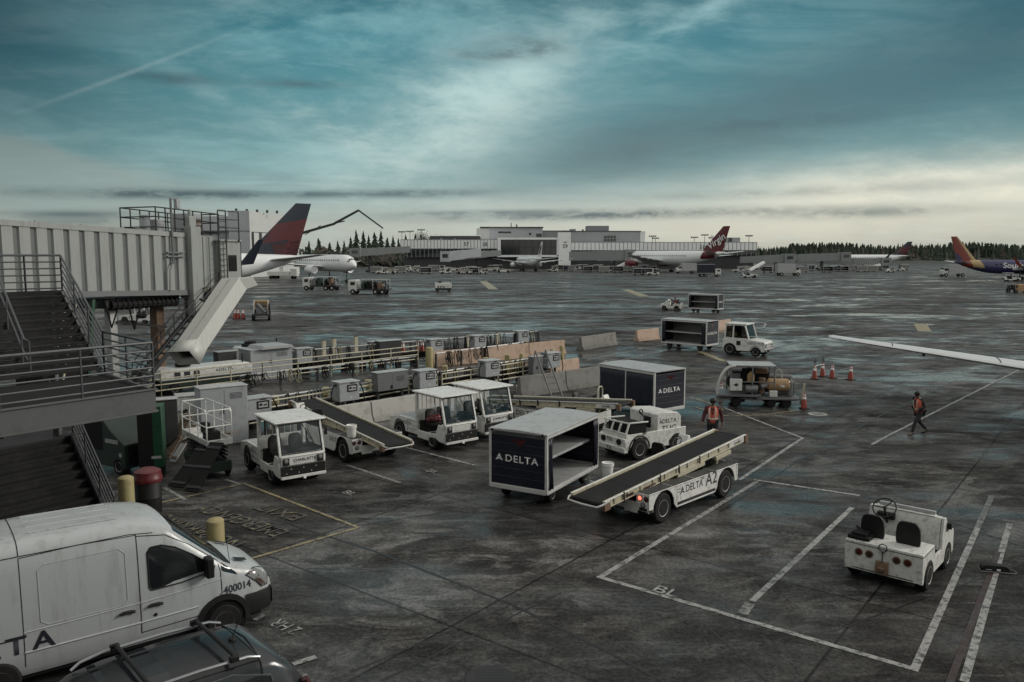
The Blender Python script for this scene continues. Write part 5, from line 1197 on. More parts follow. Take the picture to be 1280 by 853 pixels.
# white ground power unit behind the fence, small generator
def power_unit(loc, head, label, l=4.2, h=1.2):
    t = thing('power_unit', label, 'ground power unit', loc, head)
    b = MB(WHITE); b.prism([(-l/2,.75),(l/2,.75),(l/2,h),(l/2-.2,h+.12),(-l/2+.1,h+.12),(-l/2,h)], -.75, .75); b.build('housing', t, .04)
    b = MB(DGREEN); b.box(-l/2+.1,-.72,.35,l/2-.1,.72,.75); b.build('base', t, .02)
    b = MB(DSTEEL)
    for k in range(3): b.box(-l*.35+k*.5,-.756,.85,-l*.35+k*.5+.32,-.75,1.15)
    b.build('vent', t, smooth=0)
    lettering('DELTA', (l*.2,-.7535,1.08), X, Z, .16, t, INK, sx=1.15); widget((l*.2-.5,-.7535,1.08), X, Z, .16, t, INK)
    b = MB(RUBBER); b.torus((-l*.2,0,h+.22), .32, .09, 'z', 18, 7); b.torus((-l*.2+.15,.05,h+.36), .28, .08, 'z', 18, 7); b.build('hose_coil', t)
    b = MB(BLACK); b.cyl((l*.42,-.4,h),(l*.42,-.4,h+.6),.04); b.build('exhaust', t)
    for sx in (-1, 1):
        for s in (-1, 1): wheel(t, sx*l*.35, s*.78, .3, .2, n=16)
    b = MB(DSTEEL); b.bar((l/2,0,.45),(l/2+.9,0,.4),.07); b.build('tow_bar', t)
power_unit((-16.6,42.4), 44, 'long white ground power unit with a coiled hose on top, behind the cream fence', 5.0)
power_unit((-15.6,48.6), 30, 'small white power unit behind the broad grey plant box', 2.6, 1.5)

# ---------------------------------------------------------------- metal staircase at the left edge
def staircase():
    t = thing('metal_staircase', 'dark steel switchback staircase with six bar railings at the left edge', 'staircase', (-7.7,17.0,0), 0)
    O = Vector((-7.7,17.0,0)); A, B = unit(233), unit(133)          # along the front edge, and back towards the bridge
    P = lambda a, b_, z: tuple(A*a+B*b_+Z*z)
    ZL, ZU, WL, DL = 4.25, 6.1, 6.0, 3.4
    def slab(m, a0, a1, b0, b1, z0, z1, mb):
        mb.use(m); base = mb.vs([P(a0,b0,z0),P(a1,b0,z0),P(a1,b1,z0),P(a0,b1,z0),P(a0,b0,z1),P(a1,b0,z1),P(a1,b1,z1),P(a0,b1,z1)])
        for q in ((3,2,1,0),(4,5,6,7),(0,1,5,4),(1,2,6,5),(2,3,7,6),(3,0,4,7)): mb.fc([base+i for i in q])
    b = MB(DARKIN); slab(DARKIN,.05,WL,.05,DL,ZL-.12,ZL,b); b.build('landing', t)
    FASC = mat('dull_fascia', (.085,.087,.09), .55, dirt=.6, dcol=(.04,.035,.03)); STEEL_ = STEEL
    b = MB(FASC); slab(FASC,0,WL,-.03,.03,ZL-.4,ZL+.06,b); slab(FASC,-.03,.03,0,DL,ZL-.4,ZL+.06,b); slab(FASC,-.06,WL,-.07,.07,ZL-.43,ZL-.39,b); slab(FASC,-.06,WL,-.07,.07,ZL+.055,ZL+.08,b); b.build('fascia_beam', t, .006)
    b = MB(DSTEEL); slab(DSTEEL,0,WL,DL+3.3,DL+6,ZU-.12,ZU,b); b.build('upper_landing', t)
    def railing(pts, name='railing', h=1.07, n=6):
        b = MB(RAILM)
        for (a, c) in zip(pts, pts[1:]):
            a, c = Vector(a), Vector(c)
            for i in range(n): b.cyl(a+Z*(h-i*h/n*1.0), c+Z*(h-i*h/n*1.0), .03 if i == 0 else .019, n=7)
            k = max(1, round((c-a).length/1.5))
            for i in range(k+1): q = a.lerp(c, i/k); b.cyl(q, q+Z*h, .026, n=7)
        return b.build(name, t)
    railing([P(WL,0,ZL), P(0,0,ZL)]); railing([P(0,.02,ZL), P(0,DL,ZL)])
    railing([P(0,DL,ZL), P(0,DL+3.4,ZU)]); railing([P(0,DL+3.4,ZU), P(.9,DL+3.5,ZU), P(WL,DL+3.5,ZU)])
    def flight(a0, a1, b0, z0, b1, z1, n):
        for i in range(n):
            f = (i+.5)/n; z = z0+(z1-z0)*(i+1)/n; bb = b0+(b1-b0)*f; w_ = abs(b1-b0)/n*.56; b = MB(TREADM)
            slab(TREADM,a0,a1,bb-w_,bb+w_,z-.05,z,b); slab(TREADM,a0,a1,bb+w_-.02,bb+w_,z-.05,z+abs(z1-z0)/n-.06,b); b.build('tread', t)
        b = MB(STEEL)
        for a in (a0, a1): b.bar(P(a,b0,z0-.02), P(a,b1,z1-.02), .05, .28)
        b.build('stringer', t)
    TREADM = mat('worn_tread', (.02,.02,.02), .7, dirt=.7, dscale=5, dcol=(.06,.055,.05), spec=.2)
    flight(.05,WL-.5,DL+.05,ZL,DL+3.3,ZU,10)
    # lower flights: back under the landing, then out towards the camera again
    flight(.05,2.6,DL+3.2,2.2,DL-.2,.2,11)
    b = MB(DSTEEL); slab(DSTEEL,.0,5.2,DL+3.2,DL+4.8,2.05,2.2,b); b.build('middle_landing', t)
    flight(2.7,5.2,.3,ZL-.2,DL+3.1,2.2,11)
    railing([P(0,DL-.2,.2), P(0,DL+3.2,2.2)], n=5, h=1.0); railing([P(0,DL+3.2,2.2), P(0,DL+4.8,2.2), P(3,DL+4.8,2.2)])
    for a, z0 in ((1.7,ZL), (3.0,ZL)):
        b = MB(RAILM); b.tube([P(a,DL-.1,z0+.25),P(a,DL-.1,z0+.98),P(a,DL+.35,z0+1.0),P(a,DL+3.3,ZU+.95)], .028, 7); b.tube([P(a,DL-.1,z0+.5),P(a,DL+.3,z0+.6),P(a,DL+3.3,ZU+.55)], .022, 7)
        for f in (.1, .55, 1): b.cyl(P(a,DL+.3+3*f,ZL+(ZU-ZL)*f), P(a,DL+.3+3*f,ZL+(ZU-ZL)*f+.95), .024, n=7)
        b.build('handrail', t)
    for a, bb, zt in ((3.4,1.2,ZL),(5.6,.15,ZL),(.3,DL+3.6,ZU),(WL-.2,DL+5.5,ZU)):
        b = MB(STEEL); b.bar(P(a,bb,0), P(a,bb,zt-.12), .16); b.build('column', t)
    return t
staircase()
# tall dark enclosure behind the stairs (terminal undercroft)
# green plant below the stairs
def green_unit(loc, head, label, l, w_, h, slope=True):
    t = thing('green_plant', label, 'ground equipment', loc, head)
    b = MB(DGREEN); b.prism([(-l/2,.25),(l/2,.25),(l/2,h*.55 if slope else h),(l*.2,h*.75 if slope else h),(-l*.05,h),(-l/2,h)], -w_/2, w_/2); b.build('housing', t, .03)
    b = MB(DARKIN); b.box(-l/2+.1,-w_/2-.008,h*.4,-.05,-w_/2,h*.9); b.box(l/2,-w_*.4,.4,l/2+.008,w_*.4,h*.5); b.build('grille', t)
    b = MB(SHEET); b.box(l*.05,-w_/2-.01,h*.55,l*.35,-w_/2,h*.62); b.cyl((l*.4,-w_/2-.01,.7),(l*.4,-w_/2,.7),.08); b.build('decal', t, smooth=0)
    for sx in (-1, 1):
        for s in (-1, 1): wheel(t, sx*l*.34, s*w_*.5, .3, .2, n=16)
    return t
q = at(143,598); green_unit((q.x-.3,q.y+1.2), -30, 'dark green wheeled plant with a sloping cover under the steel landing', 2.2, 1.3, 1.9)
q = at(190,598); t = thing('green_cabinet', 'bright green upright cabinet beside the red topped barrel', 'cabinet', (q.x,q.y+.3), 15)
b = MB(GREEN); b.box(-.42,-.35,.35,.3,.35,2.35); b.build('cabinet', t, .02); b = MB(DARKIN); b.box(-.43,-.354,.4,.02,-.3495,2.3); b.build('louvre_panel', t); b = MB(SHEET); b.box(-.05,-.358,.65,.25,-.35,.74); b.build('label_plate', t, smooth=0); b = MB(DARKIN); b.box(-.38,-.3,.0,.26,.3,.35); b.build('plinth', t); b = MB(DARKIN); b.box(-.425,-.355,1.05,.305,-.351,1.06); b.box(-.425,-.355,1.7,.305,-.351,1.71); b.build('door_seam', t)
# boards and wedges stacked by the scissor lift
for k, (px, py, hd, tl, l, w_, m, lb) in enumerate(((207,575,60,52,1.7,.5,WOOD,'weathered board leaning steeply against the green cabinet'),(216,580,60,48,1.6,.28,SHEET,'pale narrow board leaning beside the weathered one'),(220,612,70,34,1.7,.6,DARKIN,'dark wide ramp plate leaning low in front of the scissor lift'),(240,618,75,42,1.8,.5,DARKIN,'dark narrow ramp plate next to the scissor lift wheel'),(232,578,-20,12,2.2,.3,WOOD,'long plank lying across the ramp plates'))):
    q = at(px, py); t = MB(m); T = Matrix.Rotation(R(-tl), 4, 'Y'); t.push(T); t.box(0,-w_/2,0,l,w_/2,.05); t.use(DSTEEL if m is DARKIN else WOOD)
    for j in range(3): t.box(.1+j*l*.4,-w_/2,.05,.2+j*l*.4,w_/2,.075)
    zz = .06 if k < 4 else .75
    tag(t.build('ramp_board', loc=(q.x,q.y,zz), rot=(0,0,R(hd)), bevel=.008), lb, 'board', 'boards and plates by the scissor lift')

# ---------------------------------------------------------------- jet bridge on the left
def jet_bridge():
    a = far(0,320,33.2); c = far(233,328,42.4); u = Vector((c.x-a.x, c.y-a.y, 0)).normalized(); hd = math.degrees(math.atan2(u.y, u.x))
    L = (Vector((c.x,c.y,0))-Vector((a.x,a.y,0))).length; ext = 3.0
    t = thing('jet_bridge', 'pale ribbed jet bridge reaching in from the left edge above the stairs', 'jet bridge', (a.x,a.y,0), hd)
    z0, z1 = 5.62, 5.3          # underside at x=0 and x=L
    sl = (z1-z0)/L; H = 3.0; Wd = 3.0
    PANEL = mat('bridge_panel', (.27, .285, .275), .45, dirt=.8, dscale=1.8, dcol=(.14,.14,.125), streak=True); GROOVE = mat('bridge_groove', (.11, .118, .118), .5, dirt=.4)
    zb = lambda x: z0+sl*x
    # ribbed side: the near side is y=0
    b = MB(PANEL); pitch = .78; x = -ext; prof = []
    while x < L-.1:
        prof += [(x,0),(x+pitch*.62,0),(x+pitch*.68,.09),(x+pitch*.94,.09)]; x += pitch
    prof = [p for p in prof if p[0] <= L-.5]+[(L-.5,0),(L,0)]
    n = len(prof); lo = b.vs([(x, y, zb(x)) for x, y in prof]); hi = b.vs([(x, y, zb(x)+H-.22) for x, y in prof])
    for i in range(n-1):
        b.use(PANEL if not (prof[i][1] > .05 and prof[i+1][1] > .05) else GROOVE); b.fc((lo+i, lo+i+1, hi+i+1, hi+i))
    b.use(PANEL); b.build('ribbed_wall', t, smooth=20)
    b = MB(PANEL); b.rings([[(x, y, zb(x)+z) for y, z in ((.12,.05),(Wd,.05),(Wd,H-.05),(.12,H-.05))] for x in (-ext, L)])
    b.rings([[(x, y, zb(x)+z) for y, z in ((-.04,H-.22),(.14,H-.22),(.14,H+.02),(-.04,H+.02))] for x in (-ext, L)]); b.build('tunnel', t)
    b = MB(STEEL); b.rings([[(x, y, zb(x)+z) for y, z in ((-.08,-.2),(.1,-.2),(.1,.02),(-.08,.02))] for x in (-ext, L+.2)]); b.rings([[(x, y, zb(x)+z) for y, z in ((-.12,-.24),(.12,-.24),(.12,-.2),(-.12,-.2))] for x in (-ext, L+.2)]); b.build('floor_beam', t)
    b = MB(PANEL)
    for k in range(5): b.bar((k*2.2-.5,.1,zb(k*2.2)+H+.04),(k*2.2-.35,.1,zb(k*2.2)+H+.04),.1,.1)
    b.build('roof_clip', t)
    # lift column and end tunnel
    b = MB(PANEL); b.box(L+.05,-.35,zb(L)-1.7,L+.75,.35,zb(L)+H+.35); b.box(L+.12,-.2,zb(L)+H+.35,L+.6,.2,zb(L)+H+.9); b.cyl((L+.36,0,zb(L)+H+.9),(L+.36,0,zb(L)+H+1.25),.1); b.build('lift_column', t, .03)
    b = MB(PANEL); b.box(L+.75,.1,zb(L)+.1,L+2.2,2.9,zb(L)+H-.1)
    for k in range(3): b.box(L+.85+k*.45,.06,zb(L)+.15,L+1.1+k*.45,.1,zb(L)+H-.15)
    b.build('end_tunnel', t)
    # cab beyond
    b = MB(PANEL); x0 = L+2.2; zc = zb(L)+.2
    b.box(x0,-.3,zc,x0+1.55,3.2,zc+2.4); b.box(x0-.1,-.4,zc+2.4,x0+1.6,3.3,zc+2.5); cabm = b.build('cab', t, .02)
    b = MB(DGLASS); b.box(x0+.55,-.32,zc+.75,x0+1.2,-.3,zc+1.65); b.build('window', cabm)
    b = MB(BLACK); b.box(x0+1.55,-.2,zc,x0+1.75,3.0,zc+2.4); b.build('canopy_bellows', t, .05)
    # railed platform on the roof
    b = MB(DSTEEL); zr = zb(L)+H; xa, xb = L-1.75, L+2.6
    for y in (.15, 2.6):
        for z in (.1, .62, 1.1): b.cyl((xa,y,zr+z+.18),(xb,y,zr+z),.035,n=6)
        for k in range(8): x = xa+(xb-xa)*k/7; b.cyl((x,y,zr-.1),(x,y,zr+1.1+.18*(1-k/7)),.035,n=6)
    for x in (xa, xb):
        for z in (.1, .62, 1.1): b.cyl((x,.15,zr+z+(.18 if x == xa else 0)),(x,2.6,zr+z+(.18 if x == xa else 0)),.035,n=6)
    b.build('roof_railing', t)
    b = MB(DSTEEL); b.box(xa,.2,zr+.0,xb,2.55,zr+.08); b.build('roof_platform', t)
    b = MB(GALV); b.box(L+1.0,.8,zr+.1,L+2.0,1.9,zr+1.1); b.cyl((L-1.5,1.2,zr),(L-1.5,1.2,zr+.9),.25); b.box(L-1.0,.9,zr,L-.5,1.4,zr+.7); b.build('roof_unit', t, .03)
    b = MB(RUSTY); b.box(L+1.05,.77,zr+.3,L+1.95,.8,zr+.5); b.box(L+1.05,.77,zr+.6,L+1.95,.8,zr+.8); b.build('roof_louvre', t)
    # caged ladder tower
    b = MB(DSTEEL)
    for x, y in ((x0-.3,-.45),(x0+.3,-.45),(x0+1.3,-.45)): b.cyl((x,y,zc+.0 if x < x0+.4 else zc+2.4),(x,y,zr+1.25),.035,n=6)
    for k in range(14): z = zc+.2+k*.3; b.cyl((x0-.3,-.45,z),(x0+.3,-.45,z),.02,n=5)
    for z in (zr+.35, zr+.8, zr+1.25): b.cyl((x0-.3,-.45,z),(x0+1.3,-.45,z),.025,n=5)
    b.build('caged_ladder', t)
    # mast with lamp
    b = MB(STEEL); m0 = L-1.0; b.cyl((m0,-.12,zb(L)+1.4),(m0,-.12,zr+1.75),.06,n=8); b.bar((m0,-.12,zr+1.7),(m0+.5,-.12,zr+1.75),.06); b.tube([(m0,-.12,zb(L)+1.6),(m0-.25,-.14,zb(L)+1.1),(m0-.3,-.12,zb(L))],.03,6); b.box(m0-.35,-.14,zb(L)+1.75,m0+.8,-.04,zb(L)+1.82); b.box(m0-.35,-.14,zb(L)+1.95,m0+.8,-.04,zb(L)+2.02); m_ = b.build('mast', t)
    b = MB(GALV); b.box(m0+.3,-.22,zr+1.25,m0+.55,.0,zr+1.72); b.build('lamp_head', m_, .02)
    # undercarriage
    b = MB(PIPE); b.box(L-4.2,.8,.4,L-3.8,1.2,zb(L)-.1); b.build('support_leg', t, .02); b = MB(RUSTY); b.box(L-1.2,1.0,.4,L-.7,1.5,zb(L)-.1); b.build('support_leg', t, .02)
    b = MB(DSTEEL); b.box(L-4.8,.4,zb(L)-.7,L-.2,2.4,zb(L)-.25); b.build('under_frame', t, .02); b = MB(DSTEEL); b.bar((L-3.9,.7,3.9),(L-.9,.7,zb(L)-1.9),.1); b.build('brace', t); b = MB(DSTEEL); b.box(L-4.4,.3,.3,L-.4,2.6,.75); b.build('bogie_frame', t, .02)
    b = MB(RUBBER); b.cyl((L-4.5,.45,zb(L)-.55),(L-.4,.45,zb(L)-.6),.22,n=10)
    for k in range(14): b.cyl((L-4.5+k*.3,.45,zb(L)-.56),(L-4.4+k*.3,.45,zb(L)-.56),.26,n=10)
    b.build('flexible_duct', t)
    for x in (L-3.9, L-.9):
        for y in (.3, 2.6): wheel(t, x, -.05 if y < 1 else 3.0, .5, .3, n=18)
    b = MB(GREEN); b.bar((L-6.2,.2,0.4),(L-5.6,.2,zb(L)-.2),.16); b.build('green_strut', t); b = MB(DARKIN); b.box(L-8.2,.4,.2,L-6.4,2.2,zb(L)-.4); b.box(L-6.2,.8,.2,L-5.4,2.4,2.6); b.build('drive_housing', t, .03)
    for p0_, p1_ in (((L-8.6,-.1,.3),(L-7.2,-.1,zb(L)-.3)),((L-8.0,-.2,.3),(L-6.8,-.2,zb(L)-.3))): b = MB(CREAM); b.bar(p0_, p1_, .07); b.build('tie_rod', t)
    for k in range(4): b = MB(RUBBER); b.tube([(L-7.5+k*1.3,.3,zb(L)-.3),(L-7.2+k*1.3,.25,zb(L)-1.2-.2*k),(L-6.6+k*1.3,.3,zb(L)-.35)], .05, 6); b.build('hanging_cable', t)
    # service stairs going down from the end tunnel towards us
    top = Vector((L+1.9,-.35,zb(L)-.1)); bw = Vector((-17.6,37.6,1.0))-Vector((a.x,a.y,0)); bot = Vector((bw.dot(u), bw.dot(Vector((-u.y,u.x,0))), 1.0)); s_ = Vector((.2,.8,0))
    b = MB(DSTEEL)
    for k in range(15):
        q = top.lerp(bot, (k+.5)/15); b.bar(q, q+s_, .28, .04)
    for o_ in (Vector((0,0,0)), s_): b.bar(top+o_, bot+o_, .05, .25)
    b.build('service_stair', t); b = MB(DSTEEL)
    for o_ in (Vector((0,0,0)), s_):
        for h in (1.0, .55): b.cyl(top+o_+Z*h, bot+o_+Z*h, .03, n=6)
        for k in range(7): q = top.lerp(bot, k/6)+o_; b.cyl(q, q+Z, .025, n=6)
    b.build('stair_railing', t)
    b = MB(RUSTY); b.bar(bot+s_*.5, Vector((bot.x+.3,bot.y-.3,0)), .2); b.build('stair_leg', t)
    return t
jb = jet_bridge()
def chute():
    # closed bag slide: sloping box from the bridge floor down to a flared open mouth
    top = far(292,356,40.5); mid = far(262,398,38.8); bot = far(236,438,37.2); u = (bot-top).normalized()
    sd = Vector((.86,-.45,0)); sd = (sd-u*sd.dot(u)).normalized(); nn = sd.cross(u); nn = nn if nn.z > 0 else -nn
    t = thing('baggage_chute', 'pale closed baggage chute sloping down from the jet bridge end', 'baggage chute', (bot.x,bot.y,0), 0)
    o = Vector((bot.x,bot.y,0)); CH = mat('chute_white', (.5,.5,.475), .4, dirt=.5, dcol=(.25,.23,.2), streak=True)
    def ring(p, w_, h): return [p-o+sd*a*w_/2+nn*c*h/2 for a, c in ((-1,-1),(1,-1),(1,1),(-1,1))]
    w_ = 1.2
    b = MB(CH); b.rings([ring(top-u*.1, w_, .75), ring(top+u*.7, w_, .75), ring(bot-u*.3, w_, .75)], cap=False); b.rings([ring(top-u*.75+Vector((.3,0,-.35)), w_*.95, .6), ring(top+u*.0, w_, .74)], cap=True); b.build('slide_box', t, .02)
    b = MB(SHEET); b.rings([[q+nn*.01 for q in ring(top, w_*.06, .77)], [q+nn*.01 for q in ring(bot-u*.3, w_*.06, .77)]]); b.build('seam_strip', t)
    b = MB(CH); b.rings([ring(bot-u*.3, w_*1.0, .76), ring(bot+u*.5, w_*1.12, .9)], cap=False); b.use(DARKIN).rings([ring(bot-u*.28, w_*.96, .7), ring(bot-u*.2, w_*.96, .7)]); m_ = b.build('mouth', t); s_ = m_.modifiers.new('th','SOLIDIFY'); s_.thickness = .03
    b = MB(DSTEEL); g = top.lerp(mid, .5)-o
    for a in (-1, 1): b.bar(g+sd*a*.5-nn*.3, Vector((g.x+sd.x*a*.5-1.2,g.y+1.5,4.9)), .09)
    b.build('hanger', t)
chute()
# tow bar head / dark chock at the right edge
q = at(1243,714); t = thing('wheel_chock', 'dark rubber chock with a wire handle lying on the white line by the open tractor', 'wheel chock', q, -14)
b = MB(BLACK); b.prism([(-.3,0),(.3,0),(.28,.12),(.2,.16),(-.2,.16),(-.28,.12)], -.09, .09); b.build('block', t, .015); b = MB(STEEL); b.tube([(-.33,-.05,.06),(-.33,-.16,.03),(.36,-.16,.03),(.42,-.1,.03),(.4,.0,.05),(.3,.02,.06)], .012, 6); b.build('handle', t)
b = MB(INKW); b.box(-.2,-.093,.05,-.08,-.0905,.06); b.box(.02,-.093,.04,.1,-.0905,.08); b.build('sticker', t, smooth=0)
# ---------------------------------------------------------------- aircraft
def aircraft(label, loc, head, L, D, span, fin_h, scheme, winglet=None, engines=1, gear=2.0, fin_only=False, wing_m=None, dihedral=.06, text=None, top=None, belly=None, win=True, wlen=None, name='airliner', cat='airliner', wing_z=None, sweep=.5):
    t = thing(name, label, cat, loc, head)
    r = D/2; zc = gear+r
    prof = [(0,.03,-.28),(.008,.22,-.25),(.022,.42,-.2),(.045,.64,-.13),(.08,.86,-.05),(.12,.98,0),(.16,1,0),(.66,1,0),(.74,.94,.06),(.82,.78,.2),(.9,.52,.42),(.96,.28,.6),(1,.1,.7)]
    def ring(s, f, dz, n=24): return [(L/2-s*L, r*f*math.cos(R(k*360/n)), zc+r*dz+r*f*math.sin(R(k*360/n))) for k in range(n)]
    b = MB(scheme['body']); b.rings([ring(*p) for p in prof]); fu = b.build('fuselage', t, smooth=60)
    for f0, f1, m in scheme.get('bands', ()):
        b = MB(m); ss = [f0+(f1-f0)*k/6 for k in range(7)]; rs = []
        for s in ss:
            for p, q in zip(prof, prof[1:]):
                if p[0] <= s <= q[0]:
                    u = (s-p[0])/(q[0]-p[0]); rs.append(ring(s, (p[1]+(q[1]-p[1])*u)*1.012+.004, p[2]+(q[2]-p[2])*u)); break
        # slanted edges follow the fin sweep
        rs = [[(x+(z-zc)*-.55*scheme.get('slant', 1), y, z) for x, y, z in g] for g in rs]
        b.rings(rs, cap=False); b.build('livery_band', fu, smooth=60)
    if win:
        b = MB(BLACK)
        n = int(L*.62/1.1)
        for s in (-1, 1):
            for k in range(n):
                x = L/2-L*.14-k*1.1; b.box(x, s*r*.965-.02, zc+r*.22, x+.32, s*r*.965+.06*1, zc+r*.22+.42)
        b.build('cabin_windows', fu)
    b = MB(BLACK); b.rings([[(L/2-s*L+.0, r*f*1.03*math.sin(R(a)), zc+r*dz+r*f*1.03*math.cos(R(a))) for a in (-62,-30,0,30,62)] for s, f, dz in ((.036,.56,-.155),(.05,.68,-.12))], cap=False, close=False); b.build('cockpit_glass', fu)
    def foil(root, tip, cr, ct, th, m, name, parent, n=7):
        root, tip = Vector(root), Vector(tip)
        rs = []
        ax = (tip-root).normalized(); up = Vector((0,0,1)) if abs(ax.z) < .8 else Vector((0,1,0))
        for i in range(n):
            u = i/(n-1); c = cr+(ct-cr)*u; o = root.lerp(tip, u); k = max(.3, 1-u*.5)*th*c
            rs.append([o+Vector((c*.5,0,0)), o+Vector((c*.4,0,0))+up*k*.5, o+Vector((c*.1,0,0))+up*k*.62, o+Vector((-c*.2,0,0))+up*k*.4, o+Vector((-c*.5,0,0)), o-Vector((c*.2,0,0))-up*k*.3, o+Vector((c*.1,0,0))-up*k*.45, o+Vector((c*.4,0,0))-up*k*.4])
        b = MB(m); b.rings(rs); return b.build(name, parent, smooth=50)
    wm = wing_m or WINGM
    for s in (-1, 1):
        rt = (L*.06, s*r*.7, gear+r*.55 if wing_z is None else wing_z); half = span/2
        tp = (L*.06-half*sweep, s*half, rt[2]+half*dihedral*1.4)
        w_ = foil(rt, tp, L*.19, L*.035, .12, wm, 'wing', t)
        if winglet:
            foil((tp[0]-.2, tp[1], tp[2]), (tp[0]-2.0, tp[1]+s*.7, tp[2]+span*.065), L*.035, L*.012, .1, winglet, 'winglet', w_, 4)
        for j in range(3):
            u = .3+.2*j; q = Vector(rt).lerp(Vector(tp), u); b = MB(wm); b.rings([[(q.x-L*.07*(1-u*.6)+dx_, q.y+ry*math.cos(R(a)), q.z-.25+ry*math.sin(R(a))) for a in range(0, 360, 60)] for dx_, ry in ((1.2,.05),(.4,.22),(-.6,.2),(-1.4,.05))]); b.build('flap_fairing', w_)
        if engines:
            ex, ey, ez = L*.13, s*span*.165, gear-.05+r*.1; er = D*.27
            b = MB(scheme.get('engine', JETW)); b.lathe([(er*.62,er*1.3),(er*.88,er*1.5),(er*.98,er*1.2),(er,.3*er),(er*.9,-er*1.1),(er*.62,-er*1.9),(er*.5,-er*2.1)], (ex,ey,ez+.35), 'x', 18); b.use(DARKIN).lathe([(er*.85,er*1.25),(er*.1,er*1.3)], (ex,ey,ez+.35), 'x', 18, cap=False); e = b.build('engine', t); b = MB(JETW); b.bar((ex-er,ey,ez+er),(ex-er*2.4,ey,rt[2]+.3),.3,.7); b.build('pylon', e)
        foil((-L*.42, s*r*.25, zc+r*.5), (-L*.42-span*.09, s*span*.18, zc+r*.5+span*.02), L*.085, L*.032, .1, scheme.get('tailplane', wm), 'tailplane', t, 4)
        b = MB(DSTEEL); b.cyl((-L*.02, s*D*.7, gear+r*.4),(-L*.02, s*D*.7,.5),.16); lg = b.build('main_gear', t)
        for dx_ in (-.55, .55): b = MB(RUBBER); b.cyl((-L*.02+dx_, s*D*.7-.35,.5),(-L*.02+dx_, s*D*.7+.35,.5),.5,n=14); b.build('tyre', lg)
    b = MB(DSTEEL); b.cyl((L*.38,0,gear+.3),(L*.38,0,.4),.12); g_ = b.build('nose_gear', t); b = MB(RUBBER); b.cyl((L*.38,-.3,.4),(L*.38,.3,.4),.4,n=14); b.build('tyre', g_)
    # fin, drawn as outline with thickness; livery panels lie on it
    x0 = -L*.5+L*.02; zr = zc+r*.9
    F = lambda u, v: (x0+L*.165*(1-u)*(1-v)+(-L*.045-.5+ (L*.05)*(1-u))*v, zr-.6+(fin_h-zr+.6)*v)    # u 0 front .. 1 back, v 0 root .. 1 tip
    b = MB(scheme['fin'])
    for v0, v1 in ((0,1),):
        rs = []
        for v in (0,.25,.5,.75,1):
            fx, fz = F(0,v); bx, bz = F(1,v); c = fx-bx; th = .05*c
            rs.append([(fx,0,fz),(fx-c*.12,th*.7,fz),(fx-c*.35,th,fz),(fx-c*.7,th*.6,fz),(bx,.02,fz),(bx,-.02,fz),(fx-c*.7,-th*.6,fz),(fx-c*.35,-th,fz),(fx-c*.12,-th*.7,fz)])
        b.rings(rs)
    fin = b.build('fin', t, smooth=50)
    def on_fin(u, v, s, off=.03):
        fx, fz = F(0,v); bx, bz = F(1,v); c = fx-bx; th = .05*c; x = fx-c*u
        ks = [(0,0),(.12,.7),(.35,1),(.7,.6),(1,.02/max(th,.02))]; k = 0
        for p, q in zip(ks, ks[1:]):
            if p[0] <= u <= q[0]: k = p[1]+(q[1]-p[1])*(u-p[0])/(q[0]-p[0]); break
        return (x, s*(th*k+off), fz)
    for m, poly in scheme.get('fin_marks', ()):
        for s in (-1, 1):
            a0, a1, a2, a3 = poly; bl = lambda p, q, k: (p[0]+(q[0]-p[0])*k, p[1]+(q[1]-p[1])*k)
            b = MB(m); b.rings([[on_fin(*bl(bl(a0, a1, i/10), bl(a3, a2, i/10), j/6), s) for i in range(11)] for j in range(7)], cap=False, close=False); b.build('fin_marking', fin)
    if text:
        for s in (-1, 1):
            x = L/2-L*text[1]; lettering(text[0], (x, s*r*1.0+s*.03, zc+r*text[2]), X if s < 0 else -X, Z, text[3], t, text[4], sx=1.05)
    if scheme.get('fin_text'):
        for s in (-1, 1):
            q = Vector(on_fin(.45,.45,s,.35)); lettering(scheme['fin_text'], q, (X if s < 0 else -X)+Z*.55, Z*.8-(X if s < 0 else -X)*.44, fin_h*.15, fin, INKW)
    return t
WINGM = mat('wing_grey', (.5,.51,.52), .35, dirt=.2, dscale=.5)
FINNAVY = mat('fin_navy', (.012,.016,.028), .35, dirt=0); FINRED = mat('fin_red', (.075,.011,.015), .35, dirt=0); FINDRED = mat('fin_dark_red', (.04,.007,.01), .35, dirt=0)
DELTA_S = dict(body=JETW, fin=FINNAVY, fin_marks=[(FINRED, [(0,.62),(1,.72),(1,.38),(.1,.26)]), (FINDRED, [(.32,.25),(1,.33),(1,.02),(.62,.0)]), (FINRED, [(.66,.36),(1,.38),(1,.02),(.72,.02)])])
pl = Vector((-36,138,0)); h1 = 217
q = pl+unit(h1)*27.5
aircraft('white airliner with a navy and red tail fin and dark winglets, beyond the jet bridge', q, h1, 55, 5.0, 50, 15.8, DELTA_S, winglet=FINNAVY, gear=2.4)
n_ = far(444,330,200); q = Vector((n_.x,n_.y,0))-unit(-47)*17
aircraft('white airliner nosed toward us, mostly hidden behind the navy and red tail', q, -47, 34, 4.3, 32, 11.0, dict(body=JETW, fin=JETW), gear=2.8)
VIRGIN = mat('fin_crimson', (.1,.011,.016), .3, dirt=0)
tl = at(908,341); q = Vector((79,300,0))+unit(125)*31.5
aircraft('white wide airliner with a crimson tail and crimson engines at the middle pier', q, 126, 63, 5.7, 58, 17.6, dict(body=JETW, fin=VIRGIN, engine=VIRGIN, bands=[(.84,.93,VIRGIN)], slant=.7, fin_text='Virgin'), gear=2.9, text=('virgin atlantic', .25, .15, 1.5, INK))
q = Vector((12.5,325,0))+unit(108)*17
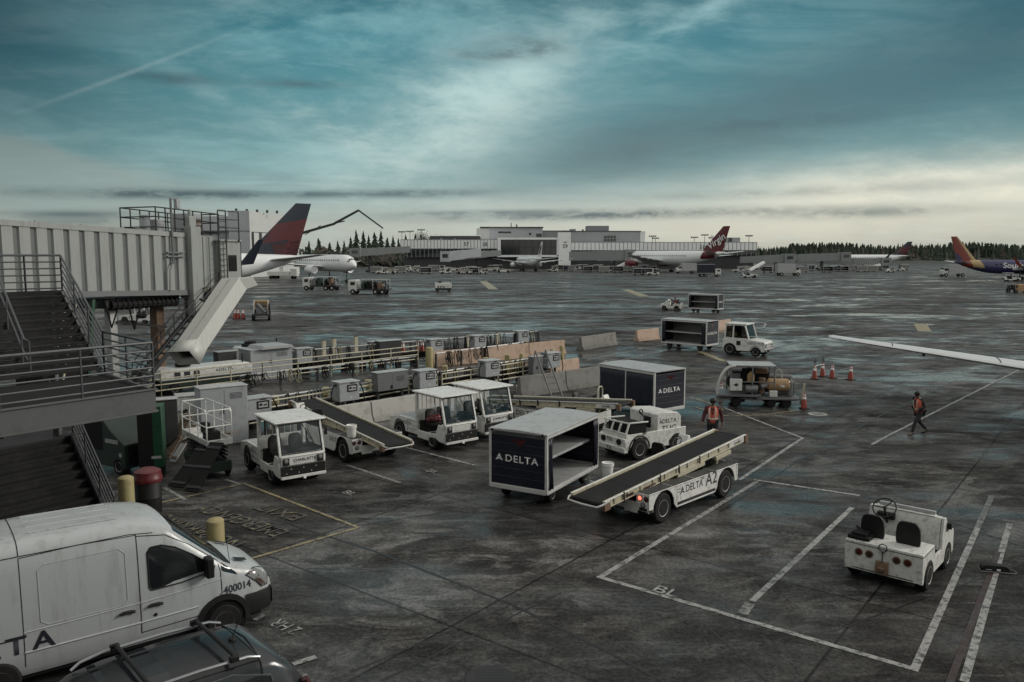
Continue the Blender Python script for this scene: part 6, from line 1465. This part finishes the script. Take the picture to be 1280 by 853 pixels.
aircraft('grey tail on airliner with spread wings parked before the glass pavilion', q, 106, 34, 3.9, 35, 12.2, dict(body=JETW, fin=JETW, fin_marks=[(FINRED, [(.2,.75),(.8,.8),(.7,.3),(.3,.25)])]), gear=2.2, dihedral=.09)
q = Vector((196,400,0))+unit(172)*22
aircraft('far white airliner with a navy and red fin before the wooded hill', q, 172, 46, 4.4, 38, 13.4, DELTA_S, winglet=FINNAVY, gear=2.6)
SWB = mat('blue_purple_paint', (.03,.028,.085), .3, dirt=0); SWR = mat('stripe_red', (.17,.03,.02), .3, dirt=0); SWO = mat('stripe_gold', (.36,.26,.13), .35, dirt=0)
q = Vector((128,229,0))+unit(-10)*15
aircraft('purple blue airliner with a red and gold striped tail at the right edge', q, -10, 33.6, 3.9, 34, 12.2, dict(body=SWB, fin=SWR, bands=[(.78,.86,SWO),(.86,.93,SWR)], slant=1, tailplane=WINGM, fin_marks=[(SWO, [(0,.98),(.22,.98),(.24,.02),(0,.02)]), (SWB, [(.8,.3),(1,.4),(1,.02),(.6,.02)])]), winglet=SWR, gear=1.7, text=('Southwest', .5, .25, 1.5, INKW))
# near aircraft: only its wing reaches into the picture from the right
tipw = at(1041,421,2.9); rootw = at(1282,455,2.45)
dv = (rootw-tipw); dv.z = 0; dv.normalize(); root = tipw+dv*17.5; fh_ = math.degrees(math.atan2(dv.y, dv.x))-62
q = Vector((root.x,root.y,0))+unit(fh_)*-3
CRJ = mat('near_wing_white', (.62,.63,.64), .3, dirt=.4, dscale=.8, dcol=(.3,.3,.3))
ac = aircraft('white airliner of which only one long bare wing is in view at the right', q+unit(fh_)*1.5, fh_, 33, 3.4, 1, 11, dict(body=JETW, fin=JETW), gear=1.3, engines=0, wing_m=CRJ)
for ch in list(ac.children):
    if ch.name.split('.')[0] == 'wing':
        for g_ in list(ch.children_recursive): bpy.data.objects.remove(g_)
        bpy.data.objects.remove(ch)
    elif ch.name.split('.')[0] in ('main_gear',): pass
ac.rotation_euler = (0,0,R(fh_)); M_ = (Matrix.Translation(ac.location) @ Matrix.Rotation(R(fh_), 4, 'Z')).inverted()
for mirror in (1, -1):
    rs = []
    for i in range(12):
        u = i/11; o = tipw.lerp(Vector((root.x,root.y,1.9)), u); c = 1.5+2.6*u; th = .16+.4*u
        lx = M_ @ o; c0 = lx.x+c*.45
        pts = []
        for k in range(16):
            a = 2*math.pi*k/16; xx = .5*math.cos(a); tt = th*.5*(math.sin(a))*(1.15-.5*(0.5-xx)*1.2)
            pts.append((lx.x+xx*c, lx.y*mirror, lx.z+tt))
        rs.append(pts)
    c0 = rs[0]; mid = sum((Vector(p) for p in c0), Vector())/16
    rs.insert(0, [mid+(Vector(p)-mid)*.55+Vector((-.1, .2*(1 if c0[0][1] > 0 else -1), 0)) for p in c0])
    b = MB(CRJ); b.rings(rs); w_ = b.build('wing', ac, smooth=70)
    b = MB(DSTEEL)
    for i in (4, 7, 10): p = Vector(rs[i][8]); b.cyl(p+Vector((.4,0,-.05)), p+Vector((.3,0,-.35)), .07); 
    b.build('flap_fairing', w_); b = MB(DSTEEL)
    for i in (3, 6, 8, 10):
        for k in range(1, 7): b.bar(Vector(rs[i][k])+Z*.012, Vector(rs[i][k+1])+Z*.012, .035, .012)
    for i in (2, 3, 4, 5): b.cyl(Vector(rs[i][8]), Vector(rs[i][8])+Vector((-.35,0,-.02)), .012, n=5)
   
    for a, c in zip(rs[1:-1], rs[2:]): b.bar(Vector(a[6])+Vector((0,0,.012)), Vector(c[6])+Vector((0,0,.012)), .05, .012)
    b.build('flap_seam', w_)

# ---------------------------------------------------------------- buildings
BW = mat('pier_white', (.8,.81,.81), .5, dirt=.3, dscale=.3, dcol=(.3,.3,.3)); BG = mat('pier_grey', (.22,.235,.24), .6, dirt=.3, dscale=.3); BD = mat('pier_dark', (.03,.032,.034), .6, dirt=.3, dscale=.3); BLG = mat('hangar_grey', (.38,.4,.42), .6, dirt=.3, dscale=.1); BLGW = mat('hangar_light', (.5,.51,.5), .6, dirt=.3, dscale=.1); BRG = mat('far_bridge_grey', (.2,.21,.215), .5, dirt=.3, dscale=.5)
def wx(px, Y): return (px-640)*Y/1000
def wz(py, Y): return max(0, HC+(YHP-py)*Y/1000)
def rect(mb, px0, px1, py0, py1, Y, depth, m=None):
    if m: mb.use(m)
    return mb.box(wx(px0,Y), Y, wz(py1,Y), wx(px1,Y), Y+depth, wz(py0,Y))
def part(t, name, m, *rects, parent=None, bevel=0):
    b = MB(m)
    for r_ in rects: rect(b, *r_)
    o = b.build(name, parent or t, bevel, smooth=0); return o
def mullions(t, name, px0, px1, py0, py1, Y, n, m, parent=None, rows=0):
    b = MB(m)
    for k in range(n+1): x = wx(px0+(px1-px0)*k/n, Y); b.box(x-.12, Y-.15, wz(py1,Y), x+.12, Y-.02, wz(py0,Y))
    for k in range(rows+1): z = wz(py0+(py1-py0)*k/max(1, rows), Y); b.box(wx(px0,Y), Y-.13, z-.1, wx(px1,Y), Y-.03, z+.1)
    return b.build(name, parent or t, smooth=0)
def sign(t, txt, px, py, Y, hpx, m=INK): return lettering(txt, (wx(px,Y), Y-.06, wz(py,Y)), X, Z, hpx*Y/1000, t, m, name='gate_number', sx=1.05)
T0 = 400
t = thing('pier_building', 'low white banded airport pier marked S7 and S8', 'terminal building')
part(t, 'fascia', BW, (502,626,300,311,T0,24)); w_ = part(t, 'window_band', WGLASS, (510,626,311,322,T0+.6,22)); mullions(t, 'mullion', 510, 626, 311, 322, T0+.6, 22, BG, w_)
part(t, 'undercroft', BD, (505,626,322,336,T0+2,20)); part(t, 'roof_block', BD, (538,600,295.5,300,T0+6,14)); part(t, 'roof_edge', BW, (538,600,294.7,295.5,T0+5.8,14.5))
mullions(t, 'panel_joint', 502, 626, 300, 311, T0, 30, BG); sign(t, 'S7', 583.5, 305.6, T0, 4.4); sign(t, 'S8', 606.5, 305.6, T0, 4.4)
part(t, 'roof_vent', BG, (551,553,298.6,300,T0+2,2), (520,521,298.8,300,T0+3,2), (568,570,298.6,300,T0+3,2))
t = thing('upper_terminal', 'pale grey upper terminal block with a flat eave behind the S7 and S8 pier', 'terminal building')
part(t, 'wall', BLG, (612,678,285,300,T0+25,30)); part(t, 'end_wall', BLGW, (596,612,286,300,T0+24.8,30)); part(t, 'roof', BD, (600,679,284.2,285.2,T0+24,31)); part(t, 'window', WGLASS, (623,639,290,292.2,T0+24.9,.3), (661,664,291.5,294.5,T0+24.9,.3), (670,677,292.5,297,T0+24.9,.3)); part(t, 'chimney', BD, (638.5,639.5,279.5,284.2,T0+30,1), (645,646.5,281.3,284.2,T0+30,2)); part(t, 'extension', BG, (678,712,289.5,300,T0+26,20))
part(t, 'parapet', BD, (678,712,288.8,289.6,T0+25.8,20.4))
t = thing('glass_pavilion', 'glazed pier pavilion with white frame between the S8 and S9 signs', 'terminal building')
Y0 = T0-12
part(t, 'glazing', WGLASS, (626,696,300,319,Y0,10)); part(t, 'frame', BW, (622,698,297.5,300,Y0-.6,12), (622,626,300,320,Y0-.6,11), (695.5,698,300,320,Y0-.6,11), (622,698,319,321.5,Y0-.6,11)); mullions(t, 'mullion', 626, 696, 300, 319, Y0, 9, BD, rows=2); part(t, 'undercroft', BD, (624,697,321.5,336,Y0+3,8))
t = thing('pier_tower', 'white blank panel tower marked S9', 'terminal building')
part(t, 'wall', BW, (698,713,291,334,Y0-2,9)); sign(t, 'S9', 706, 308, Y0-2, 4.6); part(t, 'wall_lamp', BD, (704.5,707.5,302.6,303.4,Y0-2.3,.3))
t = thing('grey_terminal', 'dark grey terminal block with a box penthouse right of the S9 tower', 'terminal building')
part(t, 'wall', BG, (706,805,290,303.5,T0+20,30)); part(t, 'roof_edge', BD, (706,800,289.2,290.2,T0+19.6,31)); part(t, 'window', WGLASS, (754,769,295,302.5,T0+19.8,.3)); mullions(t, 'mullion', 754, 769, 295, 302.5, T0+19.8, 4, BG, rows=2); part(t, 'penthouse', BG, (733,760,283,289.3,T0+28,10)); part(t, 'corner_panel', BLGW, (799,805,290.5,303,T0+19.7,.4)); part(t, 'roof_vent', BG, (712,719,287,289.4,T0+24,5), (727,729,287.3,289.4,T0+24,3))
t = thing('long_pier', 'long white banded airport pier marked S10', 'terminal building')
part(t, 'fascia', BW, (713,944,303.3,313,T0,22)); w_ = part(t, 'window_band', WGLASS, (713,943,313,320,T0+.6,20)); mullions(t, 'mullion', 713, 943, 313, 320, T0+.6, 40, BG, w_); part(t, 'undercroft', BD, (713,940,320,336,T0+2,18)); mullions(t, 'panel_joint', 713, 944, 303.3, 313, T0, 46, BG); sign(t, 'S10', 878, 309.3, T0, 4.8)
t = thing('rooftop_hut', 'small boxy hut on the roof of the S10 pier', 'rooftop hut', (0,0,0))
part(t, 'wall', BG, (908,923,297.5,303.3,T0+6,7)); part(t, 'door', BD, (908.6,913,297.8,303,T0+5.8,.3))
# hangar at the left
t = thing('hangar', 'large pale hangar block behind the jet bridge and the navy tail', 'hangar'); YH_ = 250
HX = wx(315,YH_)
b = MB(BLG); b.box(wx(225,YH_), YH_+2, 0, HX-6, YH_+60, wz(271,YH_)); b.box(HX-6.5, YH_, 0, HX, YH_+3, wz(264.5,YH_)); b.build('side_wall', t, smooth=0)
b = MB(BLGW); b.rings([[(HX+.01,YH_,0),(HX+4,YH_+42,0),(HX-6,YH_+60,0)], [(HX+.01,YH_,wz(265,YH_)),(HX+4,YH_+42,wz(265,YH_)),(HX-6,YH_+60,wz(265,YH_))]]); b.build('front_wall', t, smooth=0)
b = MB(BD)
def hp(f, z, o=.15): d_ = Vector((4,42,0)); n__ = Vector((42,-4,0)).normalized(); p_ = Vector((HX,YH_,0))+d_*f+n__*o; return (p_.x, p_.y, z)
b.plate([hp(.03,wz(319,YH_)),hp(.97,wz(319,YH_)),hp(.97,wz(290,YH_)),hp(.03,wz(290,YH_))]); b.build('door_recess', t, smooth=0)
for k in range(6): b = MB(BLGW); a, c = .05+k*.155, .05+k*.155+.09; b.plate([hp(a,wz(319,YH_),.3),hp(c,wz(319,YH_),.3),hp(c,wz(291,YH_),.3),hp(a,wz(291,YH_),.3)]); o = b.build('hangar_door', t, smooth=0); so2 = o.modifiers.new('th','SOLIDIFY'); so2.thickness = .15
b = MB(BD); b.box(HX-30,YH_-.2,wz(289.5,YH_),HX,YH_+1.9,wz(289,YH_)); 
for k in range(5): b.box(HX-5+k*2.3,YH_+2+k*3,wz(265,YH_),HX-4.4+k*2.3,YH_+2.6+k*3,wz(265,YH_)+.9)
b.build('trim', t, smooth=0)
# boom pump
t = thing('boom_pump', 'tall green concrete pump boom bent over behind the navy tail', 'pump truck', (0,0,0))
Yb = 235; pts = [far(352,322,Yb), far(377,292,Yb), far(418,280,Yb), far(448,263.5,Yb), far(479,286,Yb)]
b = MB(DGREEN)
for a, c, r_ in zip(pts, pts[1:], (.55,.42,.34,.2)): b.bar(a, c, r_*1.1, r_*1.5)
b.build('boom', t); b = MB(STEEL)
for a, c in zip(pts, pts[1:]): b.cyl(a+Vector((0,-.4,.35)), c+Vector((0,-.4,.25)), .11, n=6)
b.build('pipe', t); b = MB(DSTEEL); b.bar(pts[2]+Vector((-2,0,-.3)), pts[2]+Vector((3,0,.8)), .3); b.bar(pts[1]+Vector((1,0,-.4)), pts[2]+Vector((-4,0,-.5)), .2); b.build('ram', t)
q = pts[0]; b = MB(WORN); b.box(q.x-4,q.y-1.2,1.0,q.x+2.5,q.y+1.2,2.2); b.box(q.x+2.7,q.y-1.2,.8,q.x+4.6,q.y+1.2,3.0); b.box(q.x-.6,q.y-.6,2.2,q.x+.6,q.y+.6,q.z); b.build('truck_body', t, .05)
for k in (-3, -1.6, 3.4):
    for s in (-1, 1): b = MB(RUBBER); b.cyl((q.x+k,q.y+s*1.25-.2,.5),(q.x+k,q.y+s*1.25+.2,.5),.5); b.build('wheel', t)
# far jet bridges of the piers
def far_bridge(label, px0, py0, px1, py1, hpx, Y, leg=True, slide=None, m=None):
    t = thing('jet_bridge', label, 'jet bridge', (0,0,0)); a, c = far(px0,py0,Y), far(px1,py1,Y-6); H = hpx*Y/1000; u = (c-a).normalized(); s_ = Vector((-u.y,u.x,0)).normalized()
    b = MB(m or BRG); b.rings([[p+s_*y+Z*z for y, z in ((-1.5,0),(1.5,0),(1.5,H),(-1.5,H))] for p in (a, a.lerp(c,.48))]); b.rings([[p+s_*y+Z*z for y, z in ((-1.7,-.25),(1.7,-.25),(1.7,H+.2),(-1.7,H+.2))] for p in (a.lerp(c,.47), c)]); b.build('tunnel', t, smooth=0)
    b = MB(m or BRG); b.box(c.x-2.2,c.y-2.4,c.z-.5,c.x+2.2,c.y+2.4,c.z+H+.5); cb = b.build('cab', t, smooth=0); b = MB(WGLASS); b.box(c.x-1.2,c.y-2.45,c.z+H*.35,c.x+1.2,c.y-2.4,c.z+H*.8); b.build('window', cb, smooth=0)
    b = MB(BD); q = a.lerp(c,.75); b.box(q.x-.5,q.y-.5,0,q.x+.5,q.y+.5,q.z); b.box(q.x-1.6,q.y-.6,0,q.x+1.6,q.y+.6,.9); b.build('support_leg', t, smooth=0)
    if slide:
        b = MB(BW); g0, g1 = far(*slide[0],Y-8), far(*slide[1],Y-11); b.bar(g0, g1, 1.2, .9); b.build('slide', t, smooth=0)
    return t
far_bridge('grey sloping jet bridge reaching left from the S7 pier', 512,316, 445,320, 8, 330)
far_bridge('pale jet bridge cab end on before the S7 pier', 600,321, 557,326, 10, 360, m=BLG)
far_bridge('grey jet bridge under the S8 sign', 625,320, 586,323, 7, 372)
far_bridge('grey jet bridge running right from the S9 tower', 712,326, 787,325, 11, 345, slide=((790,325),(766,337)))
far_bridge('grey jet bridge right of the crimson tail', 925,329, 985,327, 8, 340, slide=((955,328),(937,338)))
far_bridge('long grey jet bridge before the far navy and red fin', 945,328, 1055,325, 8, 365)
far_bridge('grey jet bridge touching the far white airliner', 1030,330, 1105,331, 7, 372, slide=((1100,331),(1070,339)))
# light masts
def mast(px, py0, py1, Y, label):
    a, c = far(px,py0,Y), far(px,py1,Y); t = thing('light_mast', label, 'light mast', (a.x,a.y,0)); h = c.z
    b = MB(BD); b.cyl((0,0,0),(0,0,h),.22,.12,n=6); b.build('pole', t); b = MB(BG); b.box(-1.8,-.2,h-.15,1.8,.2,h+.1); b.build('crossbar', t)
    for k in (-1.5,-.5,.5,1.5): b = MB(BD); b.box(k-.35,-.4,h+.1,k+.35,.3,h+.55); b.build('lamp', t)
for k, (px, y0, y1, lb) in enumerate(((503,335,290.5,'leftmost of the three light masts left of the S7 pier'),(513,335,290,'middle of the three light masts left of the S7 pier'),(527,335,288,'right of the three light masts left of the S7 pier'),(815,335,296,'light mast on the S10 pier left of the crimson fin'),(818.5,335,298.5,'shorter light mast beside its taller neighbour on the S10 pier'),(867,335,297.5,'light mast left of the S10 sign'),(880,335,294.5,'tall light mast above the S10 sign'),(889,335,298,'light mast just left of the crimson fin'),(935,335,295.5,'light mast at the right end of the S10 pier'))):
    mast(px, y0, y1, 410+k*.7, lb)
# ---------------------------------------------------------------- trees
LEAF = mat('conifer_green', (.026,.042,.026), .8, dirt=.7, dscale=.4, dcol=(.05,.06,.04)); LEAF2 = mat('brown_twigs', (.06,.052,.042), .9, dirt=.6, dscale=.5); BARK = mat('bark', (.05,.04,.032), .9, dirt=.5)
def conifer(h, w_, seed, dens=1.0):
    rnd = random.Random(seed); t = thing('conifer', 'x', 'tree')
    b = MB(BARK); b.cyl((0,0,0),(0,0,h*.95),h*.016,h*.004,n=6); b.build('trunk', t)
    b = MB(LEAF); n = int(13*dens)
    for i in range(n):
        u = i/n; z = h*(.08+.86*u); rr = w_*(1-u)**.9*rnd.uniform(.75,1.15)+.25; m = 11; up = h*(.13+.03*rnd.random())
        ox, oy = rnd.uniform(-.12,.12)*rr, rnd.uniform(-.12,.12)*rr
        ring = []
        for k in range(m*2):
            a = math.pi*k/m+i*.7; q = rr*(rnd.uniform(.75,1.2) if k % 2 else rnd.uniform(.35,.6)); ring.append((ox+q*math.cos(a), oy+q*math.sin(a), z-(rr*.18 if k % 2 else -rr*.1)+rnd.uniform(-.2,.2)))
        mid = [(ox+p[0]*.38, oy+p[1]*.38, z+up*.45+rnd.uniform(-.2,.2)) for p in ring]
        b.rings([ring, mid, [(0,0,min(h, z+up))]*(m*2)], cap=False)
        b.rings([ring, [(0,0,z+up*.1)]*(m*2)], cap=False)
    b.build('crown', t, smooth=0); return t
def broadleaf(h, w_, seed):
    rnd = random.Random(seed); t = thing('bare_tree', 'x', 'tree'); b = MB(BARK); b.cyl((0,0,0),(0,0,h*.5),h*.025,h*.015,n=6)
    tips = []
    for k in range(16):
        a = rnd.uniform(0,6.28); q = Vector((math.cos(a)*w_*rnd.uniform(.3,1),math.sin(a)*w_*rnd.uniform(.3,1),h*rnd.uniform(.6,1))); b.tube([(0,0,h*rnd.uniform(.2,.5)), q*.5+Z*h*.25, q], h*.008, 5, r2=h*.002); tips.append(q)
    b.build('trunk', t); b = MB(LEAF2)
    for q in tips:
        for k in range(90):
            p_ = q+Vector((rnd.gauss(0,w_*.24),rnd.gauss(0,w_*.24),rnd.gauss(-h*.03,h*.09))); e = Vector((rnd.gauss(0,1),rnd.gauss(0,1),rnd.gauss(0,1))).normalized()*h*.03; f = e.orthogonal().normalized()*h*.008; b.plate([p_-e, p_+f, p_+e, p_-f])
    b.build('crown', t, smooth=0); return t
PROT = [conifer(22,5.6,1), conifer(26,5.8,2), conifer(18,6.0,3), conifer(24,7.0,4,.9)]; BRO = [broadleaf(16,5,5), broadleaf(14,6,6)]
used = set()
def tree(kind, i, loc, sc, label, group):
    pr = (PROT if kind == 'c' else BRO)[i]; key = (kind, i)
    if key in used: o = dup(pr, loc, random.uniform(0,360), label, group, scale=sc)
    else: o = pr; used.add(key); o.location = loc; o.scale = (sc,)*3; tag(o, label, group=group)
    return o
LT = [(386,300,'c',0),(398,297,'c',2),(422,300,'c',3),(438,295,'c',3),(445,286.5,'c',0),(454,287.5,'c',1),(461,293,'c',3),(468,289.5,'c',2),(476,287,'c',1),(484,296,'c',2),(491,294,'c',3),(498,297,'c',0),(507,292,'c',1),(519,291,'c',3),(526,292,'c',0),(430,300,'c',0),(412,302,'c',2),(536,294,'b',1)]
for k, (px, py, kd, i) in enumerate(LT):
    Y0 = 470+(k*37 % 50); p = far(px,py,Y0); hh = {'c':(22,26,18,24),'b':(16,14)}[kd][i]
    tree(kd, i, (p.x,p.y,0), (p.z)/hh, ('%s from the left among the trees left of the S7 pier, a dark conifer' if kd == 'c' else '%s from the left among the trees left of the S7 pier, a bare brown crown') % ORD[sorted(range(len(LT)), key=lambda j: LT[j][0]).index(k)], 'trees left of the piers')
rnd = random.Random(12)
# right hand wood: skyline trees one by one, the mass behind as one wood
HILL = lambda x: 4+6*min(1, max(0, (x-215)/140))
b = MB(mat('hill_scrub', (.03,.036,.026), .9, dirt=.6, dscale=.1)); n = 60
xs = [150+k*12 for k in range(n)]
b.rings([[(x, y, z) for y, z in ((690,0),(725,HILL(x)*.4),(800,HILL(x)),(1000,HILL(x)+2))] for x in xs], cap=False, close=False)
b.rings([[(x, y, z) for y, z in ((690,0),(760,3),(1000,4))] for x in [-900+k*50 for k in range(22)]], cap=False, close=False)
struct(b.build('wooded_hill', smooth=60))
GT = 'skyline conifers on the right hand hill'
for k in range(170):
    px = 945+k*2.2+rnd.uniform(-1.5,1.5); Y0 = 742+rnd.uniform(-12,25); topy = 304.5+2.2*math.sin(px*.035)+rnd.uniform(-1.2,2.2)+(2.5 if px < 985 else 0)
    p = far(px,topy,Y0); i = rnd.randrange(4); zb_ = HILL(p.x)*.55-1; hh = (22,26,18,24)[i]
    q_ = tree('c', i, (p.x,p.y,zb_), (p.z-zb_)/hh, 'dark conifer in the wood on the skyline of the right hand hill', GT); wd_ = rnd.uniform(1.0,2.1); q_.scale = (q_.scale[0]*wd_, q_.scale[1]*wd_, q_.scale[2])
b = MB(LEAF)
for k in range(900):
    x = rnd.uniform(205,640); y = rnd.uniform(705,770); h = rnd.uniform(6,13.5); z = HILL(x)*(.2+.4*(y-705)/65)-.5
    b.use(LEAF if rnd.random() < .72 else LEAF2); w_ = h*rnd.uniform(.16,.3)
    for j in range(5):
        u = j/5; rr = w_*(1-u*.85); m = 6; base = b.vs([(x+rr*math.cos(6.28*q/m+j)*rnd.uniform(.7,1.2), y+rr*math.sin(6.28*q/m+j)*rnd.uniform(.7,1.2), z+h*(.08+u*.75)) for q in range(m)]+[(x,y,z+h*min(1,(.42+u*.75)))])
        for q in range(m): b.fc((base+q, base+(q+1) % m, base+m))
o = b.build('woodland', smooth=0); tag(o, 'dense dark wood covering the right hand hill under its skyline', 'wood', kind='stuff')
b = MB(LEAF2)
for k in range(420):
    x = rnd.uniform(-170,-20); y = rnd.uniform(455,520); h = rnd.uniform(4,11) if x < -62 else rnd.uniform(3,6); w_ = h*.5; b.use(LEAF2 if rnd.random() < .6 else LEAF)
    for j in range(14):
        p_ = Vector((x+rnd.gauss(0,w_*.5),y+rnd.gauss(0,w_*.5),abs(rnd.gauss(h*.5,h*.25)))); e = Vector((rnd.gauss(0,1),rnd.gauss(0,1),rnd.gauss(0,1))).normalized()*h*.2; f = e.orthogonal().normalized()*h*.1; b.plate([p_-e,p_+f,p_+e,p_-f])
o = b.build('thicket', smooth=0); tag(o, 'brown and dark green thicket under the trees left of the piers', 'thicket', kind='stuff')

# ---------------------------------------------------------------- distant vehicles
def far_truck(label, loc, head, kind, group=None, sc=1.0):
    t = thing('service_truck', label, 'truck', loc, head, group); b = MB(WORN if kind in ('fuel','cater','box') else TAN)
    if kind == 'box':
        b.box(1.6,-1.05,.6,3.0,1.05,1.6); b.prism([(1.6,1.6),(2.9,1.6),(2.5,2.3),(1.6,2.35)], -1.0, 1.0); cab = b.build('cab', t, .05); b = MB(SHEET); b.box(-3.2,-1.2,.8,1.5,1.2,3.2); b.build('box_body', t, .03); Lh = (-2.2, 2.2)
    elif kind == 'cater':
        b.box(1.8,-1.1,.6,3.6,1.1,2.5); cab = b.build('cab', t, .05); b = MB(NAVY); b.box(-3.6,-1.25,1.2,1.6,1.25,3.9); b.build('box_body', t, .03); b = MB(SHEET); b.box(-3.6,-1.27,1.1,1.6,1.27,1.2); b.box(-3.65,-1.27,3.9,1.65,1.27,4.0); b.build('box_trim', t); Lh = (-2.6, 2.7)
    else:
        b.box(2.2,-1.1,.6,3.8,1.1,2.5); b.prism([(2.2,1.5),(3.85,1.5),(3.6,2.6),(2.2,2.65)], -1.05, 1.05); cab = b.build('cab', t, .06)
        b = MB(DSTEEL); b.box(-3.6,-1.15,.75,2.0,1.15,1.0); b.build('chassis', t); rnd = random.Random(hash(label) % 97)
        b = MB(TAN if kind == 'tan' else DSTEEL)
        for k in range(5): x = -3.3+k*1.05; b.use(rnd.choice((DGREEN, DSTEEL, STEEL, DARKIN, RUSTY))); b.box(x,-rnd.uniform(.5,1.1),1.0,x+rnd.uniform(.4,.85),rnd.uniform(.5,1.1),1.35+rnd.uniform(0,1.2)); b.cyl((x+.2,-.6,1.2),(x+.2,.5,1.9+rnd.random()*.6),rnd.uniform(.12,.3),n=8)
        b.build('equipment_box', t, .03); b = MB(RUBBER)
        for k in (-2.3, -.6, .9): b.torus((k,-1.15,1.7), .5, .13, 'y', 16, 6)
        b.build('hose_reel', t); b = MB(PIPE)
        for s in (-1, 1): b.cyl((-3.4,s*1.0,2.7),(1.8,s*1.0,2.7),.04,n=5); b.cyl((-3.4,s*1.0,1.0),(-3.4,s*1.0,2.7),.04,n=5); b.cyl((1.8,s*1.0,1.0),(1.8,s*1.0,2.7),.04,n=5); b.cyl((-.8,s*1.0,1.0),(-.8,s*1.0,2.7),.04,n=5)
        b.build('deck_rail', t); Lh = (-2.6, 2.9)
    x0 = {'box':2.92,'cater':3.6}.get(kind, 3.72)
    b = MB(WGLASS); b.box(x0-.3,-.9,1.65,x0+.02 if kind != 'box' else x0-.2,.9,2.3); b.box(x0-1.2,-1.12,1.65,x0-.35,1.12,2.25); b.build('window', cab)
    for x in Lh+((-1.3,) if kind not in ('box',) else ()):
        for s in (-1, 1): b = MB(RUBBER); b.cyl((x,s*1.12-.16,.48),(x,s*1.12+.16,.48),.48,n=14); b.use(RIM).cyl((x,s*1.12-.165,.48),(x,s*1.12+.165,.48),.2,n=10); b.build('wheel', t)
    t.scale = (sc,)*3; return t
far_truck('green and grey hose truck left of the two fuelling trucks on the open apron', at(403,363), 168, 'fuel')
far_truck('dark fuelling truck with a pale rear, right of the hose truck on the open apron', at(463,368), 172, 'fuel')
far_truck('small tan utility truck seen end on near the baggage chute', at(327,399), 106, 'tan', sc=.75)
far_truck('small cream utility vehicle at the right edge before the purple airliner', at(1269,366), -95, 'tan', sc=.62)
far_truck('white box truck standing right of the crimson tailed airliner', at(985,345), 3, 'box', sc=1.25)
far_truck('white box truck near the striped tail of the purple airliner', at(1190,346), 178, 'box', sc=1.2)
far_truck('navy catering truck under the crimson tailed airliner', at(886,346), 2, 'cater')
far_truck('white box truck backed against the crimson tailed airliner', at(857,342), 185, 'box', sc=1.2)
t = power_unit(at(554,365), 8, 'small grey equipment trailer alone on the open apron', 3.2, 1.6)
mt = dup(ftug, at(840,388), 158, 'small open tractor with a seated driver pulling a single cart across the apron')
sit = dict(pelvis=(-.5,.36,.86), chest=(-.5,.36,1.26), neck=(-.48,.36,1.44), head=(-.45,.36,1.58), hipL=(-.48,.46,.84), hipR=(-.48,.26,.84), kneeL=(-.05,.48,.86), kneeR=(-.05,.24,.86), ankleL=(.08,.48,.5), ankleR=(.08,.24,.5), toeL=(.24,.48,.47), toeR=(.24,.24,.47), shL=(-.5,.57,1.36), shR=(-.5,.15,1.36), elL=(-.34,.62,1.12), elR=(-.34,.1,1.12), wrL=(-.08,.52,1.24), wrR=(-.08,.24,1.24))
person('driver in an orange vest sitting on the small open tractor far out on the apron', at(840,388), 158, sit, VEST)
sp_ = at(935,447)
sit2 = dict((k, (v[0]-.1, v[1]-.26, v[2]+.52)) for k, v in sit.items())
person('driver in red seated inside the white enclosed cab tractor', (16.9,57.2,.0), -38, sit2, FINRED, 1.0, MAROON)
dup(c3, at(882,390), -37, 'small navy baggage cart pulled by the open tractor with a driver', G3)
# rows of ground equipment before the piers
GG = 'ground equipment standing in front of the piers'
rnd = random.Random(5)
spots = []
for k in range(24): spots.append((470+k*7+rnd.uniform(-3,3), rnd.uniform(338,343)))
for k in range(20): spots.append((695+k*6.2+rnd.uniform(-3,3), rnd.uniform(337.5,341)))
for k in range(26): spots.append((925+k*8.2+rnd.uniform(-4,4), rnd.uniform(336,341)))
protos = [(c1,'navy baggage cart'),(charl,'white cab tow tractor'),(bl1,'white belt loader'),(c2,'curtained baggage cart'),(ftug,'open white tractor')]
cnt = {}
for k, (px, py) in enumerate(spots):
    pr, nm = protos[rnd.choice((0,0,0,1,1,2,3,4))]; zone = 'S7 and S8 pier' if px < 650 else ('S9 tower' if px < 925 else 'right hand bridges')
    cnt.setdefault((nm, zone), []).append((px, py, pr, rnd.choice((0, 8, 180, 172, 20, -30))))
for (nm, zone), L_ in cnt.items():
    L_.sort()
    for i, (px, py, pr, hd) in enumerate(L_):
        dup(pr, at(px, py), hd, 'far %s before the %s, %s' % (nm, zone, 'the only one there' if len(L_) == 1 else ORD[i]+' from the left'), GG, scale=1.15)
for k, px in enumerate((798,808)): dup(c1, at(px,344), 5, '%s of two navy carts in tow before the crimson engine' % ('left','right')[k], 'navy carts in tow before the crimson engine', scale=1.1)
dup(charl, at(817,344.5), 5, 'white tow tractor at the head of two navy carts before the crimson engine', GG, scale=1.1)
dup(charl, at(935,347.5), 178, 'white low tow tractor alone on the apron right of the crimson tail', scale=1.2)
dup(dtug, at(1262,352), 175, 'white tow tractor under the nose of the purple airliner', scale=1.1)
dup(bl2, at(243,560*0+372), 60, 'white belt loader glimpsed under the jet bridge')
dup(charl, at(178,405), -10, 'white cab tow tractor glimpsed between the legs of the jet bridge')
dup(c1, at(283,372), 20, 'baggage cart standing beyond the top of the chute', G3)

for kd, lst in (('c', PROT), ('b', BRO)):
    for i, o in enumerate(lst):
        if (kd, i) not in used:
            for ch in list(o.children): bpy.data.objects.remove(ch)
            bpy.data.objects.remove(o)
